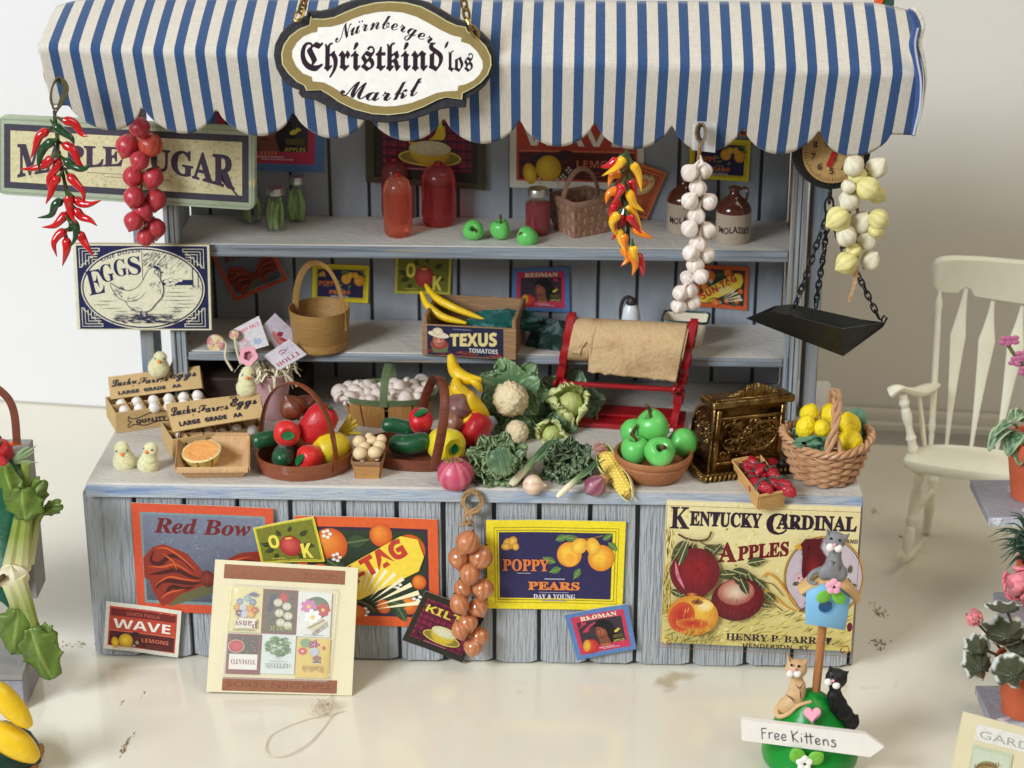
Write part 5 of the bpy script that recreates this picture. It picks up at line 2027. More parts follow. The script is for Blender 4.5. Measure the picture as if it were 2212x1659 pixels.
# tall pink bucket of flyers, paper shreds and lollipops
cb=foot(*Z3(1500,998),CT,24)
t=thing('pink_bucket','tall pink paper bucket with shredded paper behind the left egg cartons','bucket',cb)
u=upx(cb)
tilt=Matrix.Rotation(R(-3),4,'Y')
Mb=Matrix.Translation(cb) @ tilt
hb=up(cb,101)
m=MB()
m.lathe([(24*u,.001),(50*u,hb),(47.5*u,hb),(22*u,.01),(0,.01)],36,M=Mb)
m.build('wall',mat('pink_paper',(206,160,164),.55,.08,8,.15,30),t)
mat('shred',(232,224,190),.6,.06,20,.1,60)
rg=random.Random(9)
m=MB()
for k in range(120):
 a=rg.uniform(0,6.283)
 q=46*u*math.sqrt(rg.random())
 p0=Mb @ V((q*math.cos(a),q*math.sin(a),hb*.97))
 ln=rg.uniform(.03,.075)
 dr=V((math.cos(a+rg.uniform(-1,1)),math.sin(a+rg.uniform(-1,1)),rg.uniform(-.2,.8)))*ln
 p1=p0+dr*.6+ZA*.02
 p2=p0+dr*1.1+ZA*rg.uniform(-.05,.03)+V((rg.uniform(-.02,.02),0,0))
 m.tube(spline([p0,p1,p2],3),1,4,flat=(.0012,.0045))
m.build('shredded_paper','shred',None,label='cream shredded paper spilling from the pink bucket',cat='paper',kind='stuff')
def flyer(q,d,cols,fn,label):
 q=planar([P(x,y,dd) for (x,y),dd in zip(q,d)])
 m=MB()
 card(q,.004,m,cols)
 pd=Print(q,100,120,m,lift=.0006)
 fn(pd)
 return m.build('leaflet','print',label=label,cat='leaflet',ang=0)
dB=NY.dot(cb)
def fl1(p):
 p.rect(2,2,98,118,(206,200,200))
 p.text('FUNNY PALS',8,34,22,(206,40,84),'sansb',width=84)
 strokes(p,70,8,44,92,112,16,2.4,0,[(170,150,160),(188,120,140),(150,160,180),(196,176,120)],71,40)
 p.ell(70,92,14,12,(150,170,190))
 p.ell(30,70,10,7,(214,150,160))
def fl2(p):
 p.rect(2,2,98,118,(206,196,208))
 strokes(p,80,8,8,92,112,18,3,30,[(196,180,200),(180,150,170),(222,212,220)],72,60)
 p.ell(40,84,18,14,(196,120,110))
 p.leaf(36,76,36,12,-80,(150,40,70))
 p.leaf(44,78,34,12,-60,(176,60,80))
 p.text('BB',70,112,26,(60,50,120),'sansb',width=24)
def fl3(p):
 p.rect(2,2,98,118,(222,214,220))
 p.text('HOLLI',84,112,30,(160,30,60),'serif',width=96,rot=-90)
 p.text('O:',20,70,40,(176,40,60),'serif',width=26)
 strokes(p,40,8,8,60,50,14,2.4,10,[(150,130,180),(176,150,170)],73,30)
flyer([Z3(1140,225),Z3(1385,95),Z3(1470,345),Z3(1228,418)],[dB+.06,dB+.06,dB -.0,dB -.0],(230,226,222),fl1,'upright leaflet with pink lettering on the left of the pink bucket')
flyer([Z3(1525,72),Z3(1795,330),Z3(1640,560),Z3(1415,185)],[dB+.10,dB+.10,dB+.03,dB+.04],(222,212,222),fl2,'pale lilac leaflet standing at the back of the pink bucket')
flyer([Z3(1648,295),Z3(1795,425),Z3(1560,560),Z3(1425,440)],[dB -.02,dB -.02,dB -.04,dB -.05],(232,226,230),fl3,'white leaflet with sideways red letters leaning out of the pink bucket')
for (x,y,r_,pts,lab) in ((1018,325,78,[(1060,300),(1105,340),(1100,450),(1160,560)],'swirled lollipop wrapped in clear film at the left of the bucket'),
                             (1175,255,44,[(1180,290),(1200,400),(1230,500)],'small lollipop half hidden behind the left leaflet')):
 c=P(*Z3(x,y),dB -.04+(.06 if r_<50 else 0))
 u_=upx(c)*.253
 t=thing('lollipop',lab,'lollipop',c -ZA*r_*u_)
 m=MB()
 m.lathe([(0,-.014),(r_*u_*.9,-.012),(r_*u_,0),(r_*u_*.9,.012),(0,.014)],28,M=aim(c,-NY+V((.1,0,.1))),col=lambda a,q: lin((232,214,150)) if math.sin(a*2+q*16)>.2 else (lin((214,120,130)) if math.sin(a*2+q*16)<-.5 else lin((236,226,210))))
 m.build('candy','glossy',t)
 m=MB()
 m.tube(spline([P(*Z3(*q),dB -.04) for q in pts],4),.0055,6)
 m.build('stick','shred',t)
m=MB()
m.lathe([(.020,-.012),(.040,-.010),(.042,.008),(.02,.010),(.02,-.012)],20,M=aim(P(*Z3(1300,440),dB -.07),(-.3,-1,.6)),fn=lambda a,q: 1+.1*math.cos(5*a))
m.build('pink_sweet',mat('pink_clay',(214,140,150),.45,.06,8,.1,30),label='pink ring shaped sweet lying on the shredded paper',cat='sweet')
# dark opening low on the left of the cabinet: a brown crate standing in the shade
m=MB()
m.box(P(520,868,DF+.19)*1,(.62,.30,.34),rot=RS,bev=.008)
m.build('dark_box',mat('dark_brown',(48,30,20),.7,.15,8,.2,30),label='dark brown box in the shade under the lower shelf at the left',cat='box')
# ---------------------------------------------------------------- on the counter, left half
mat('egg_card',(196,164,112),.8,.06,12,.2,60)
mat('egg_shell',(238,230,222),.5,.03,10,.05,40,sss=.08)
mat('felt',(250,244,188),.95,.10,60,.9,260,sheen=1.0,dist=.01)
def egg_at(c,r,tilt,label,grp):
 m=MB()
 M=aim(c,tilt,0)
 m.lathe([(0,-1.0*r),(.45*r,-.88*r),(.80*r,-.55*r),(.96*r,-.05*r),(.90*r,.38*r),(.66*r,.80*r),(.36*r,1.05*r),(0,1.18*r)],18,M=M)
 return m.build('egg','egg_shell',label=label,cat='egg',group=grp)
def carton(FL,FR,dpt,hgt,lid_px,lid_d,label,key,eggs,wrong):
 """FL, FR: front bottom corners on the counter; lid_px: four picture corners of the open lid"""
 e=(FR -FL).normalized()
 ne=V((-e.y,e.x,0))
 w=(FR -FL).length
 t=thing('egg_carton',label,'egg carton',(FL+FR)/2)
 rot=Matrix.Rotation(math.atan2(e.y,e.x),4,'Z')
 def bx(nm,a0,a1,d0,d1,z0,z1):
  m=MB()
  m.box(FL+e*(a0+a1)/2+ne*(d0+d1)/2+ZA*(z0+z1)/2,(a1 -a0,d1 -d0,z1 -z0),rot=rot,bev=.0015)
  return m.build(nm,'egg_card',t)
 T=.005
 bx('base',0,w,0,dpt,.001,.007)
 fpn=bx('front_panel',0,w,0,T,.0075,hgt)
 bx('back_panel',0,w,dpt -T,dpt,.0075,hgt)
 bx('end_panel',0,T,T+.0002,dpt -T -.0002,.0075,hgt)
 bx('end_panel',w -T,w,T+.0002,dpt -T -.0002,.0075,hgt)
 for k in range(1,6):
  bx('divider',w*k/6 -.002,w*k/6+.002,T+.001,dpt -T -.001,.0075,hgt*1.05)
 bx('divider',T+.001,w -T -.001,dpt/2 -.002,dpt/2+.002,.0075,hgt*.98)
 # printed ribbon on the front
 q=[FL+e*a -ne*.001+ZA*z for a,z in ((w*.03,hgt*.97),(w*.97,hgt*.97),(w*.97,hgt*.05),(w*.03,hgt*.05))]
 m=MB()
 pd=Print(q,200,34,m,lift=.0004)
 ink=(34,30,42)
 pd.line([(24,8),(30,13),(46,13),(80,6),(110,8),(150,14),(176,8)],1.6,ink,5)
 pd.line([(24,28),(36,24),(60,28),(90,24),(130,26),(176,24)],1.6,ink,5)
 pd.line([(24,8),(22,16),(30,18),(20,24),(24,28)],1.6,ink,2)
 pd.text('QUALITY FRESH',40,23,9.5,ink,'sansb',width=120,bold=.03)
 m.build('ribbon_print','print',fpn,ang=0)
 # lid
 L=[P(x,y,d) for (x,y),d in zip(lid_px,lid_d)]
 m=MB()
 nl=(L[3] -L[0]).cross(L[1] -L[0]).normalized()
 nl=-nl if nl.dot(CAM -L[0])<0 else nl
 bow=lambda u,v: L[0].lerp(L[1],u).lerp(L[3].lerp(L[2],u),v)+nl*(.006*math.sin(math.pi*v)+.003*math.sin(math.pi*u))
 m.grid(bow,24,12,thick=.005)
 # folded top rim of the lid
 back=[L[0]+nl*-.045 -ZA*.012,L[1]+nl*-.045 -ZA*.012]
 m.add([L[0],L[1],back[1],back[0]],[(0,1,2,3)],sm=False)
 m.add([L[0],back[0],L[3] -nl*.03,L[3]],[(0,1,2,3)],sm=False)
 m.add([L[1],L[2],L[2] -nl*.03,back[1]],[(0,1,2,3)],sm=False)
 ld_=m.build('lid','egg_card',t)
 m=MB()
 pd=Print(None,200,78,m,fn=lambda x,y,z: bow(x/200,y/78)+nl*(z+.0066),lift=.0006)
 pd.text('Lucky',6,38,38,ink,'script',width=56,bold=.018)
 pd.text('Farms',64,42,36,ink,'script',width=66,bold=.018)
 pd.text('Eggs',134,36,40,ink,'script',width=58,bold=.018)
 pd.line([(136,8),(142,3),(150,6),(146,12),(140,10)],2.4,ink,4)
 for k,(s_,x,ww) in enumerate((('LARGE',18,46),('GRADE',74,48),('AA',136,20))):
  pd.text(s_,x,68,15,ink,'sansb',width=ww,bold=.04)
 m.build('lid_print','print',ld_,ang=0)
 for k,(x,y,r_,dd,row) in enumerate(eggs):
  c=P(x,y,dd)
  egg_at(c,r_*upx(c),(RND.uniform(-.3,.3),-.5+RND.uniform(-.2,.2),1),row,'eggs in the '+key)
 return t
ORD=('first','second','third','fourth','fifth','sixth','seventh','eighth')
A0,A1=G(*Z3(170,1100),CT),G(*Z3(955,985),CT)
da=NY.dot(A0)
eg=[]
for i,x in enumerate((212,345,488,618,743,865)):
 y=848 -13.5*i+(8 if i==0 else 0)
 eg.append((*Z3(x,y),12.8,da+.145+.006*i,ORD[i]+' egg from the left in the back row of the rear carton'))
for i,x in enumerate((240,365,493,622,745,868)):
 y=908 -14*i
 eg.append((*Z3(x,y),12.6,da+.06+.008*i,ORD[i]+' egg from the left in the front row of the rear carton'))
carton(A0,A1,.20,up(A0,(1100 -925)*.253),[Z3(100,622),Z3(882,527),Z3(905,712),Z3(125,810)],[da+.25,da+.27,da+.20,da+.18],
       'rear egg carton standing open, a felt chick sitting on its lid','rear carton',eg,0)
B0,B1=G(*Z3(655,1318),CT),G(*Z3(1440,1200),CT)
db=NY.dot(B0)
eg=[(*Z3(x,y),12.4,db+.11+.006*i,ORD[i]+' egg from the left showing under the lid of the front carton') for i,(x,y) in enumerate(((715,1135),(835,1118),(960,1095),(1075,1100),(1200,1068),(1330,1075)))]
carton(B0,B1,.20,up(B0,(1318 -1150)*.253),[Z3(588,855),Z3(1395,762),Z3(1430,965),Z3(655,1092)],[db+.16,db+.17,db+.03,db+.03],
       'front egg carton with half closed lid, a felt chick standing on it','front carton',eg,0)
def chick(body,rb,head,rh,d,look,label):
 c,hc=P(*body,d),P(*head,d -.01)
 u=upx(c)
 R1,R2=rb*u*1.06,rh*u*1.08
 t=thing('felt_chick',label,'toy chick',c -ZA*R1*.95,group='yellow felt chicks')
 m=MB()
 fz=lambda dd: 1+.05*noise.noise(dd*3+V((rb,head[0],0)))
 m.ball(c -ZA*R1*.04,(R1,R1*.95,R1*.98),nu=28,nv=18,fn=fz)
 m.ball(hc,(R2,R2*.95,R2),nu=22,nv=14,fn=fz)
 for k in range(2):
  f=.35+.3*k
  q=c.lerp(hc,f)
  rr=R1*.80 if k==0 else R2*.92
  m.ball(q,rr,nu=20,nv=12,fn=fz)
 # loose wool fibres
 rg=random.Random(int(head[0]))
 for k in range(750):
  d_=V((rg.gauss(0,1),rg.gauss(0,1),rg.gauss(0,1))).normalized()
  hd=rg.random()<.35
  b0=(hc+d_*R2*.98) if hd else (c+V((d_.x*R1,d_.y*R1*.95,d_.z*R1*.96))*.99)
  tn=d_.cross(V((rg.gauss(0,1),rg.gauss(0,1),rg.gauss(0,1)))).normalized()
  b1=b0+d_*rg.uniform(.003,.008)+tn*rg.uniform(.003,.012)
  s_=tn.cross(d_)*.0005
  m.add([b0 -s_,b0+s_,b1],[(0,1,2)])
 t=m.build('woollen_body','felt',t,ang=0)
 lk=V(look).normalized()
 m=MB()
 bc=hc+lk*R2*.93
 m.lathe([(R2*.30,-.004),(R2*.24,R2*.14),(0,R2*.46)],10,M=aim(bc,lk))
 m.build('beak',mat('beak_orange',(244,130,40),.7,.08,20,.2,60),t)
 for sg in (-1,1):
  s_=lk.cross(ZA).normalized()
  ed=(lk*.70+s_*sg*.66+ZA*.30).normalized()
  m=MB()
  m.ball(hc+ed*R2*.93,R2*.15,nu=8,nv=6)
  m.build('eye',mat('eye_black',(16,14,14),.2,0,5,0),t)
chick(Z3(530,535),22,Z3(543,455),13.5,da+.22,(.02,-.92,-.22),'felt chick sitting on the lid of the rear egg carton')
chick(Z3(1280,705),21,Z3(1292,583),14,db+.17,(.02,-.9,-.45),'felt chick standing on the lid of the front egg carton')
d3=cz(*Z3(240,1418),CT,22)
chick(Z3(240,1335),24,Z3(216,1228),15,d3,(.15,-.85,-.5),'felt chick at the far left of the counter with lowered beak')
d4=cz(*Z3(440,1440),CT,22)
chick(Z3(442,1357),22,Z3(464,1236),15,d4,(-.4,-.9,.0),'felt chick right of the far left one, beak raised')
# chip wood tray with half a melon
TB=[G(*Z3(x,y),CT+.002) for x,y in ((790,1290),(1240,1285),(1245,1468),(768,1474))]
TT=[P(*Z3(x,y),NY.dot(b)+o) for (x,y),b,o in zip(((712,1118),(1302,1122),(1292,1402),(684,1408)),TB,(.03,.03,-.035,-.035))]
mat('chip_wood',(214,172,124),.6,.10,8,.35,40,stretch=(5,5,.5),sss=.05)
t=thing('chip_tray','pale chip wood tray holding half a melon near the front edge','tray',sum(TB,V())/4)
c=sum(TB,V())/4
m=MB()
card(TB,.002,m,(200,160,110))
m.build('base','chip_wood',t)
for i in range(4):
 j=(i+1) % 4
 a,b,c2,d_=TT[i],TT[j],TB[j],TB[i]
 n=(b -a).cross(d_ -a).normalized()*.003
 m=MB()
 m.add([a,b,c2,d_,a+n,b+n,c2+n,d_+n],[(0,1,2,3),(7,6,5,4),(0,4,5,1),(1,5,6,2),(2,6,7,3),(3,7,4,0)],sm=False)
 m.build('side_panel','chip_wood',t)
for i in (0,1,2,3):
 j=(i+1) % 4
 m=MB()
 o=(TT[i]+TT[j])/2 -sum(TT,V())/4
 o.z=0
 o=o.normalized()*.006
 m.tube([TT[i]+o,TT[j]+o],1,4,flat=(.013,.0035),up=(0,0,1))
 m.build('rim_strip','chip_wood',t)
cm=P(*Z3(893,1250),NY.dot(c)+.01)
u=upx(cm)*.253
t=thing('melon_half','halved melon with orange flesh lying in the chip wood tray','melon',cm -ZA*150*u)
Mm=Matrix.Translation(cm) @ Euler((R(12),R(-5),0)).to_matrix().to_4x4()
m=MB()
def mcol(a,q):
 s_=abs(math.sin(a*4+.35))
 return lin((70,96,52)) if s_<.10 else lin((222,208,120))
m.lathe([(0,-150*u),(70*u,-142*u),(118*u,-112*u),(150*u,-64*u),(170*u,-6*u),(171*u,0)],72,M=Mm,col=mcol,fn=lambda a,q: 1+.02*hsh(a*14,q*16) -.015*(abs(math.sin(a*4+.35))<.14))
m.lathe([(170*u,0),(160*u,.003),(0,.0)],48,M=Mm,col=lambda a,q: lin((232,214,150)))
m.build('rind',mat('rind',(1,1,1),.6,.12,60,.5,60,attr=True),t)
m=MB()
m.lathe([(150*u,.0035),(90*u,.0045),(60*u,-.004),(20*u,-.009),(0,-.009)],40,M=Mm,col=lambda a,q: lin((240,168,96)) if q<.6 else lin((236,126,60)))
m.build('flesh',mat('melon_flesh',(1,1,1),.4,.08,30,.25,60,attr=True),t)
def oval_basket(name,label,cx,w,dp,rot,z0,hgt,mt,hA,hB,htop,hw=.022,thick=.0045,floor=True,flare=1.02,hexp=1.0):
 """bent band basket; hA,hB angles where the handle is fixed; htop apex point"""
 t=thing(name,label,'basket',cx)
 ca,sa=math.cos(rot),math.sin(rot)
 def el(a,k,z):
  x,y=w*k*math.cos(a),dp*k*math.sin(a)
  return cx+V((x*ca -y*sa,x*sa+y*ca,z))
 N_=56
 for nm,k0,k1,za,zb in (('wall',.985,flare,.002,hgt),):
  m=MB()
  vs,fs=[],[]
  ring_=[(k0,za),(k1,zb),(k1 -thick/w*1.6,zb),(k0 -thick/w*1.6,za)]
  for k_,z_ in ring_:
   for i in range(N_):
    vs.append(el(2*math.pi*i/N_,k_,z_))
  for j in range(4):
   for i in range(N_):
    fs.append((j*N_+i,j*N_+(i+1) % N_,((j+1) % 4)*N_+(i+1) % N_,((j+1) % 4)*N_+i))
  m.add(vs,fs)
  m.build(nm,mt,t)
 m=MB()
 m.add([el(2*math.pi*i/N_,.965,.008) for i in range(N_)]+[el(2*math.pi*i/N_,.965,.002) for i in range(N_)],[tuple(range(N_)),tuple(range(2*N_ -1,N_ -1,-1))],sm=False)
 m.build('base',mt,t)
 pa,pb=el(hA,1.02,hgt*.3),el(hB,1.02,hgt*.3)
 mid=V(htop)
 hp=[]
 for k in range(25):
  a=math.pi*k/24
  base=pa.lerp(pb,(1 -math.cos(a))/2)
  s_=math.sin(a)**hexp
  apex_off=mid -(pa+pb)/2
  hp.append(base+apex_off*s_)
 m=MB()
 side=(pb -pa).cross(ZA).normalized()
 m.tube(hp,1,6,flat=(hw,thick),up=tuple(side))
 m.build('handle',mt,t)
 return t
mat('copper_wood',(140,74,42),.30,.16,9,.15,40,coat=.4,stretch=(1,1,5),col2=(104,52,30),mix=.62)
mat('red_wood',(120,62,40),.42,.2,9,.25,40,coat=.2,stretch=(1,1,5),col2=(86,42,28),mix=.6)
# basket one
pL,pR=G(*Z4(165,1235),CT),G(*Z4(1105,1110),CT)
pc=G(*Z4(600,1240),CT)+NY*.03
u=upx(pc)
hb1=up(pc,33)
oval_basket('oval_basket','copper coloured oval bentwood basket of vegetables, nearest the melon',pc,(pR -pL).length*.53,.155,R(9),CT,hb1,'copper_wood',
   R(-52),R(150),P(*Z4(500,300),NY.dot(pc)+.02),hw=.019,hexp=.75)
d1=NY.dot(pc)
# basket two
pc2=G(*Z5(440,1240),CT)+NY*.03
pc2=G(*Z5(470,1215),CT)
hb2=up(pc2,25)
oval_basket('oval_basket','red brown oval bentwood basket of vegetables behind the big red onion',pc2,.235,.165,R(-6),CT,hb2,'red_wood',
   R(-70),R(100),P(*Z5(700,385),NY.dot(pc2)+.02),hw=.021,hexp=.62)
d2=NY.dot(pc2)
def pepperveg(X,Y,r,d,ax,col,label,lobes=4,asp=1.0,green=(36,116,66),name='bell_pepper',cat='pepper',deep=.10,cap=.5,mt='waxy'):
 c=P(X,Y,d)
 R_=r*upx(c)
 M=aim(c,V(ax).normalized(),RND.uniform(0,6))
 t=thing(name,label,cat,c -ZA*R_)
 m=MB()
 prof=[(0,-.86),(.3,-.95),(.62,-.88),(.88,-.52),(.96,-.05),(1.0,.35),(.86,.72),(.55,.90),(.25,.82),(0,.74)]
 ph=RND.uniform(0,6)
 m.lathe([(a*R_,b*R_*asp) for a,b in prof],32,M=M,col=lin(col),fn=lambda a,q: 1+deep*(abs(math.cos(a*lobes/2+ph)) -.6)*math.sin(math.pi*min(1,q+.15))+.03*hsh(math.cos(a)*2,q*3,X))
 m.build('flesh',mt,t)
 m=MB()
 n=9
 for k in range(1):
  pts=[]
  for i in range(14):
   a=6.283*i/14
   rr=R_*cap*(1.0+.28*math.cos(2*a+ph))
   pts.append((rr*math.cos(a),rr*.62*math.sin(a)))
  vs=[M @ V((x,y,R_*asp*(.90 -.1*(abs(x)/R_))+.003)) for x,y in pts]
  cc=M @ V((0,0,R_*asp*.86))
  vs2=[v+(M.to_3x3() @ V((0,0,1))).normalized()*.006 for v in vs]
  m.add(vs+vs2+[cc],[(i,(i+1) % 14,14+(i+1) % 14,14+i) for i in range(14)]+[(14+i,14+(i+1) % 14,28) for i in range(14)],lin(green))
 m.tube([M @ V((0,0,R_*asp*.8)),M @ V((.02*R_,.05*R_,R_*asp*1.02))],R_*.08,6,col=lin(green))
 m.build('calyx','clay',t)
 return t
mat('waxy',(1,0,0),.42,.10,7,.3,22,attr=True,sss=.10,coat=.10,sheen=.25)
def cucumber(pts,r,label,d,col=(28,84,52),mt='cuke',name='cucumber'):
 q=[P(x,y,dd) for (x,y),dd in zip(pts,d)]
 u=upx(q[0])
 m=MB()
 m.tube(spline(q,8),lambda t_: r*u*max(.2,(1 -abs(2*t_ -1)**5)**.5*1.0),14)
 return m.build(name,mt,label=label,cat='cucumber')
mat('cuke',(26,82,48),.34,.14,8,.2,26,coat=.12,sss=.05,sheen=.25,speck=((70,128,62),24,.60))
cucumber([Z4(45,935),Z4(120,925),Z4(220,900),Z4(300,880)],17.5,'dark green cucumber poking out of the left of the first basket',[d1+.02,d1+.02,d1+.04,d1+.06])
cucumber([Z4(352,1130),Z4(372,1080),Z4(400,1030)],23,'cucumber seen end on at the front of the first basket',[d1 -.11,d1+.02,d1+.12])
pepperveg(*Z4(408,838),29,d1 -.02,(.22,-.9,.12),(214,42,38),'round red pepper with green calyx facing forward, left in the first basket',asp=.92,deep=.05)
pepperveg(*Z4(745,745),36,d1+.05,(.75,.2,.9),(196,28,34),'long red pepper leaning up to the right in the first basket',asp=1.35,deep=.08,cap=.22)
pepperveg(*Z4(665,1110),28,d1 -.06,(-.85,-.6,.05),(214,44,36),'red pepper with its green top turned left, low in the first basket',asp=.96,deep=.05,cap=.62)
pepperveg(*Z4(900,1005),34,d1+.02,(-.7,-.6,.1),(226,198,36),'yellow pepper under the handle of the first basket',asp=1.25,deep=.10,cap=.3)
bulbs=thing('brown_onion','pair of brown onions at the back of the first basket','onion',P(*Z4(500,640),d1+.1))
bulb(bulbs,*Z4(475,570),25,d1+.08,(128,66,40),(-.45,-1,.1),(84,44,30),neck=.28,rib=.08,ribs=5,mt='clay',rough=.05)
bulb(bulbs,*Z4(620,545),22,d1+.14,(112,58,40),(.6,-.6,0),(76,40,28),neck=.28,rib=.08,ribs=5,mt='clay',rough=.05)
for i,(a,b,c3) in enumerate((((980,830),(1060,740),(1108,640)),((1000,850),(1090,770),(1172,700)),((1010,850),(1100,800),(1185,750)),((990,870),(1100,845),(1225,850)))):
 banana('banana',[Z4(*a),Z4(*b),Z4(*c3)],5.4,ORD[i]+' tiny yellow banana from the top, sticking out right of the first basket',d=[d1+.12]*3,col=(214,190,60),grp='tiny bananas beside the first basket',mt='clay',ends=False)
cucumber([Z5(60,895),Z5(170,880),Z5(300,905),Z5(420,935)],16.5,'rear one of two cucumbers lying in the second basket',[d2+.06]*4)
cucumber([Z5(140,1060),Z5(280,1095),Z5(440,1075),Z5(580,1020)],22,'front one of two cucumbers lying in the second basket',[d2 -.02,d2 -.03,d2 -.03,d2])
pepperveg(*Z5(478,838),27,d2+.06,(.05,-.42,1),(206,26,34),'red pepper with upright green leaf, top left in the second basket',asp=.95,deep=.16,cap=.55)
pepperveg(*Z5(745,1095),40,d2 -.02,(.55,-.85,.1),(238,216,40),'yellow pepper behind the handle of the second basket',asp=1.0,deep=.10,cap=.34)
pepperveg(*Z5(1060,925),31,d2+.10,(.55,.3,.9),(190,26,34),'red pepper at the right end of the second basket',asp=1.3,deep=.14,cap=.2)
t=thing('brown_onion','two purple brown onions under the banana bunch in the second basket','onion',P(*Z5(830,850),d2+.1))
bulb(t,*Z5(815,845),22,d2+.08,(150,104,84),(-.3,1,.2),(112,74,62),neck=.3,rib=.10,ribs=4,rough=.06)
bulb(t,*Z5(880,690),27,d2+.12,(134,92,88),(1,.35,.1),(100,66,64),neck=.45,rib=.10,ribs=4,rough=.06)
bn=[((795,130,.17),(850,300,.17),(960,380,.15),(1130,400,.13)),((850,380,.12),(880,500,.10),(1000,590,.10),(1120,640,.12)),((760,470,.17),(850,560,.17),(960,640,.16),(1060,720,.15)),
      ((1005,530,.07),(1040,640,.07),(1120,720,.08),(1200,790,.10)),((1010,400,.10),(1080,440,.10),(1130,520,.11)),((920,860,.03),(1020,790,.05),(1100,740,.07),(1190,740,.09))]
for i,row in enumerate(bn):
 banana('banana',[Z5(x,y) for x,y,_ in row],(15.5,17,14,15.5,9,8)[i],['tallest upright banana of the bunch left of the cauliflower','thick banana below the tallest one in the bunch','banana mostly hidden at the back of the bunch','front banana of the bunch nearest the cauliflower',
           'short banana curling out of the top of the bunch','thin pale banana under the bunch, above the red pepper'][i],d=[d2+.05+z for _,_,z in row],mt='yellow_clay')
# long trug of mushrooms
mL,mR=G(742,932,CT),G(925,932,CT)
mc=(mL+mR)/2+NY*.10
mc=G(838,915,CT)+NY*.06
um=upx(mc)
wM=100*um
hM=up(mc,62)
t=thing('mushroom_basket','long chip basket with green rim and handle, heaped with mushrooms','basket',mc)
mat('tan_veneer',(178,128,70),.6,.12,8,.3,40,stretch=(3,3,.4))
mat('green_band',(96,112,74),.6,.12,10,.4,40,stretch=(.5,.5,6))
def elM(a,k,z):
 return mc+XA*(wM*k*math.copysign(abs(math.cos(a))**.8,math.cos(a)))+NY*(.13*k*math.copysign(abs(math.sin(a))**.8,math.sin(a)))+ZA*z
def bandM(nm,k0,k1,z0,z1,mt,th=.03):
 m=MB()
 N_=48
 vs=[]
 for k_,z_ in ((k0,z0),(k1,z1),(k1 -th,z1),(k0 -th,z0)):
  vs+=[elM(6.2832*i/N_,k_,z_+.014*math.cos(6.2832*i/N_)*(0 if z_<.01 else 1)*0) for i in range(N_)]
 m.add(vs,[(j*N_+i,j*N_+(i+1) % N_,((j+1) % 4)*N_+(i+1) % N_,((j+1) % 4)*N_+i) for j in range(4) for i in range(N_)])
 m.build(nm,mt,t)
for k in range(12):
 m=MB()
 a0,a1=6.2832*k/12+.02,6.2832*(k+1)/12 -.02
 vs=[elM(a0+(a1 -a0)*i/4,kk,zz) for kk,zz in ((.86,.003),(.99,hM*.9),(.96,hM*.9),(.83,.003)) for i in range(5)]
 m.add(vs,[(j*5+i,j*5+i+1,((j+1) % 4)*5+i+1,((j+1) % 4)*5+i) for j in range(4) for i in range(4)])
 m.build('slat','tan_veneer',t)
bandM('rim',.995,1.02,hM*.80,hM*1.0,'green_band')
m=MB()
m.add([elM(6.2832*i/40,.94,hM*.62) for i in range(40)],[tuple(range(40))],sm=False)
m.build('base','tan_veneer',t)
m=MB()
hp=[]
for k in range(17):
 a=math.pi*k/16
 hp.append(mc+XA*.0+XA*(-.01+.02*k/16) -NY*(.135*math.cos(a))+ZA*(hM*.8+math.sin(a)**.8*.135))
m.tube(hp,1,6,flat=(.0035,.020),up=(0,-1,0.01))
m.build('handle','green_band',t)
mat('mushroom',(222,206,194),.55,.10,14,.15,40,sss=.08)
def mushroom_mesh(r,seed):
 m=MB()
 rg=random.Random(seed)
 m.lathe([(0,-.30),(.22,-.95),(.30,-.98),(.26,-.5),(.30,-.34),(.86,-.30),(1.0,-.12),(.98,.16),(.80,.50),(.48,.72),(0,.80)][1:],14,M=Matrix.Scale(r,4),fn=lambda a,q: 1+.03*math.cos(2*a+seed))
 o=m.build('mushroom','mushroom',origin=(0,0,0),label='x',cat='mushroom')
 return o
protos=[mushroom_mesh(.034,1),mushroom_mesh(.030,2),mushroom_mesh(.026,3)]
MP=[(985,390),(1045,405),(1060,335),(1100,345),(1180,340),(1215,305),(1135,385),(1190,410),(1285,405),(1290,345),(1345,310),(1430,345),(1395,420),(1335,480),(1240,480),(1110,460),(1050,480),(985,450),
      (1470,440),(1590,300),(1580,420),(1650,350),(1660,430),(1720,275),(1730,400),(1800,300),(1815,350),(1880,265),(1880,400),(1930,325),(1950,410),(1990,360),(1780,450),(1700,470),(1600,460),(1370,370),(1240,360),(1540,350),(1850,450)]
rg=random.Random(5)
grp='mushrooms heaped in the green rimmed basket'
for i,(x,y) in enumerate(MP):
 yy=(y -300)/190
 c=P(*Z4(x,y+4),NY.dot(mc)+.11 -.20*yy)
 o=protos[i % 3] if i<3 else dup(protos[i % 3])
 o.location=c
 o.rotation_euler=(rg.uniform(-1.6,.9),rg.uniform(-1,1),rg.uniform(0,6))
 s_=rg.uniform(.8,1.12)
 o.scale=(s_,s_,s_)
 o['label']='whitish mushroom heaped in the long green rimmed basket'
 o['group']=grp
m=MB()
m.add([elM(6.2832*i/40,.92,hM*.84) for i in range(40)]+[mc+ZA*hM*1.0],[(i,(i+1) % 40,40) for i in range(40)])
m.build('mushroom_bed','mushroom',label='mass of small mushrooms filling the middle of the green rimmed basket',cat='mushrooms',kind='stuff')
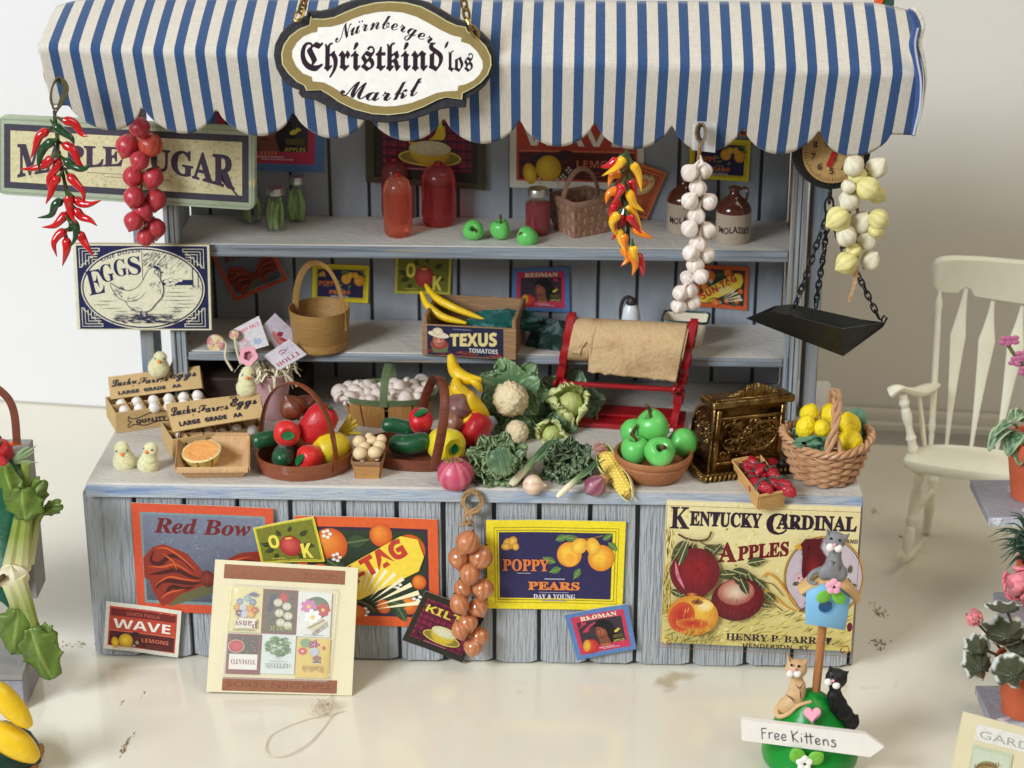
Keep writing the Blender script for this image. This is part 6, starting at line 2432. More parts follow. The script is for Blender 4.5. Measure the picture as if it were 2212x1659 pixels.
# small till of cream eggs / buttons
q0=G(*Z4(1290,1350),CT)
t=thing('chip_punnet','tiny chip wood punnet heaped with round cream mushrooms between the two oval baskets','punnet',q0+NY*.06)
mat('punnet_wood',(196,144,84),.6,.1,8,.3,40,stretch=(1,1,4))
u=upx(q0)
wb_,wt_,hp_=28*u,33*u,up(q0,38)
cc=q0+NY*.075
B4=[cc+XA*(sx*wb_)+NY*(sy*.068)+ZA*.004 for sx,sy in ((-1,-1),(1,-1),(1,1),(-1,1))]
T4=[cc+XA*(sx*wt_)+NY*(sy*.085)+ZA*hp_ for sx,sy in ((-1,-1),(1,-1),(1,1),(-1,1))]
for i in range(4):
 j=(i+1) % 4
 n=(T4[j] -T4[i]).cross(B4[i] -T4[i]).normalized()*.004
 s0=.06
 a,b,c2,d_=T4[i].lerp(T4[j],s0),T4[j].lerp(T4[i],s0),B4[j].lerp(B4[i],s0),B4[i].lerp(B4[j],s0)
 m=MB()
 m.add([a,b,c2,d_,a+n,b+n,c2+n,d_+n],[(0,1,2,3),(7,6,5,4),(0,4,5,1),(1,5,6,2),(2,6,7,3),(3,7,4,0)],sm=False)
 m.build('side_panel','punnet_wood',t)
m=MB()
card(B4,.003,m,(180,130,80))
m.build('base','punnet_wood',t)
m=MB()
m.tube([v+ZA*-.004 for i in range(4) for v in (T4[i].lerp(T4[(i+1) % 4],.08),T4[i].lerp(T4[(i+1) % 4],.92))],1,6,closed=True,flat=(.010,.005),up=(0,0,1))
m.build('rim',mat('rim_wood',(140,104,74),.6,.1,8,.3,40),t)
for i,(x,y,r_,k) in enumerate(((1210,1065,15.5,-.045),(1370,1055,15.5,-.04),(1200,940,14.5,.05),(1340,930,13,.06),(1442,912,11.5,.05),(1255,995,13,.0),(1420,985,13.5,.01),(1310,880,9,.08))):
 c=P(*Z4(x,y),NY.dot(cc)+k)
 m=MB()
 rr=r_*upx(c)
 m.ball(c,(rr,rr,rr*(.92 if i % 2 else 1.0)),nu=18,nv=12,M=None,fn=lambda d_: 1+.03*hsh(d_.x*2,d_.y*2,d_.z+i))
 m.ball(c+V((.3*rr,-.2*rr,-.9*rr)),rr*.35,nu=10,nv=7)
 m.build('mushroom',mat('cream_clay',(226,200,156),.45,.05,8,.08,30,sss=.1,coat=.08),label='round cream mushroom in the tiny punnet, '+('front left','front right','back left','in the middle behind','far right at the back','between the front two','right behind the front right one','topmost at the back')[i],cat='mushroom',group='cream mushrooms in the tiny punnet')
# ---------------------------------------------------------------- on the counter, right half
ink=(34,30,42)
# big red onion at the edge
dn=cz(*Z5(850,1605),CT,36)
t=thing('red_onion','big pinkish red onion at the front edge of the counter','onion',G(*Z5(850,1600),CT))
bulb(t,*Z5(850,1412),36,dn,(190,60,98),(-.05,-1,.25),(216,134,138),neck=.02,rib=.03,ribs=5,asp=.93,name='skin',root_tip=False)
c=P(*Z5(850,1412),dn)
u=upx(c)
m=MB()
for k in range(26):
 a,q=RND.uniform(0,6.28),RND.uniform(.0,.028)
 b=c+V((q*math.cos(a),-.02+q*math.sin(a)*.5,30*u*(1 -q*2)))
 m.tube(spline([b,b+V((math.cos(a)*.008,-.004,.014)),b+V((math.cos(a)*.02,-.006,.016+RND.uniform(-.008,.014)))],3),.0032,5)
m.build('dry_top',mat('dry_top',(170,140,96),.8,.3,40,.5,60,col2=(110,80,50),mix=.55),t)
def leaf_sheet(m,base,out,upv,L,W_,curl,seed,col_in,col_rim,ruf=.0,ribs=6,nu=16,nv=12,cup=.5):
 """a broad leaf from base outwards; rim ruffled"""
 out,upv=V(out).normalized(),V(upv).normalized()
 sd=out.cross(upv).normalized()
 def f(u,v):
  x=(u -.5)*2
  w=W_*(math.sin(math.pi*(.10+v*.85))**.42)
  r_=v*L
  ed=1 -abs(x)**2.6*.22*v
  z=curl*v*v*L -cup*(1 -x*x)*W_*.3*v+.004*math.cos(x*ribs*3.1)*(.3+v)
  z+=ruf*math.sin(x*13+seed*2+v*4)*(v**2+abs(x)**3*.7)+ruf*.6*math.sin(x*29+seed+v*9)*(abs(x)**2+v**3)
  z+=.010*noise.noise(V((x*3+seed,v*4,seed)))
  return base+out*(r_*ed)+sd*(x*w)+upv*z
 ci,co=lin(col_in),lin(col_rim)
 def cf(u,v):
  x=abs(u -.5)*2
  k=min(1,max(v**3,x**4*.8))
  mid=.35 if x<.07 else 0
  rib_=.14*max(0,math.cos(x*ribs*3.1))
  return tuple(ci[i]*(1 -k)+co[i]*k+(mid+rib_)*.12 for i in range(3))+(1,)
 m.grid(f,nu,nv,col=cf,thick=.0035)
def fancy_head(name,label,cat,X,Y,r,d,ax,leaves,cin,crim,L,Wd,curl,ruf,seed,elev=(.2,.9),heart=None,parent=None,ribs=6):
 """a leafy head facing ax"""
 c=P(X,Y,d)
 u=upx(c)
 ax=V(ax).normalized()
 M=aim((0,0,0),ax).to_3x3()
 t=parent or thing(name,label,cat,c -ZA*r*u)
 rg=random.Random(seed)
 for k,(n,el,Lk,Wk,off) in enumerate(leaves):
  for j in range(n):
   a=6.283*(j+off+rg.uniform(-.12,.12))/n
   o=V((math.cos(a)*math.cos(el),math.sin(a)*math.cos(el),math.sin(el)))
   w=V((-math.cos(a)*math.sin(el),-math.sin(a)*math.sin(el),math.cos(el)))
   m=MB()
   leaf_sheet(m,c+M @ (V((math.cos(a),math.sin(a),0))*r*u*.12) -ax*r*u*.35,M @ o,M @ w,L*r*u*Lk,Wd*r*u*Wk,curl,seed+j*1.7+k,cin,crim,ruf*r*u,ribs)
   m.build('leaf','leafy',t,ang=0)
 return t,c,u,ax,M
# cauliflowers
def curds(t,c,R_,ax,seed,col=(234,214,172)):
 m=MB()
 m.ball(c,(R_,R_,R_),nu=56,nv=36,fn=lambda d_: 1+.09*noise.noise(d_*4+V((seed,0,0)))+.16*abs(noise.noise(d_*8+V((seed,0,0))))+.09*noise.noise(d_*17+V((seed,0,0))))
 m.build('curd',mat('curd',col,.6,.07,30,.4,60,sss=.08),t,ang=0)
dc1=cz(*Z6(450,900),CT,18)
LV=[(7,.12,1.0,.62,0),(6,.45,.86,.6,.5)]
t,c,u,ax,M=fancy_head('cauliflower','large cauliflower with ribbed dark green leaves facing the viewer','cauliflower',*Z6(470,455),67,dc1+.02,(-.02,-1,.35),LV,(86,122,76),(132,160,112),1.08,.86,-.10,.03,11,ribs=7)
curds(t,c -NY*.06 -XA*.004,36*u,ax,1)
t,c,u,ax,M=fancy_head('cauliflower','smaller tan cauliflower below the large one','cauliflower',*Z6(525,815),40,dc1 -.06,(0,-1,.8),[(6,.1,1.0,.6,0),(5,.5,.7,.5,.5)],(70,102,60),(104,132,84),1.1,.85,-.05,.04,12)
curds(t,c -NY*.045,24*u,ax,2,(190,158,108))
# cabbages
def heart(t,c,u,r,ax,seed,col=(188,196,120)):
 M=aim(c,ax,R(seed*40))
 m=MB()
 m.ball((0,0,0),(r*u*.80,r*u*.72,r*u),M=M,nu=30,nv=18,fn=lambda d_: 1+.05*math.cos(math.atan2(d_.y,d_.x)*6)*(1 -abs(d_.z)))
 m.build('heart',mat('heart_leaf',col,.42,.10,8,.35,22,sss=.1,stretch=(3,3,.6)),t)
 for k in range(3):
  m=MB()
  a=R(30+120*k+seed*30)
  Mx=M.to_3x3()
  leaf_sheet(m,c -V(ax).normalized()*r*u*.5+Mx @ V((math.cos(a),math.sin(a),0))*r*u*.55,Mx @ V((math.cos(a)*.25,math.sin(a)*.25,1)),Mx @ V((-math.cos(a),-math.sin(a),.25)),r*u*1.7,r*u*1.1,.10,seed+k,(190,198,122),(212,216,150),.008,5,cup=.2)
  m.build('inner_leaf','leafy',t,ang=0)
dk=cz(*Z6(1080,800),CT,18)
t,c,u,ax,M=fancy_head('cabbage','large cabbage with a pale heart inside dark outer leaves','cabbage',*Z6(1075,560),66,dk,(.02,-1,.5),[(6,.18,1.0,.66,.2),(4,.7,.62,.55,0)],(92,122,88),(136,160,118),1.1,.84,.02,.05,21)
heart(t,c -NY*.045+ZA*.008,u,38,(.1,-.75,.75),1)
m=MB()
m.tube([P(*Z6(1135,800),dk),P(*Z6(1140,960),dk -.02)],.032,10)
m.build('stump',mat('stump',(74,98,60),.5,.15,12,.3,30),t)
t,c,u,ax,M=fancy_head('cabbage','smaller pale cabbage lying below the large one','cabbage',*Z6(900,880),46,dk -.12,(-.35,-1,.6),[(5,.2,1.0,.62,.3),(3,.8,.6,.5,0)],(78,108,72),(114,142,96),1.1,.82,.04,.05,22)
heart(t,c -NY*.03,u,30,(-.3,-.7,.7),2,(180,190,112))
# lettuces
dl=cz(*Z6(330,1450),CT,40)
LV2=[(9,.0,1.0,.55,0),(8,.35,.86,.52,.5),(7,.75,.66,.46,.2),(5,1.15,.50,.40,.6)]
t,c,u,ax,M=fancy_head('lettuce','big frilly green lettuce behind the red onion','lettuce',*Z6(330,1180),61,dl,(.0,-.85,.75),LV2,(96,122,84),(140,160,112),1.14,.80,.14,.09,31,ribs=8)
m=MB()
leaf_sheet(m,P(*Z6(300,1040),dl -.14),(0.3,-.25,-1),(0,-1,.3),.115,.055,-.10,4,(78,108,74),(118,144,98),.006,9,cup=-.5)
m.build('leaf','leafy',t,ang=0)
dl2=cz(*Z6(1080,1420),CT,38)
t,c,u,ax,M=fancy_head('lettuce','darker frilly lettuce between the two leeks','lettuce',*Z6(1060,1190),52,dl2,(.0,-.85,.75),LV2,(78,102,76),(122,142,106),1.16,.74,.16,.11,33,ribs=6)
# leeks
def leek(pts,r,label,d):
 q=[P(x,y,dd) for (x,y),dd in zip(pts,d)]
 u=upx(q[0])
 wh,gr,dg=lin((232,222,190)),lin((120,146,96)),lin((54,84,54))
 t=thing('leek',label,'leek',q[0])
 def cf(s):
  if s<.3:
   return wh
  if s<.5:
   k=(s -.3)/.2
   return tuple(wh[i]*(1 -k)+gr[i]*k for i in range(3))+(1,)
  k=min(1,(s -.5)/.2)
  return tuple(gr[i]*(1 -k)+dg[i]*k for i in range(3))+(1,)
 m=MB()
 m.tube(spline(q,8),lambda s: r*u*(.55+4*s if s<.1 else (.95 -.25*s))*(1 if s<.93 else max(.2,(1 -s)/.07)),12,col=cf)
 m.build('shaft','clay',t)
 for k,o in enumerate((.012,-.012,.02)):
  m=MB()
  a=q[1].lerp(q[2],.4)
  e=q[-1]+V((o*(2.6 -k),0,o))
  m.tube(spline([a,q[2]+V((o,-.006,o*.3)),e],5),lambda s: r*u*.52*(1.2 -s*.8),8,flat=(.45,1.1),col=cf if False else (lambda s: tuple(gr[i]*(1 -s)+dg[i]*s for i in range(3))+(1,)))
  m.build('leaf','clay',t)
dq=cz(*Z6(460,1450),CT,8)
leek([Z6(450,1425),Z6(580,1290),Z6(740,1110),Z6(885,945)],9.5,'thick leek leaning up to the right over the big lettuce',[dq,dq -.01,dq+.02,dq+.06])
dq2=cz(*Z6(950,1560),CT,6)
leek([Z6(945,1545),Z6(1080,1420),Z6(1230,1290),Z6(1370,1175)],8.0,'thin leek lying beside the purple shallot',[dq2,dq2+.02,dq2+.05,dq2+.10])
# garlic, shallot
t=thing('garlic_bulb','single cream garlic bulb lying on the counter edge, its tip to the right','garlic',G(*Z6(700,1510),CT))
bulb(t,*Z6(690,1415),21,cz(*Z6(690,1515),CT,20),(232,208,182),(1,.0,.1),(214,170,150),neck=.30,rib=.05,ribs=4,asp=.95,name='skin')
t=thing('shallot','small purple shallot with tan tip beside the corn cob','shallot',G(*Z6(1350,1530),CT))
bulb(t,*Z6(1345,1425),22,cz(*Z6(1345,1530),CT,20),(140,66,94),(.5,-.6,.1),(196,150,150),neck=.05,rib=.03,ribs=3,asp=.98,name='skin')
bulb(t,*Z6(1425,1360),11,cz(*Z6(1345,1530),CT,30),(206,160,104),(1,-.4,.1),(180,130,80),neck=.1,name='dry_neck')
# corn cob in its husk
t=thing('corn_cob','corn cob in an open pale husk leaning over the counter edge','corn cob',G(*Z6(1700,1580),CT))
dq3=cz(*Z6(1560,1400),CT,10)
K0,K1=P(*Z6(1410,1040),dq3+.11),P(*Z6(1725,1575),dq3 -.13)
ax=(K1 -K0).normalized()
LN=(K1 -K0).length
s1=ax.cross(NY -ZA*.3).normalized()
s2=s1.cross(ax).normalized()
if s2.dot(CAM -K0)<0:
 s2=-s2
m=MB()
m.tube(spline([K0,K0.lerp(K1,.3),K0.lerp(K1,.7),K0.lerp(K1,.92)],6),lambda s: .030*math.sin(math.pi*min(.97,.18+.72*s))**.5,12,col=lin((222,186,90)))
m.build('cob','clay',t)
mat('kernel',(236,204,92),.32,.10,12,.05,30,coat=.3,sss=.1)
mk=None
for row in range(5):
 an=(row -2)*.46
 for k in range(12):
  f=.20+.058*k+(.029 if row % 2 else 0)
  R_=.033*math.sin(math.pi*min(.97,.18+.72*f))**.5
  b=K0.lerp(K1,f)+(s2*math.cos(an)+s1*math.sin(an))*R_*.92
  if mk is None:
   m=MB()
   m.ball((0,0,0),(.0125,.0125,.011),nu=10,nv=7)
   m.build('kernel','kernel',t)
   mk=[x for x in bpy.data.objects if x.parent is t and x.name=='kernel'][0]
   for vv in mk.data.vertices:
    vv.co+=V(t.location)
   mk.location=b -V(t.location)
  else:
   o=dup(mk,deep=False,loc=b -V(t.location))
for sg in (-1,1):
 m=MB()
 def husk(u_,v_,sg=sg):
  f=-.02+1.04*v_
  w=.046*math.sin(math.pi*min(.99,.12+.86*v_))**.7
  an=sg*(.95+1.35*u_)
  fl=.010*(1 -u_)*math.sin(v_*9+sg)
  return K0.lerp(K1,f)+(s2*math.cos(an)+s1*math.sin(an))*(w+fl)
 m.grid(husk,10,20,col=lambda a,b: lin((222,216,160)) if b>.3 else lin((196,206,136)),thick=.003)
 m.build('husk','clay',t,ang=0)
m=MB()
for k in range(34):
 a,q=RND.uniform(0,6.28),RND.uniform(0,.024)
 b=K0.lerp(K1,RND.uniform(.01,.13))+s1*q*math.cos(a)+s2*(.012+abs(q*math.sin(a))+.008)
 m.tube(spline([b,b+s1*RND.uniform(-.012,.012)+s2*.006 -ax*.008,b+s1*RND.uniform(-.02,.02) -ax*.004],3),.0036,5)
m.build('silk',mat('silk',(184,132,118),.6,.2,40,.3,60),t)
# terracotta bowl of green apples
pb_=G(*Z8(520,1050),CT)
cB=pb_+NY*.01
u=upx(cB)
cB=G(*Z8(525,1090),CT)
rB=84*u
hB_=.112
t=thing('clay_bowl','wide brown clay bowl full of green apples','bowl',cB)
lathe_obj('bowl_body',mat('terracotta_brown',(168,108,68),.6,.12,6,.25,60),cB,[(0,.001),(rB*.66,.001),(rB*.74,.01),(rB*.90,.05),(rB*.95,.072),(rB*.93,.078),(rB*1.0,.088),(rB*1.02,.102),(rB*.99,.112),(rB*.93,.110),(rB*.88,.095),(rB*.78,.04),(0,.022)],t,seg=48)
dbw=NY.dot(cB)
grp='green apples piled in the clay bowl'
apple(*Z8(325,620),30,dbw+.11,(.5,-.5,.5),'pale green apple at the back left of the bowl, its hollow facing right',grp=grp,deep=.6,stl=.2)
apple(*Z8(850,730),31,dbw+.05,(.8,.4,-.3),'smooth green apple at the right of the bowl without a stalk showing',grp=grp,stem=0,deep=.2)
apple(*Z8(325,815),32,dbw -.02,(-.05,-.1,1),'green apple at the front left of the bowl with a short cut stalk',grp=grp,deep=.5,stl=.7)
apple(*Z8(530,545),36,dbw+.05,(-.35,-.3,1),'topmost green apple of the pile with an upright stalk',grp=grp,deep=.45,stl=.9)
apple(*Z8(600,820),34,dbw -.10,(-.05,-.75,.62),'front green apple with a curved stalk in a deep hollow',grp=grp,deep=.7,stl=1.2)
m=MB()
m.tube(spline([P(*Z8(300,640),dbw+.02),P(*Z8(340,560),dbw),P(*Z8(360,520),dbw)],4),lambda s: .009*(1.2 -s),6)
m.build('twig','stem',label='short brown twig stuck between the apples in the bowl',cat='twig')
for k in range(2):
 pass
# red iron paper cutter with a roll of brown paper
mat('iron_red',(158,20,28),.28,.10,8,.12,18,coat=.4)
F0,F1=G(*Z7(150,1325),CT),G(*Z7(1600,1412),CT)
e=(F1 -F0).normalized()
ne=V((-e.y,e.x,0))
Wc=(F1 -F0).length
t=thing('paper_cutter','red cast iron paper cutter holding a torn roll of brown paper','paper cutter',(F0+F1)/2)
Mc=Matrix([(e.x,ne.x,e.x*.16,F0.x),(e.y,ne.y,e.y*.16,F0.y),(0,0,1.05,F0.z),(0,0,0,1)])
DC=.20
m=MB()
m.M=Mc
m.box((Wc/2,DC/2,.012),(Wc+.02,DC,.022),bev=.004)
m.box((Wc/2,DC/2+.03,.030),(Wc -.05,DC -.09,.014),bev=.004)
for x in (.05,Wc -.05):
 m.ball((x,.02,.026),.008,nu=10,nv=6)
m.build('base_plate','iron_red',t)
xl,xr=Wc*.065,Wc*1.0 -.035
dl_,dr_=DC*.5,DC*.5
def side_outline():
 pts=[]
 L_=[(-.085,.022),(-.05,.05),(-.035,.10),(-.042,.15),(-.038,.17),(-.052,.20),(-.048,.235),(-.06,.27),(-.06,.31),(-.048,.34),(-.05,.38),(-.036,.42),(-.018,.45),(0,.462)]
 pts=L_+[(-x+.01,z) for x,z in L_[::-1][1:]]
 return [(v.x,v.y) for v in spline([(a,b,0) for a,b in pts],3)]
so=side_outline()
for x,lean in ((xl,0),(xr,0)):
 m=MB()
 ML=Mc @ Matrix.Translation((x,DC*.5,0)) @ Matrix(((0,0,1,0),(1,0,0,0),(0,1,0,0),(0,0,0,1)))
 m.prism(so,-.016,.016,M=ML,bev=.003)
 for z,y in ((.12,0),(.2,.01),(.28,-.01),(.36,.01),(.42,0)):
  for s_ in (-1,1):
   m.tube([ML @ V((y+.022*math.cos(a),z+.026*math.sin(a),s_*.0175)) for a in [6.283*i/14 for i in range(14)]],.005,6,closed=True)
 m.build('upright','iron_red',t)
m=MB()
m.M=Mc
zr,yr=.165,DC*.5 -.065
m.tube([(xl,yr,zr+.012),(xr,yr,zr+.012)],.011,10)
for x in (xl+.022,xr -.026):
 m.ball((x,yr,zr+.012),(.016,.020,.020),nu=14,nv=9)
m.ball((xl -.018,yr,zr+.012),(.01,.014,.014),nu=10,nv=7)
m.build('cutting_bar','iron_red',t)
mat('kraft',(212,178,132),.85,.08,9,.35,60,col2=(168,128,84),mix=.62,speck=((214,184,142),16,.60))
zc,yc,rc=.345,DC*.5,.088
m=MB()
m.M=Mc
m.tube([(xl+.016,yc,zc),(xr -.016,yc,zc)],rc*.97,40)
m.build('paper_roll','kraft',t)
m=MB()
m.M=Mc
def paper(u_,v_):
 x=xl+.02+(xr -.045 -xl)*u_
 # length hanging below the roll; a bite torn out near the left
 cut=.100+.030*u_+.006*noise.noise(V((u_*18,0,4)))+.004*noise.noise(V((u_*60,0,4)))
 if u_<.19:
  cut=.022+.012*math.sin(u_*16)+.008*noise.noise(V((u_*60,0,9)))
  if u_>.10:
   cut -=.05*math.sin((u_ -.1)/.09*3.1)**.5
 cut*=min(1,1)
 S_=rc*1.9
 s_=v_*(S_+cut)
 if s_<S_:
  a=math.pi*.62 -s_/rc
  a=R(110) -(s_/rc)
  y=yc+rc*math.cos(math.pi -(R(110) -s_/rc))*1
  th=R(70)+s_/rc
  return (x,yc+rc*1.01*math.cos(th),zc+rc*1.01*math.sin(th)) if th<math.pi*1.02 else (x,yc -rc*1.01,zc -(th -math.pi*1.02)*rc)
 th=R(70)+S_/rc
 z1=zc+rc*math.sin(th) if th<math.pi*1.02 else zc -(th -math.pi*1.02)*rc
 q=s_ -S_
 return (x,yc -rc*1.01 -.05*q+.35*q*q+.004*math.sin(u_*7+q*20),z1 -q*.98)
m.grid(paper,90,34,thick=.003)
m.build('paper_sheet','kraft',t,ang=0)
m=MB()
m.M=Mc
m.lathe([(0,-.012),(.022,-.012),(.026,-.004),(.026,.004),(0,.006)],14,M=Mc @ Matrix.Translation((Wc -.04,-.001,.014)) @ Matrix.Rotation(R(90),4,'X') @ Matrix.Scale(.32,4))
m.build('rivet',mat('white_rivet',(214,210,210),.3,.05,10,.05,20),t)
# brass cash register
mat('brass_old',(134,100,52),.34,.3,10,.35,34,metal=1.0,col2=(44,24,8),mix=.48)
mat('brass_bright',(172,142,88),.34,.25,16,.3,40,metal=1.0,col2=(84,56,24),mix=.52)
Q0,Q1,Q2=G(*Z8(1140,1100),CT),G(*Z8(1900,1015),CT),G(*Z8(880,985),CT)
t=thing('cash_register','ornate old brass cash register between the apple bowl and the lemon basket','cash register',(Q0+Q1)/2)
e=(Q1 -Q0).normalized()
ne=V((-e.y,e.x,0))
Wr=(Q1 -Q0).length
HR=up(Q0,(1090 -350)*.1984)*1.05
Mr=Matrix([(e.x,ne.x,e.x*.07,Q0.x),(e.y,ne.y,e.y*.07,Q0.y),(0,0,1,Q0.z),(0,0,0,1)])
DR=.24
m=MB()
m.M=Mr
# body: side profile swept along the width
prof=[(0.0,.03),(0.0,HR*.95),(.06,HR*.97),(.10,HR*.93),(.15,HR*.86),(.20,HR*.74),(.235,HR*.55),(.245,HR*.3),(.25,.03)]
MRp=Mr @ Matrix(((0,0,1,0),(1,0,0,0),(0,1,0,0),(0,0,0,1)))
m.prism(prof,.0,Wr,M=MRp,bev=.004)
m.build('body','brass_old',t,ang=30)
m=MB()
m.M=Mr
m.box((Wr/2,.05,HR*.985),(Wr+.05,.15,.030),bev=.006,rot=(-8,0,0))
m.box((Wr/2,.045,HR*1.03),(Wr+.02,.11,.018),bev=.005,rot=(-8,0,0))
m.build('top_ledge','brass_bright',t)
m=MB()
m.M=Mr
rg=random.Random(12)
for k in range(15):
 f=(k -7)/7
 hh=.042*math.exp(-(f*1.5)**2)
 m.ball((Wr*.56+f*.11,.03,HR*1.04+hh*.5),(.017,.014,.010+hh*.55),nu=12,nv=8,fn=lambda d_: 1+.25*noise.noise(d_*4+V((k,0,0))))
m.build('crest','brass_bright',t)
m=MB()
m.M=Mr
for x in (.014,Wr -.014):
 m.box((x,-.004,HR*.5),(.020,.012,HR*.86),bev=.004)
m.box((Wr/2,-.004,HR*.80),(Wr -.03,.012,.014),bev=.004)
m.box((Wr/2,-.004,.055),(Wr -.03,.012,.014),bev=.004)
m.build('front_moulding','brass_bright',t)
# scrollwork in relief
def scroll(mm,cx,cy,r0,turns,hand,M,w=.0042):
 pts=[]
 n=int(18*turns)
 for i in range(n):
  q=i/n
  a=hand*q*turns*6.283
  rr=r0*(1 -q*.85)
  pts.append(M @ V((cx+rr*math.cos(a),cy+rr*math.sin(a),0)))
 mm.tube(pts,w,5)
MF=Mr @ Matrix(((1,0,0,0),(0,0,-1,-.002),(0,1,0,0),(0,0,0,1)))
m=MB()
for k in range(26):
 x,z=rg.uniform(.05,Wr -.05),rg.uniform(.09,HR*.74)
 scroll(m,x,z,rg.uniform(.014,.034),rg.uniform(.8,1.7),rg.choice((-1,1)),MF @ Matrix.Translation((0,0,rg.uniform(0,.003))),rg.uniform(.003,.0055))
for k in range(90):
 x,z=rg.uniform(.04,Wr -.04),rg.uniform(.08,HR*.76)
 m.ball(MF @ V((x,z,0)),rg.uniform(.003,.007),nu=7,nv=5)
for s_ in (-1,1):
 m.tube(spline([MF @ V((Wr/2+s_*a,b,.002)) for a,b in ((.02,.10),(.08,.11),(Wr*.40,.16),(Wr*.36,.24),(Wr*.40,HR*.62),(Wr*.30,HR*.72),(.03,HR*.70))],6),.0062,6)
m.build('scroll_relief','brass_bright',t)
MS=Mr @ Matrix(((0,0,-1,-.001),(1,0,0,0),(0,1,0,0),(0,0,0,1)))
m=MB()
for k in range(14):
 x,z=rg.uniform(.04,.20),rg.uniform(.07,HR*.66)
 scroll(m,x,z,rg.uniform(.012,.026),rg.uniform(.8,1.6),rg.choice((-1,1)),MS,.0042)
for k in range(50):
 m.ball(MS @ V((rg.uniform(.03,.22),rg.uniform(.06,HR*.7),0)),rg.uniform(.003,.006),nu=7,nv=5)
m.tube([MS @ V((a,b,.002)) for a,b in spline([(p_[0]*.93+.008,p_[1]*.95+.004,0) for p_ in prof],3) and [(v.x,v.y) for v in spline([(p_[0]*.93+.008,p_[1]*.95+.004,0) for p_ in prof],3)]],.006,6)
m.build('scroll_relief','brass_bright',t)
m=MB()
m.M=Mr
m.box((Wr/2,DR/2,.022),(Wr+.09,DR+.10,.020),bev=.005)
m.build('plinth','brass_old',t)
m=MB()
per=[(-.05,-.055),(Wr+.05,-.055),(Wr+.05,DR+.055),(-.05,DR+.055)]
for i in range(4):
 a,b=V((*per[i],.018)),V((*per[(i+1) % 4],.018))
 n=int((b -a).length/.020)
 for k in range(n):
  q=a.lerp(b,(k+.5)/n)
  dv=(b -a).normalized()
  m.ball((0,0,0),(.016,.0085,.017),M=Mr @ Matrix.Translation(q) @ Matrix.Rotation(math.atan2(dv.y,dv.x)+R(90),4,'Z') @ Matrix.Rotation(R(24),4,'X'),nu=9,nv=6)
m.build('rope_edge','brass_bright',t)
# punnet of strawberries over the edge
tf,tl,tr_=P(*Z8(1688,1312),-.10),P(*Z8(1388,925),.17),P(*Z8(2002,1252),-.05)
bf,bl_,br_=P(*Z8(1672,1450),-.085),P(*Z8(1420,1150),.15),P(*Z8(1955,1422),-.04)
tb_=tl+(tr_ -tf)
bb_=bl_+(br_ -bf)
t=thing('strawberry_punnet','narrow chip wood punnet of strawberries jutting over the counter edge','punnet',bf)
mat('punnet_pale',(204,158,96),.6,.1,8,.3,40,stretch=(1,1,4))
cc=(bf+bl_+br_+bb_)/4
for a,b,c2,d_ in ((tf,tr_,br_,bf),(tl,tf,bf,bl_),(tr_,tb_,bb_,br_),(tb_,tl,bl_,bb_)):
 n=(b -a).cross(d_ -a).normalized()*.005
 s0=.035
 a,b,c2,d_=a.lerp(b,s0),b.lerp(a,s0),c2.lerp(d_,s0),d_.lerp(c2,s0)
 m=MB()
 m.add([a,b,c2,d_,a+n,b+n,c2+n,d_+n],[(0,1,2,3),(7,6,5,4),(0,4,5,1),(1,5,6,2),(2,6,7,3),(3,7,4,0)],sm=False)
 m.build('side_panel','punnet_pale',t)
m=MB()
card([bl_,bb_,br_,bf],.003,m,(190,140,90))
m.build('base','punnet_pale',t)
for a,b in ((tf,tr_),(tl,tf),(tr_,tb_),(tb_,tl)):
 m=MB()
 m.tube([a.lerp(b,.01),b.lerp(a,.01)],1,4,flat=(.008,.004),up=(0,0,1))
 m.build('rim_strip','punnet_pale',t)
mat('berry_red',(172,26,44),.35,.1,12,.4,70,coat=.25,sss=.12)
mat('berry_leaf',(74,92,84),.6,.15,12,.3,40)
SB=[(1700,1020,.10),(1530,900,.24),(1560,985,.18),(1700,850,.28),(1760,920,.25),(1690,1060,.10),(1600,1120,.08),(1745,1215,-.06),(1640,1180,.02),(1850,1190,-.02),(1950,1185,-.03),(1990,1240,-.045),(1820,960,.22),(1840,1080,.08),(1560,1040,.15),(1600,930,.20)]
rg=random.Random(21)
for i,(x,y,dd) in enumerate(SB):
 c=P(*Z8(x,y),dd)
 a=V((rg.uniform(-.6,.9),rg.uniform(-1,-.3),rg.uniform(-.7,.1))).normalized()
 M=aim(c,a)
 s_=.030*rg.uniform(.85,1.15)
 tt=thing('strawberry','red strawberry with grey green cap in the narrow punnet, '+('near the middle','at the far left back','at the left edge','highest at the back','second from the back','just behind the middle','by the left side wall','front left, big','left of the big front one','behind the two front ones','front right, big','hanging over the right front rim','at the right back','in the middle right','left under the highest','behind the left edge one')[i],'strawberry',c,group='strawberries heaped in the narrow punnet')
 m=MB()
 m.lathe([(0,-.9*s_),(.5*s_,-.86*s_),(.78*s_,-.5*s_),(.80*s_,0),(.66*s_,.7*s_),(.4*s_,1.15*s_),(0,1.35*s_)],14,M=M,fn=lambda an,q: 1+.06*math.cos(5*an+q*20))
 m.build('fruit','berry_red',tt)
 m=MB()
 for k in range(5):
  an=6.283*k/5+rg.uniform(-.2,.2)
  r0,r1=V((.1*s_*math.cos(an),.1*s_*math.sin(an),-.95*s_)),V((1.15*s_*math.cos(an),1.15*s_*math.sin(an),-.40*s_))
  m.tube(spline([M @ r0,M @ (r0.lerp(r1,.55)+V((0,0,-.22*s_))),M @ r1],3),lambda q: s_*.38*(1.1 -q*.75),6,flat=(.42,1))
 m.build('cap','berry_leaf',tt)
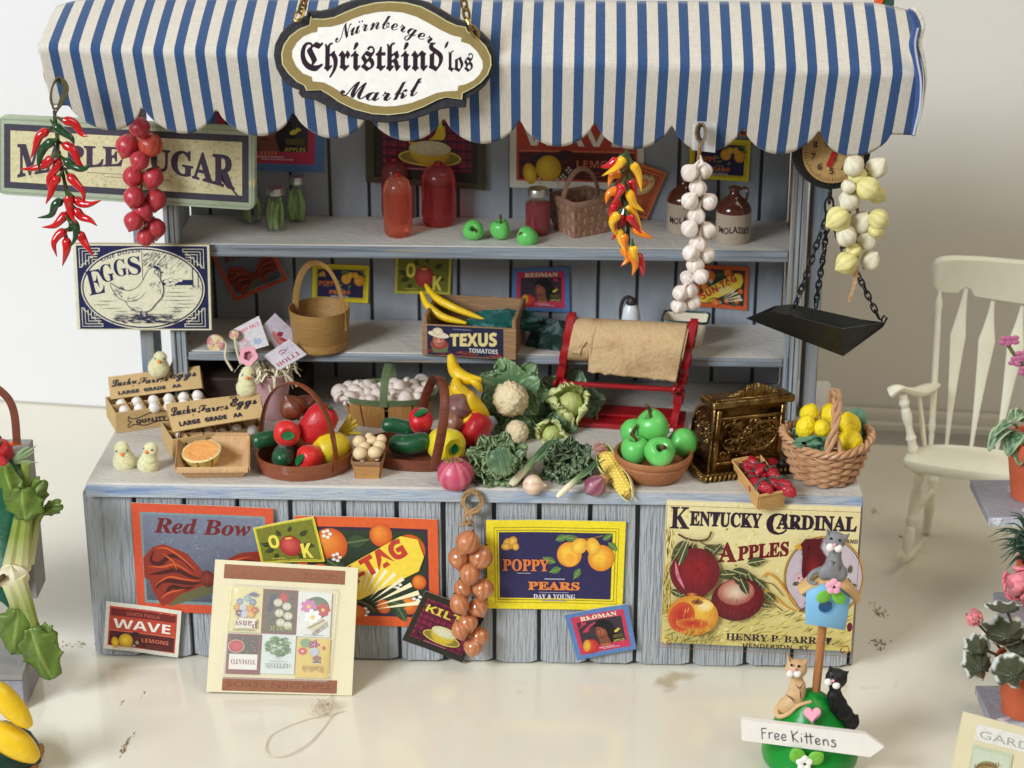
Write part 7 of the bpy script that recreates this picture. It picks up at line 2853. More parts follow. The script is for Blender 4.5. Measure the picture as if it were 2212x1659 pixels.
# wicker basket of lemons
Z10=Z9
cL=G(*Z10(1185,1160),CT)
u=upx(cL)
rX,rY,hL=92*u,.165,.175
t=thing('wicker_basket','round wicker basket with twisted handle holding lemons at the right end','basket',cL)
mat('willow',(200,154,114),.5,.16,14,.2,40,coat=.1,col2=(156,108,76),mix=.6)
def eL(a,z,off=0):
 k=.60+.40*(max(0,min(1.2,z/hL)))**.62
 return cL+V((math.cos(a)*(rX*k+off),math.sin(a)*(rY*k+off),z+.012*math.cos(2*a)*(z/hL)))
nst=22
for row in range(9):
 z=.014+(hL -.03)*row/8.5
 m=MB()
 pts=[]
 for i in range(nst*4):
  a=6.2832*i/(nst*4)
  pts.append(eL(a,z+.0016*math.sin(a*9+row),.0085*math.cos(a*nst/2+math.pi*row)))
 m.tube(pts,.0098,6,closed=True)
 m.build('weaver','willow',t)
for k in range(nst):
 m=MB()
 a=6.2832*(k+.5)/nst
 m.tube([eL(a,z) for z in (.004,.05,.10,hL)],.0055,5)
 m.build('stake','willow',t)
m=MB()
m.add([eL(6.283*i/30,.012) for i in range(30)],[tuple(range(30))],sm=False)
m.build('base','willow',t)
for ph in (0,2.1,4.2):
 m=MB()
 pts=[]
 for i in range(96):
  a=6.2832*i/96
  w=a*11+ph
  pts.append(eL(a,hL+.004+.011*math.sin(w),.004+.010*math.cos(w)))
 m.tube(pts,.0085,6,closed=True)
 m.build('border_strand','willow',t)
top=P(*Z10(1335,150),NY.dot(cL)+.0)
fa=P(*Z10(1270,860),NY.dot(cL) -rY*.98)
fb=cL+V((.03,rY,hL))
hpts=[]
for k in range(21):
 a=math.pi*k/20
 b=fa.lerp(fb,(1 -math.cos(a))/2)
 hpts.append(b+(top -(fa+fb)/2)*math.sin(a)**.9)
for ph in (0,2.1,4.2):
 m=MB()
 pp=[]
 for i,q in enumerate(spline(hpts,3)):
  w=i*.30+ph
  pp.append(q+XA*.0125*math.cos(w)+NY*.010*math.sin(w)+XA*(.022*math.cos(ph*1.0)*max(0,1 -i/14)))
 m.tube(pp,.0095,7)
 m.build('handle_strand','willow',t)
mat('tissue',(104,148,122),.7,.1,12,.3,20,stretch=(1,1,1))
dL=NY.dot(cL)
for i,(pts,lab) in enumerate((([(790,735,-.13),(1010,665,-.09),(1290,672,-.09),(1230,870,-.14),(1030,880,-.15),(880,800,-.15)],'green tissue leaf folded over the front rim of the lemon basket'),
        ([(1460,380,.08),(1660,352,.10),(1700,500,.08),(1755,760,.02),(1650,860,-.05),(1500,940,-.10),(1380,860,-.10),(1560,700,.0)],'large green tissue leaf standing at the right of the lemon basket'),
        ([(800,560,.02),(900,620,-.02),(900,700,-.06),(820,720,-.04)],'scrap of green tissue at the left inside the lemon basket'))):
 q=[P(*Z10(x,y),dL+z) for x,y,z in pts]
 c=sum(q,V())/len(q)+NY*.02
 m=MB()
 n=len(q)
 qs=spline(q,4,True)
 N_=len(qs)
 vs=[c.lerp(v,f)+NY*(.012*math.sin(j*.9+f*5)) for f in (.5,1.0) for j,v in enumerate(qs)]+[c]
 m.add(vs,[(j,(j+1) % N_,N_+(j+1) % N_,N_+j) for j in range(N_)]+[(j,(j+1) % N_,2*N_) for j in range(N_)])
 m.build('tissue_leaf','tissue',label=lab,cat='tissue',ang=0)
mat('lemon_skin',(246,218,30),.5,.07,10,.6,60,sss=.08,coat=.05)
for i,(x,y,rx,rz,dd,ax,lab) in enumerate(((960,560,19,24,-.06,(.2,0,1),'oval lemon at the front left of the wicker basket'),(1005,400,19,20,.05,(.4,0,1),'bumpy lemon behind the front left one'),
                                                 (1165,570,18,18,-.07,(0,-1,.2),'small round lemon seen end on in the middle of the basket'),(1265,420,25,20,.06,(1,.2,.1),'lemon behind the basket handle'),
                                                 (1490,545,22,27,.0,(-.2,0,1),'large lemon right of the basket handle'),(1500,740,25,24,-.05,(.8,-.3,-.4),'lowest lemon at the right of the wicker basket'))):
 c=P(*Z10(x,y),dL+dd)
 uu=upx(c)
 M=aim(c,ax)
 m=MB()
 R_=rx*uu*1.12
 L_=rz*uu*1.12
 m.ball((0,0,0),(R_,R_,L_),M=M,nu=30,nv=20,fn=lambda d_: 1+.05*noise.noise(d_*2.5+V((i,0,0)))+.03*noise.noise(d_*7+V((i,0,0)))+(.12*max(0,abs(d_.z) -.9)*8 if rz>19 else 0))
 m.build('lemon','lemon_skin',label=lab,cat='lemon',ang=0)
# ---------------------------------------------------------------- around the stall
def fuse(m,name,mt,parent,voxel=.006,smooth=4,**k):
 """melt overlapping shapes into one continuous skin"""
 o=m.build(name,mt,parent,ang=0,**k)
 a=o.modifiers.new('r','REMESH')
 a.mode='VOXEL'
 a.voxel_size=voxel
 b=o.modifiers.new('s','SMOOTH')
 b.iterations=smooth
 b.factor=.6
 dg=bpy.context.evaluated_depsgraph_get()
 dg.update()
 me=bpy.data.meshes.new_from_object(o.evaluated_get(dg))
 o.modifiers.clear()
 o.data=me
 me.polygons.foreach_set('use_smooth',[True]*len(me.polygons))
 return o
# seed packets on a card leaning on the counter
ZS=zf_(438.9,1195.9,.19176)
qs=planar([P(*ZS(135,65),-.055),P(*ZS(1745,160),-.055),G(*ZS(1675,1600),.004),G(*ZS(35,1555),.004)])
t=thing('seed_card','cream card with six seed packets leaning on the counter front','seed card',(qs[2]+qs[3])/2)
m=MB()
card(qs,.016,m,(238,230,196))
m.build('card',mat('cream_card',(226,215,178),.5,.03,6,.06,40),t)
w,h=161,148
for (a,b,c_,d_),txt,yy,al in (((11,4.5,147,20.5),'GDYOZ',9.5,100),((17,131,144,146.2),'GARDEN SEEDS',135.5,22)):
 m=MB()
 p=Print(qs,w,h,m,lift=.0008)
 p.rect(a,b,c_,d_,[(150,96,66),(150,96,66),(142,90,62),(142,90,62)])
 strokes(p,60,a+4,b+2,c_ -4,d_ -2,9,.5,0,[(160,106,76),(138,86,58)],int(a))
 p.text(txt,al+(38 if al>50 else 114),yy,9,(126,74,48),'sans',width=(38 if al>50 else 114),rot=180)
 m.build('strip_print','print',t,ang=0)
def packet(x0,y0,x1,y1,bgc,fn):
 m=MB()
 q=[p.at(x,y,.007) for x,y in ((x0,y0),(x1,y0),(x1,y1),(x0,y1))]
 card(q,.005,m,bgc)
 pp=Print(q,37,52,m,lift=.0005)
 fn(pp)
 m.build('seed_packet','print_gloss',t,ang=0)
def flw(p,x,y,r,col,c2=(236,196,80),n=7):
 for k in range(n):
  a=6.283*k/n
  p.ell(x+r*.62*math.cos(a),y+r*.62*math.sin(a),r*.42,r*.30,col,rot=math.degrees(a),n=10)
 p.ell(x,y,r*.26,r*.26,c2,n=10)
def s1_(p):
 for i,(x,y,c_) in enumerate(((12,17,(120,150,176)),(20,13,(140,170,196)),(26,17,(110,140,170)),(9,24,(214,150,60)),(16,24,(200,208,226)),(24,24,(222,150,50)),(29,26,(196,90,70)),(12,30,(120,80,110)),(18,31,(190,200,230)),(25,31,(224,170,60)))):
  flw(p,x,y,4.2,c_)
 p.poly([(20,8),(27,5),(33,8),(28,11)],(110,96,140))
 p.rect(9,36,32,47,(230,222,206))
 p.text('Pansy',33,38.5,12,(120,30,50),'serif',width=25,rot=180)
 p.rect(6,48.5,30,49.5,(150,140,120))
def s2_(p):
 p.rect(2.5,3,34.5,49,(92,84,62))
 dirt(p,90,3,4,34,48,[(66,60,48),(110,104,70),(50,52,66)],2,81)
 p.ell(22,9,6,6,(200,60,50),(150,40,40))
 p.poly([(8,6),(14,5),(15,14),(9,26),(5,26)],(52,54,76))
 for x,y in ((16,15),(26,19),(18,27),(28,30),(20,38),(28,41)):
  p.ell(x,y,5,4.6,(236,230,206),(190,180,150))
  p.line([(x,y -4),(x+.5,y+3)],.5,(160,150,120))
 p.text('GARLIC',33,42,8,(170,160,80),'serif',width=26,rot=180)
def s3_(p):
 p.ell(21,18,14,13,(110,130,100),(84,104,76))
 flw(p,12,17,9,(206,120,170))
 flw(p,28,20,8,(190,50,60))
 flw(p,17,29,9.5,(240,238,232))
 p.poly([(10,42),(28,30),(34,34),(20,46)],(210,196,160))
 p.line([(13,42),(30,32)],1.2,(120,104,80))
 p.text('COSMOS',32,35,7,(120,90,60),'bi',width=20,rot=140)
 p.rect(8,49.5,30,50.2,(150,150,150))
def s4_(p):
 p.rect(2.5,2,34,26,(70,62,50))
 dirt(p,60,3,3,33,25,[(120,60,44),(60,70,44),(90,84,60),(170,150,120)],2,82)
 p.ell(10,16,8,7.5,(206,70,70),(176,40,50))
 p.ring(10,16,9,8.5,.8,(220,190,150))
 p.rect(3,26,34,46,(232,226,216))
 p.text('TOMATO.',32,33,9,(130,30,40),'serif',width=28,rot=180)
def s5_(p):
 rg=random.Random(83)
 for k in range(90):
  a,q=rg.uniform(0,6.283),13.5*math.sqrt(rg.random())
  g=rg.uniform(-22,22)
  p.ell(18+q*math.cos(a),16+q*math.sin(a)*.98,1.9,1.5,(96+g,136+g,70+g),n=6)
 p.line([(18,28),(18,33)],.8,(150,170,130))
 p.text('LETTUCE',31,38,8.5,(120,130,110),'serif',width=26,rot=180)
 p.rect(8,34.5,26,35.2,(160,170,160))
def s6_(p):
 p.ell(10,6,6,6,(120,160,110))
 for a in (0,72,144,216,288):
  p.leaf(19,8,8,4.5,a,(150,40,80),(230,200,210))
 p.leaf(30,9,6,4,90,(200,70,50))
 flw(p,7,17,5,(206,70,80),(240,230,210),9)
 p.ell(20,17,5,5.5,(186,196,206))
 p.rect(18,22,27,33,(214,190,160))
 p.ell(23,26,4.5,4,(150,100,70))
 p.rect(18.5,30,27.5,31.6,(40,40,60))
 p.text('Radish',31,36,12,(196,150,60),'serif',width=24,rot=180)
for (x0,y0),c_,f_ in (((19,29),(226,214,150),s1_),((57.5,30),(124,62,50),s2_),((96,31),(226,226,218),s3_),((20,82),(130,56,50),s4_),((58.5,80.5),(214,222,214),s5_),((97,84),(222,192,96),s6_)):
 packet(x0,y0,x0+37.5,y0+(51 if y0<60 else 45),c_,f_)
# clear blister over the packets
m=MB()
def blis(u_,v_):
 x,y=20+121*u_,25+108*v_
 x -=5*v_
 e=min(u_,1 -u_,v_,1 -v_)
 return p.at(x,y,.002+.026*min(1,e*16)**.5)
m.grid(blis,40,36)
m.tube([blis(a,b) for a,b in ((.03,.01),(.97,.01),(.99,.04),(.99,.96),(.97,.99),(.03,.99),(.01,.96),(.01,.04))],.0028,6,closed=True)
m.build('blister',mat('blister',(250,250,246),.05,0,5,.12,10,alpha=.16,spec=1.0,coat=1.0),t,ang=0)
# clear plastic thread
mat('clear_thread',(226,212,190),.2,.05,20,0,alpha=.34,spec=.8)
t=thing('plastic_thread','clear plastic tag thread looped on the table before the seed card','thread',G(700,1560,0))
m=MB()
L_=[(2150,1165),(2138,1230),(2120,1300),(2000,1340),(1880,1385),(1760,1450),(1725,1520),(1745,1575),(1850,1578),(1980,1515),(2080,1420),(2160,1320),(2230,1290)]
m.tube(spline([G(*C02(x,y),.006+.004*math.sin(i)) for i,(x,y) in enumerate(L_)],5),.0038,6)
m.build('loop','clear_thread',t)
m=MB()
for k in range(6):
 m.tube(spline([G(*C02(2060+RND.uniform(-50,110),1210+RND.uniform(0,110)),.006+RND.uniform(0,.03)) for _ in range(5)],4),.003,5)
m.build('knot','clear_thread',t)
# ---------------------------------------------------------------- the kitten ornament
FK=zf_(1563.5,1371.5,.17361)
ZB=zf_(1634.8,1097.2,.26451)
cK=G(1752,1694,0)
u=upx(cK)
rK=98*u
cK=cK+NY*rK*.8
dK=NY.dot(cK)
u=upx(P(1752,1560,dK))
t=thing('kitten_ornament','green clay mound with three clay cats, bird house and Free Kittens arrow','ornament',cK)
for nm,c_,ro in (('clay_green',(10,140,44),.32),('clay_tan',(214,176,128),.55),('clay_black',(26,25,27),.5),('clay_grey',(134,134,136),.55),('clay_white',(244,238,230),.5),('clay_pink',(244,170,186),.5),('clay_blue',(130,186,222),.5),('clay_lime',(116,186,60),.5),('clay_roof',(218,176,118),.55)):
 mat(nm,c_,ro,.04,6,.10,30,sss=.06)
hK=up(cK,172)
m=MB()
fk=lambda a,q: 1+.05*math.cos(a*2+.6)+.03*math.cos(3*a)
m.lathe([(0,.002),(rK*.86,.002),(rK*.99,.03),(rK*1.02,hK*.16),(rK*.98,hK*.30),(rK*.80,hK*.52),(rK*.58,hK*.74),(rK*.32,hK*.92),(rK*.14,hK*.99),(0,hK)],40,M=Matrix.Translation(cK),fn=fk)
m.build('mound','clay_green',t)
m=MB()
s0,s1v=P(1760,1520,dK),P(1777,1350,dK)
m.tube([s0 -(s1v -s0)*.25,s1v+ZA*.02],8.6*u,10)
for k in range(7):
 a=k*.9+.3
 o=XA*math.cos(a)*7.6*u -NY*abs(math.sin(a))*7.6*u
 m.tube([s0 -(s1v -s0)*.2+o,s1v+o],1.9*u,5)
m.build('stick',mat('stick_wood',(190,128,78),.6,.2,14,.4,60,stretch=(4,4,.3)),t)
# arrow board
sf=dK -rK*.92
aq=[P(*FK(x,y),sf) for x,y in ((218,1052),(1762,1235),(2000,1395),(1822,1522),(225,1312))]
m=MB()
n=5
bk=[v+NY*.022 for v in aq]
m.add(aq+bk,[tuple(range(5)),tuple(range(9,4,-1))]+[(i,(i+1) % 5,5+(i+1) % 5,5+i) for i in range(5)],sm=False)
ar=m.build('arrow_board','clay_white',t)
m=MB()
pd=Print([P(*FK(x,y),sf) for x,y in ((218,1052),(1822,1242),(1822,1522),(225,1312))],160,27,m,lift=.0008)
hw=(52,36,66)
T_=1.1
X_=25
for L_ in ([(25,8),(25.5,22)],[(25,8.5),(31,7.5)],[(25.2,14),(30,13)],[(34,12),(34.3,20)],[(34.2,14.5),(36,12.5),(39,12)],
           [(41,17),(45,16),(46.5,14),(44,12.3),(41.5,14),(41.3,18),(43.5,20),(47,18.6)],[(49.5,17),(53.5,16),(55,14),(52.5,12.3),(50,14),(49.8,18),(52,20),(55.5,18.6)],
           [(62,6),(64,20)],[(70,6.5),(63.5,13.5),(70.5,20)],[(74,13),(74.6,19.5)],[(74,8.5),(74.3,9.4)],[(80,6.5),(81,20)],[(85,6.8),(86.3,20)],[(77.5,11.5),(89.5,10.2)],
           [(91.5,16.5),(95.5,15.5),(96.8,13.4),(94.4,12),(92,13.6),(92,17.6),(94.5,19.4),(98,17.8)],[(101,12.5),(102,19.5)],[(101.3,15),(104,12.2),(106.5,13.5),(107.8,19.5)],
           [(116.5,12),(113,11.5),(112,13.6),(115.8,15.4),(116.6,18),(114,20),(111,19)]):
 pd.line(L_,T_,hw,3 if len(L_)>2 else 0)
m.build('lettering','print',t,ang=0)
def cat(nm,mt,f,head,hr,ears,muz,nose,eyes,body,tail,d,kz):
 """head etc. in a zoomed picture frame f with kz picture points per unit there"""
 w_=lambda x,y,dd=0: P(*f(x,y),d+dd)
 k=kz*upx(w_(*head))
 m=MB()
 hc=w_(*head)
 m.ball(hc,(hr*1.02*k,hr*.92*k,hr*.95*k),nu=24,nv=16)
 for (x0,y0,x1,y1,ww) in ears:
  a,b=w_(x0,y0),w_(x1,y1)
  m.tube([a,a.lerp(b,.5),b],[ww*k,ww*.62*k,ww*.16*k],10,flat=(1,.5),up=(0,-1,0))
 for (x,y,rx,rz,dd) in body:
  m.ball(w_(x,y,dd*k),(rx*k,rx*.85*k,rz*k),nu=22,nv=14)
 # front legs
 o=fuse(m,nm,mt,t,voxel=.0075,smooth=5)
 for (x,y,r_) in muz:
  mm=MB()
  mm.ball(w_(x,y,-hr*.80*k),(r_*k,r_*.8*k,r_*k),nu=16,nv=10)
  mm.build('muzzle','clay_white',o)
 mm=MB()
 mm.ball(w_(nose[0],nose[1],-hr*1.08*k),(24*k*nose[2],18*k*nose[2],22*k*nose[2]),nu=12,nv=8)
 mm.build('nose','clay_pink',o)
 for (x,y) in eyes:
  mm=MB()
  mm.ball(w_(x,y,-hr*.80*k),(hr*.125*k,hr*.06*k,hr*.15*k),nu=12,nv=8)
  mm.build('eye',mat('eye_dot',(14,8,10),.5,0,5,0),o)
 for (x0,y0,x1,y1,ww) in ears:
  mm=MB()
  a,b=w_(x0,y0,-ww*.42*k),w_(x1,y1,-ww*.3*k)
  mm.tube([a.lerp(b,.05),a.lerp(b,.45),a.lerp(b,.78)],[ww*.5*k,ww*.36*k,ww*.08*k],8,flat=(1,.3),up=(0,-1,0))
  mm.build('inner_ear',mat('ear_'+mt,{'clay_tan': (196,140,96),'clay_black': (18,17,19),'clay_grey': (112,108,110)}[mt],.6,.05,6,.1,20),o)
 mm=MB()
 mm.tube(spline([w_(x,y,dd*k) for x,y,dd in tail[0]],6),lambda s: tail[1]*k*(1 -.45*s),10)
 mm.build('tail',mt,o)
 return o,w_,k
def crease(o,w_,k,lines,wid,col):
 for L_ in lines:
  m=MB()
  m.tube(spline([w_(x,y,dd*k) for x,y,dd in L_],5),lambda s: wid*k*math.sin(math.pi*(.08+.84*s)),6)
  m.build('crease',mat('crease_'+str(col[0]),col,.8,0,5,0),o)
o,w_,k=cat('tan_cat','clay_tan',FK,(903,415),140,[(825,335,788,200,72),(1000,368,1066,272,66)],[(828,482,48),(917,482,50)],(880,428,1.0),[(843,375),(933,390)],
               [(910,560,85,70,10),(905,640,100,90,10),(890,740,118,110,10),(850,850,140,120,0),(790,880,130,120,20),(960,720,52,150,-50),(985,700,46,150,-20)],
               ([(690,880,40),(655,950,0),(690,1015,-60),(800,985,-90),(930,880,-110),(1090,830,-90)],40),dK -.02,.17361)
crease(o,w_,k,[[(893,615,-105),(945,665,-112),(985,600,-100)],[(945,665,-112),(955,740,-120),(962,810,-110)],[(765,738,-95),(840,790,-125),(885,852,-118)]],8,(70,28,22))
o,w_,k=cat('black_cat','clay_black',FK,(1400,540),140,[(1330,455,1322,358,72),(1495,500,1574,436,70)],[(1297,588,48),(1400,628,50)],(1360,572,.9),[(1346,515),(1425,545)],
               [(1385,660,82,70,10),(1380,760,105,100,10),(1420,850,120,110,10),(1480,960,130,110,10),(1560,1060,110,110,20),(1350,880,50,150,-40),(1440,960,52,140,-60)],
               ([(1640,1000,20),(1655,1100,0),(1590,1170,-30),(1560,1110,-80)],36),dK -.03,.17361)
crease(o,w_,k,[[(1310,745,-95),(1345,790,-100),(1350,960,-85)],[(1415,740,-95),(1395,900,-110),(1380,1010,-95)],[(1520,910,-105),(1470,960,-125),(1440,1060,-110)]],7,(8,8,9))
# birdhouse: box, roof, flower
bh=[(405,690),(545,625),(765,742),(722,1000),(395,945)]
fp=[P(*ZB(x,y),dK -.055) for x,y in bh]
bp_=[v+NY*.12+XA*.012 for v in fp]
m=MB()
n=5
cI=sum(fp,V())/5
fi=[v.lerp(cI,.06) -NY*.008 for v in fp]
m.add(fi+fp+bp_,[tuple(range(5)),tuple(range(14,9,-1))]+[(i,(i+1) % 5,5+(i+1) % 5,5+i) for i in range(5)]+[(5+i,5+(i+1) % 5,10+(i+1) % 5,10+i) for i in range(5)])
bhs=m.build('bird_house','clay_blue',t,ang=70)
m=MB()
hc=P(*ZB(562,803),dK -.0645)
m.lathe([(0,.0012),(.024,.0012),(.027,.003),(.031,0)],20,M=aim(hc,-NY),col=lambda a,q: lin((40,84,128)) if q<.6 else lin((120,176,214)))
m.build('entrance_hole','clay',bhs)
for a,b,c_ in (((352,668),(470,590),(640,560)),((640,575),(740,640),(822,745))):
 m=MB()
 pts=spline([P(*ZB(*q),dK -.0) for q in (a,b,c_)],6)
 m.tube(pts,lambda s: 44*.2645*u*math.sin(math.pi*(.16+.68*s))**.4,14,flat=(.85,2.3),up=(0,0,1))
 m.build('roof_slab','clay_roof',bhs)
fc=P(*ZB(628,642),dK -.12)
def clay_flower(c,r,mt,par,cmat=True):
 m=MB()
 M=aim(c,-NY+ZA*.2)
 for k in range(5):
  a=6.283*k/5+.3
  m.ball((r*.55*math.cos(a),r*.55*math.sin(a),0),(r*.46,r*.46,r*.22),M=M,nu=12,nv=8)
 m.ball((0,0,-.002),(r*.5,r*.5,r*.25),M=M,nu=12,nv=8)
 m.build('flower',mt,par)
 m=MB()
 m.ball((0,0,r*.24),(r*.17,r*.17,r*.06),M=M,nu=10,nv=6)
 m.build('flower_eye','eye_dot',par)
clay_flower(fc,66*.2645*u,'clay_pink',bhs)
def clay_leaf(a,b,w,par,d):
 m=MB()
 A,B=P(*a,d),P(*b,d)
 m.tube(spline([A,A.lerp(B,.35),A.lerp(B,.7),B],4),lambda s: w*u*math.sin(math.pi*(.10+.86*s))**.8,12,flat=(.28,1.0),up=tuple(-NY))
 m.tube([A.lerp(B,.12) -NY*w*u*.30,A.lerp(B,.85) -NY*w*u*.26],.8*u,4)
 m.build('clay_leaf','clay_lime',par)
clay_leaf(ZB(600,690),ZB(492,762),14,bhs,dK -.10)
clay_leaf(ZB(630,690),ZB(716,780),13,bhs,dK -.10)
o,w_,k=cat('grey_cat','clay_grey',ZB,(640,268),86,[(590,228,570,142,44),(718,248,772,200,46)],[(600,322,35),(667,330,35)],(636,300,.62),[(604,250),(677,265)],
               [(640,370,58,50,0),(630,440,74,70,0),(625,510,100,80,0),(545,530,48,70,-30),(690,535,56,75,-30),(600,500,28,85,-62),(650,500,28,85,-62)],
               ([(530,500,0),(460,530,-20),(425,580,-40),(450,610,-50),(490,612,-60)],26),dK -.02,.26451)
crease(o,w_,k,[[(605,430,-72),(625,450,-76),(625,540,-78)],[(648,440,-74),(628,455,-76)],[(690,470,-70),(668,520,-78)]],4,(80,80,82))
# heart and white flower on the mound
m=MB()
Mh=aim(P(*FK(1102,990),dK -rK*.60),-NY+ZA*.9)
hp=[]
for k in range(28):
 a=6.283*k/28
 hp.append((16*math.sin(a)**3,13*math.cos(a) -5*math.cos(2*a) -2*math.cos(3*a) -math.cos(4*a)))
xz=(Mh.to_3x3() @ V((0,1,0))).z
sg=1 if xz>0 else -1
m.prism([(a*1.15*u*sg,b*1.2*u*sg) for a,b in hp],-.012,.012,M=Mh,bev=.004,sm=True)
m.build('heart','clay_pink',t)
clay_flower(P(*FK(1002,1598),dK -rK*1.05),105*.17361*u,'clay_white',t)
clay_leaf(FK(960,1590),FK(868,1415),17,t,dK -rK*1.0)
clay_leaf(FK(1060,1590),FK(1235,1478),17,t,dK -rK*1.0)
# ---------------------------------------------------------------- ivory rocking chair
ZC=zf_(1887.2,515.7,.38344)
mat('ivory',(248,245,222),.42,.03,5,.04,16,sss=.25,coat=.1)
t=thing('rocking_chair','ivory plastic doll rocking chair standing behind the stall at the right','rocking chair',G(2060,1150,0))
dz={0: 1.55,1: 1.25}
cr_=lambda x,y,d: P(*ZC(x,y),d)
k=.38344*upx(cr_(300,700,1.4))
def turned(a,b,r,rings,nm,dd=None):
 m=MB()
 def rad(s):
  v=1.0
  for (c_,w,h) in rings:
   v+=h*math.exp(-((s -c_)/w)**2)
  return r*k*v
 m.tube([a.lerp(b,i/40) for i in range(41)],rad,12)
 m.build(nm,'ivory',t)
turned(cr_(372,290,1.62),cr_(322,1180,1.36),17,[(.0,.05,-.5),(.09,.04,.3),(.13,.01,-.2),(.5,.3,.1),(.86,.02,.3),(.9,.015,-.25),(.97,.03,-.3)],'back_post')
for (x0,y0),(x1,y1,w1),(x2,y2) in (((522,275),(475,545,46),(410,1175)),((672,350),(637,575,50),(548,1185)),((838,380),(800,600,52),(692,1205)),((990,410),(950,620,52),(850,1225)),((1140,430),(1100,640,52),(1000,1240))):
 m=MB()
 A,B,C3=cr_(x0,y0,1.62),cr_(x1,y1,1.54),cr_(x2,y2,1.36)
 pts=[A.lerp(B,i/8) for i in range(8)]+[B.lerp(C3,i/14) for i in range(15)]
 n=len(pts) -1
 def rad(s,w1=w1):
  i=s*n
  if i<=8:
   return k*(11+(w1 -11)*(i/8)**1.4)
  q=(i -8)/14
  return k*(11+(w1 -11)*max(0,1 -q)**1.5)
 m.tube(pts,rad,10,flat=(.22,1),up=tuple(-NY))
 m.build('spindle','ivory',t)
m=MB()
cro=[(345,150),(365,128),(400,117),(460,112),(620,118),(847,138),(1100,165),(1250,200),(1290,260),(1280,400),(1180,418),(847,366),(700,345),(565,322),(548,285),(520,268),(490,280),(466,304),(400,300),(352,290),(330,262),(328,205)]
f0=[cr_(x,y,1.62+.0002*y*0) for x,y in cro]
cI=sum(f0,V())/len(f0)
n=len(f0)
f1=[v+NY*.05 for v in f0]
fi=[v.lerp(cI,.03) -NY*.008 for v in f0]
m.add(fi+f0+f1,[tuple(range(n)),tuple(range(3*n -1,2*n -1,-1))]+[(i,(i+1) % n,n+(i+1) % n,n+i) for i in range(n)]+[(n+i,n+(i+1) % n,2*n+(i+1) % n,2*n+i) for i in range(n)])
m.build('crest_rail','ivory',t,ang=50)
m=MB()
A=[cr_(92,868,1.12),cr_(140,842,1.12),cr_(190,852,1.16),cr_(250,862,1.24),cr_(310,842,1.36),cr_(352,824,1.44)]
m.tube(spline(A,5),lambda s: k*(26+8*math.cos(s*9)),12,flat=(.85,1.5),up=(0,0,1))
m.build('armrest','ivory',t)
turned(cr_(165,885,1.14),cr_(228,1212,1.14),24,[(.12,.03,.25),(.2,.02,-.2),(.35,.1,.2),(.55,.1,-.2),(.72,.03,.3),(.9,.04,.25),(1,.04,-.4)],'arm_post')
turned(cr_(255,882,1.24),cr_(290,1192,1.22),12,[(.5,.3,.2)],'arm_spindle')
zs=cr_(170,1245,1.08).z
m=MB()
sp=[(168,1248),(185,1215),(230,1190),(340,1166),(560,1178),(760,1205),(1000,1240),(1200,1290),(1230,1350),(1100,1420),(847,1352),(700,1338),(560,1322),(400,1300),(260,1275),(190,1262)]
tp=[G(*ZC(x,y),zs) for x,y in [(v.x,v.y) for v in spline([(a,b,0) for a,b in sp],3,True)]]
cI=sum(tp,V())/len(tp)
n=len(tp)
ti=[v.lerp(cI,.02)+ZA*.008 for v in tp]
b0=[v -ZA*.022 for v in tp]
b1=[v.lerp(cI,.10) -ZA*.044 for v in tp]
m.add(ti+tp+b0+b1,[tuple(range(n)),tuple(range(4*n -1,3*n -1,-1))]+[(j*n+i,j*n+(i+1) % n,(j+1)*n+(i+1) % n,(j+1)*n+i) for j in range(3) for i in range(n)])
m.build('seat','ivory',t,ang=60)
l0,l1=cr_(262,1300,1.16),P(1958,1192,.98)
turned(l0,l1,28,[(.1,.04,.2),(.2,.03,-.25),(.4,.1,.1),(.62,.03,.25),(.7,.02,-.2),(.85,.1,.15)],'leg')
turned(cr_(345,1310,1.40),P(2000,1150,1.32),26,[(.15,.04,.2),(.3,.03,-.2),(.6,.1,.2)],'leg')
turned(l0.lerp(l1,.55),cr_(330,1420,1.36),14,[(.5,.2,.4)],'stretcher')
m=MB()
m.tube(spline([P(1944,1196,.86),P(1952,1206,.95),P(1972,1196,1.08),P(2004,1160,1.34),P(2036,1110,1.66)],6),k*22,10,flat=(1.1,.7),up=(0,0,1))
m.build('rocker','ivory',t)
# ---------------------------------------------------------------- stepped grey plant stand with pots, right edge
mat('stand_grey',(150,148,156),.55,.10,6,.4,24,speck=((214,214,222),10,.62))
mat('stand_edge',(196,198,206),.5,.12,16,.6,40,speck=((236,238,244),18,.55))
mat('terracotta',(202,98,62),.7,.14,6,.15,50)
t=thing('plant_stand','stepped grey plant stand cut off by the right edge of the photo','plant stand',G(2300,1500,0))
for z,fl_,bl2 in ((.55,(2101,1117),(2130,1036)),(.32,(2155,1344),(2167,1278)),(.10,(2113,1560),(2134,1480))):
 a,b=G(*fl_,z),G(*bl2,z)
 y0,y1=a.y,b.y
 x0=(a.x+b.x)/2
 m=MB()
 m.box((x0+.5,(y0+y1)/2+.002,z -.02),(1.0,y1 -y0,.038),bev=.004)
 m.build('step','stand_grey',t)
 m=MB()
 m.box((x0+.5,y0 -.003,z -.022),(1.004,.005,.036),bev=.001)
 m.build('step_edge','stand_edge',t)
 m=MB()
 m.box((x0+.30 if z>.15 else x0+.2,y1 -.03,(z -.04)/2+.001),(.03,.05,z -.042),bev=.004)
 m.build('riser','stand_grey',t)
ZR=zf_(1953,877.8,.4708)
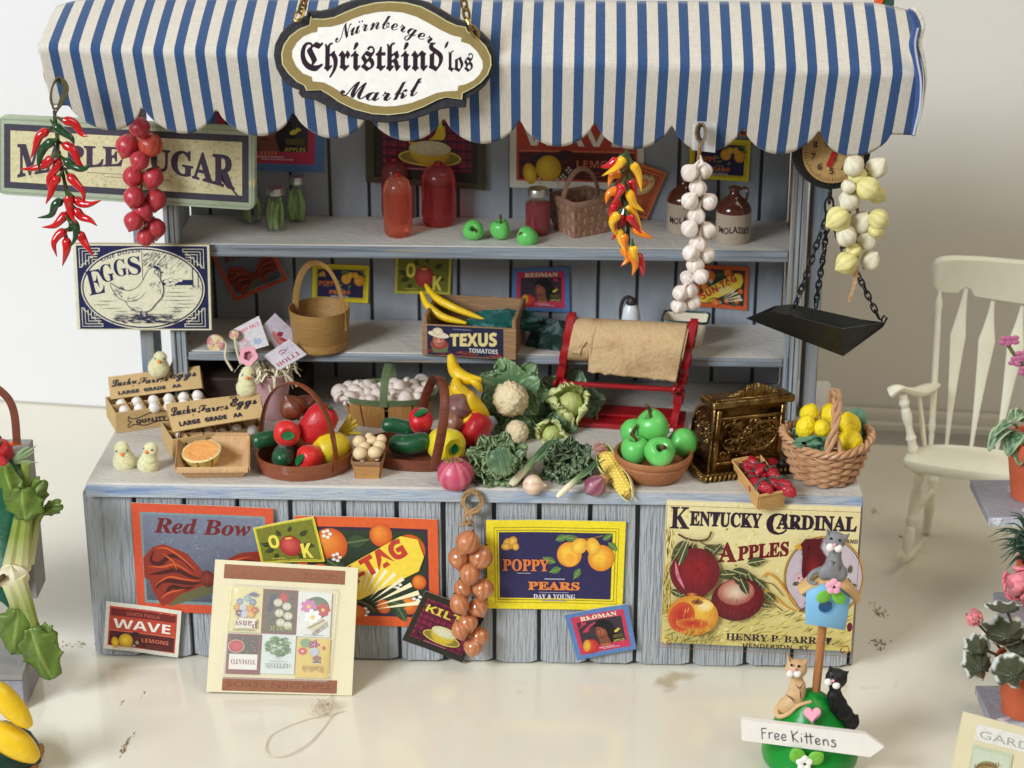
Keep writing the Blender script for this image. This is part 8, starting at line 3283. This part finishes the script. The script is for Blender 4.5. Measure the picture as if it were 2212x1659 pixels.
def pot(X,Yb,hw,hpx,z,label,name='terracotta_pot'):
 c=foot(X,Yb,z,hw)
 r=hw*upx(c)
 h=up(c,hpx)
 t=thing('flower_pot',label,'flower pot',c)
 lathe_obj('pot','terracotta',c,[(0,.001),(r*.66,.001),(r*.86,h*.70),(r*.88,h*.72),(r*.98,h*.73),(r,h*.97),(r*.98,h),(r*.90,h),(r*.86,h*.88),(0,h*.86)],t)
 lathe_obj('soil',mat('soil',(52,38,28),.95,.3,40,.8,60),c,[(0,h*.87),(r*.86,h*.87),(r*.5,h*.92),(0,h*.93)],t)
 return c,h,r
def pleaf(m,a,b,w,cin,crim,seed=0,droop=.03,spot=False):
 a,b=V(a),V(b)
 o=b -a
 sd=o.cross(ZA)
 sd=sd.normalized() if sd.length>1e-6 else XA
 upv=sd.cross(o).normalized()
 ci,co=lin(cin),lin(crim)
 def f(u_,v_):
  x=(u_ -.5)*2
  ww=w*math.sin(math.pi*min(.98,.04+.94*v_))**.7
  return a+o*v_+sd*x*ww+upv*(abs(x)*ww*.25+droop*math.sin(math.pi*v_)+.006*math.sin(x*6+seed)*v_) -ZA*droop*v_*v_
 def cf(u_,v_):
  x=abs(u_ -.5)*2
  kk=1 if (x>.74 or v_>.93) else (.8 if spot and (noise.noise(V((u_*9,v_*9,seed)))>.12) else 0)
  return tuple(ci[i]*(1 -kk)+co[i]*kk for i in range(3))+(1,)
 m.grid(f,12,12,col=cf,thick=.003)
c,h,r=pot(2244,1100,70,128,.55,'upper terracotta pot with variegated leaves at the right edge')
t=thing('variegated_plant','green and cream striped leafy plant in the upper pot, with a pink bloom stalk','plant',c+ZA*h)
for i,(a,b,w) in enumerate((((500,110),(392,172),.042),((520,100),(418,104),.03),((540,70),(482,40),.035),((545,120),(475,195),.05),((560,60),(520,30),.04),((560,150),(530,240),.045))):
 m=MB()
 pleaf(m,P(*ZR(*a),NY.dot(c) -.03),P(*ZR(*b),NY.dot(c) -.10),w,(74,110,74),(170,190,150),i,.03,True)
 m.build('leaf','leafy',t,ang=0)
m=MB()
m.tube(spline([P(*ZC(745,580),NY.dot(c)),P(*ZC(790,650),NY.dot(c)),P(*ZC(847,735),NY.dot(c)),c+ZA*h],5),.008,6)
m.build('bloom_stalk',mat('moss_stalk',(110,110,60),.6,.1,10,.1,30),t)
for x,y in ((745,575),(780,570),(800,690),(835,655),(855,745)):
 m=MB()
 q=P(*ZC(x,y),NY.dot(c) -.01)
 for k2 in range(4):
  a=k2*1.57+x
  m.ball(q+V((.018*math.cos(a),-.004,.014*math.sin(a))),(.017,.006,.011),nu=9,nv=6)
 m.build('pink_bloom',mat('mauve',(196,110,150),.5,.12,20,.1,40),t)
# spiky plant and pink bloom on the middle step
cM=G(2240,1330,.32)
c,h,r=pot(2262,1336,62,100,.32,'middle terracotta pot almost wholly outside the right edge')
t=thing('spiky_plant','dark green needle leaved plant behind the pink bloom','plant',c+ZA*h)
for i in range(40):
 m=MB()
 a=RND.uniform(.9,2.6)
 o=P(*ZR(575+RND.uniform(-20,10),640+RND.uniform(-60,80)),NY.dot(c)+RND.uniform(-.08,.08))
 e2=o+V((-abs(math.sin(a))*RND.uniform(.07,.15),RND.uniform(-.05,.05),RND.uniform(-.05,.10)))
 m.tube(spline([o,o.lerp(e2,.5)+ZA*.03,e2],3),lambda s: .006*(1.1 -s),5)
 m.build('leaf',mat('needle',(44,74,56),.5,.15,10,.2,30),t)
def bloom(X,Y,r_px,d,label,seed,col=(232,134,144)):
 c=P(X,Y,d)
 R_=r_px*upx(c)
 t=thing('geranium_bloom',label,'flower head',c -ZA*R_)
 rg=random.Random(seed)
 m=MB()
 for k2 in range(46):
  dd=V((rg.gauss(0,1),rg.gauss(0,1),rg.gauss(0,1))).normalized()
  if dd.y>.5:
   continue
  q=c+dd*R_*rg.uniform(.6,.92)
  g=rg.uniform(.82,1.1)
  cl_=lin(tuple(min(255,v*g) for v in col))
  M=aim(q,dd+V((rg.uniform(-.5,.5),0,rg.uniform(-.5,.5))))
  m.ball((0,0,0),(R_*.34,R_*.26,R_*.10),M=M,nu=9,nv=6,col=cl_)
 m.build('petals','dull',t)
bloom(2203,1262,42,NY.dot(c) -.2,'big pink geranium bloom at the right edge',3)
# geranium in the lowest pot
c,h,r=pot(2226,1572,72,118,.10,'lowest terracotta pot holding the white edged geranium')
dg_=NY.dot(c)
t=thing('geranium','geranium with dark leaves edged in white in the lowest pot','plant',c+ZA*h)
for i,(x,y,rx,ry,dd) in enumerate(((470,1045,110,70,-.06),(345,1110,60,52,-.10),(345,1190,68,80,-.14),(500,1225,90,80,-.20),(540,1120,60,60,-.04),(470,930,85,20,-.02),(600,1060,70,60,-.02))):
 m=MB()
 cc=P(*ZR(x,y),dg_+dd)
 uu=upx(cc)*.4708
 ci,co=lin((62,66,44)),lin((222,224,214))
 def gl(u_,v_,i=i):
  a=6.2832*u_+.4
  q=v_
  lob=1+.10*math.cos(a*7+i)*q+.03*math.sin(a*19)
  x_,z_=math.cos(a)*rx*uu*q*lob,math.sin(a)*ry*uu*q*lob
  return cc+V((x_,-.02*math.cos(q*3)+.03*q*q+.012*math.cos(a*7)*q+z_*.5,z_*.8 -.012*q))
 m.grid(gl,42,8,col=lambda u_,v_: co if v_>.84+.08*math.sin(u_*40+i) else tuple(ci[j]*(1+.9*abs(math.sin(u_*22))*v_*.6) for j in range(3))+(1,),thick=.003)
 m.build('leaf','leafy',t,ang=0)
 m=MB()
 m.tube([cc+NY*.01,(cc+c+ZA*h)/2 -ZA*.02,c+ZA*h],.006,5)
 m.build('stem','stem',t)
bloom(2104,1335,21,dg_ -.1,'small pink geranium bloom leaning left of its plant',5,(226,130,136))
m=MB()
m.tube(spline([P(2112,1348,dg_ -.09),P(2124,1360,dg_ -.06),P(2160,1400,dg_)],4),.005,5)
m.build('stem','stem',t)
# second seed card, bottom right corner
q=planar([P(2082,1537,-.82),P(2310,1598,-.82),P(2290,1790,-1.0),P(2040,1735,-1.0)])
t=thing('seed_card','corner of a second cream seed card with white lettered strip at the bottom right','seed card',q[3])
m=MB()
card(q,.014,m,(238,230,190))
m.build('card','cream_card',t)
m=MB()
p=Print(q,100,90,m,lift=.0008)
p.rect(14,8,92,24,(228,226,216))
p.text('GARDEN',18,21,11,(170,170,160),'sans',width=70)
m.build('strip_print','print',t,ang=0)
m=MB()
q2=[p.at(x,y,.006) for x,y in ((14,29),(50,29),(50,84),(14,84))]
card(q2,.005,m,(196,206,176))
pp=Print(q2,36,55,m,lift=.0005)
pp.rect(2,3,34,52,(206,214,190))
pp.ell(17,24,12,12,(176,150,90),(140,150,100))
pp.ring(17,24,12,9,1.2,(120,90,60))
pp.text('COLOSSAL',5,22,6,(130,80,50),'serif',width=24,rot=-20)
pp.ell(15,34,6,5,(120,60,50))
m.build('seed_packet','print_gloss',t,ang=0)
# ---------------------------------------------------------------- produce stand at the left edge
ZL=zf_(0,812,.51085)
mat('stand_side',(146,142,138),.6,.10,6,.3,24)
dS_=-.34
t=thing('produce_stand','grey wooden produce stand cut off by the left edge of the photo','stand',P(30,1520,dS_))
x1=P(66,1100,-.10).x
z1=P(66,968,-.0).z
m=MB()
za,zb_=P(68,968,-.05).z,P(62,1276,-.05).z
m.box((x1 -.5,.03,(za+zb_)/2),(1.0,.16,za -zb_),bev=.004)
m.build('upper_panel','stand_side',t)
zc_,zd=G(66,1345,.26).z,.0
m=MB()
xx=P(68,1450,-.30).x
m.box((xx -.5,-.20,.155),(1.0,.34,.03),bev=.004)
m.build('lower_shelf','stand_side',t)
m=MB()
m.box((xx -.5,-.20,.07),(.99,.32,.138),bev=.004)
m.build('lower_box','stand_grey',t)
dv=-.14
W2=lambda x,y,d=dv: P(*ZL(x,y),d)
m=MB()
m.tube(spline([W2(-40,40),W2(0,62),W2(40,105),W2(62,170),W2(72,285)],5),1,6,flat=(.005,.018),up=(0,-1,0))
m.build('basket_handle','red_wood',label='thin brown basket handle arching up at the left edge',cat='basket')
pepperveg(*ZL(8,320),26,dv,(-.3,-.6,.8),(176,24,30),'red pepper at the left edge behind the celery')
pepperveg(*ZL(4,380),20,dv -.05,(-.3,-.6,.5),(188,40,44),'second red pepper low at the left edge')
pepper(None,[ZL(30,300),ZL(60,285),ZL(96,292)],dv,(228,96,30),7,'orange_chilli')
o=bpy.data.objects['orange_chilli']
tag(o,'orange pepper tip lying on the red peppers at the left edge','pepper')
m=MB()
for a,b,c3 in (((70,350),(120,320),(158,292)),((60,355),(110,340),(150,318)),((60,365),(110,362),(165,368)),((75,345),(110,330),(140,318)),((60,350),(100,312),(128,300))):
 m.tube(spline([W2(*a),W2(*b),W2(*c3)],5),lambda s: .012*(1.05 -s),6)
m.build('bean_bundle',mat('bean_pale',(140,160,116),.5,.15,12,.2,40),label='bundle of thin green beans poking right above the celery',cat='beans')
m=MB()
m.ball(W2(15,620),(.10,.06,.36),nu=24,nv=18,fn=lambda d_: 1+.15*noise.noise(d_*4))
m.build('green_bag',mat('green_film',(20,92,66),.2,.25,8,.5,14,coat=.5),label='shiny dark green bag at the left edge behind the celery',cat='bag')
def celery(name,label,stalks,leaves,rootp):
 t=thing(name,label,'celery',rootp)
 for pts,r_ in stalks:
  m=MB()
  m.tube(spline([W2(x,y,d) for x,y,d in pts],6),lambda s: r_*(1.15 -.45*s),8,col=lambda s: tuple(lin((212,206,156))[i]*(1 -min(1,s*1.6))+lin((136,150,66))[i]*min(1,s*1.6) for i in range(3))+(1,))
  m.build('stalk','clay',t)
 for i,(a,b,w) in enumerate(leaves):
  m=MB()
  A,B=W2(*a),W2(*b)
  o_=B -A
  sd=o_.cross(NY).normalized()
  def lf(u_,v_):
   x=(u_ -.5)*2
   ww=w*(math.sin(math.pi*min(.97,.10+.86*v_))**.8)*(1+.12*math.cos(v_*19+i)*abs(x))
   return A+o_*(v_+.06*abs(x)*math.sin(v_*16))+sd*x*ww+NY*(-.02*(1 -x*x)+.006*math.sin(x*5+v_*7+i))
  m.grid(lf,14,18,col=lambda u_,v_: lin((134,154,74)) if abs(u_ -.5)<.04 else (lin((92,116,40))),thick=.003)
  m.build('leaf','leafy',t,ang=0)
 return t
celery('celery','upright celery with yellow green leaves leaning at the left stand',[([(45,815,-.26),(65,700,-.26),(80,600,-.26)],.030),([(95,815,-.27),(105,700,-.28),(115,600,-.28)],.030),([(120,790,-.24),(140,690,-.24),(165,590,-.24),(250,540,-.24)],.020),([(105,640,-.23),(110,500,-.23),(108,370,-.22)],.026)],
       [((95,590,-.30),(20,372,-.27),.05),((110,600,-.31),(98,470,-.31),.075),((130,560,-.25),(178,432,-.24),.045),((190,575,-.25),(262,536,-.25),.03)],W2(70,820,-.26))
celery('celery','celery hanging upside down with broad dark leaves at the left stand',[([(60,860,-.36),(95,960,-.36),(130,1060,-.35),(160,1110,-.35)],.034),([(45,870,-.37),(70,960,-.37),(68,1010,-.36)],.034),([(75,850,-.38),(110,950,-.38),(150,1080,-.37)],.030)],
       [((80,980,-.38),(62,1168,-.37),.08),((130,1060,-.38),(222,1275,-.37),.085),((150,1080,-.36),(232,1120,-.36),.06)],W2(55,850,-.36))
m=MB()
m.ball(W2(52,848,-.36),(.062,.05,.045),nu=20,nv=12,fn=lambda d_: 1+.1*math.cos(5*math.atan2(d_.y,d_.x)))
m.build('celery_root_end',mat('root_cream',(214,204,170),.55,.06,10,.15,30),label='cream cut root end between the two celery bunches',cat='celery end')
m=MB()
m.tube([W2(-30,880,-.40),W2(18,846,-.42)],.011,6)
m.build('brown_twig','stem',label='short brown stick at the left edge beside the celery root',cat='stick')
for pts,r_,lab in ((((-60,1300),(0,1345),(70,1420),(128,1482)),27,'upper yellow squash pointing down right at the bottom left corner'),(((-60,1480),(10,1520),(90,1570),(158,1622)),33,'lower yellow squash with bright cut tip at the bottom left corner')):
 banana('yellow_squash',None,r_*1.0,lab,pos=[W2(x,y,-.95) for x,y in pts],cat='squash',col=(238,208,44),ends=False,mt='yellow_clay')
m=MB()
m.ball(W2(-10,1600,-.86),(.16,.12,.12),nu=20,nv=12,fn=lambda d_: 1+.2*noise.noise(d_*5))
m.build('dark_leaves','dark_green_cloth',label='dark green leaves under the yellow squash at the bottom left corner',cat='leaves')
m=MB()
m.box(W2(0,1720,-.85),(.30,.26,.20),bev=.01)
m.build('squash_punnet','tan_veneer',label='tan wooden box holding the yellow squash at the bottom left corner',cat='box')
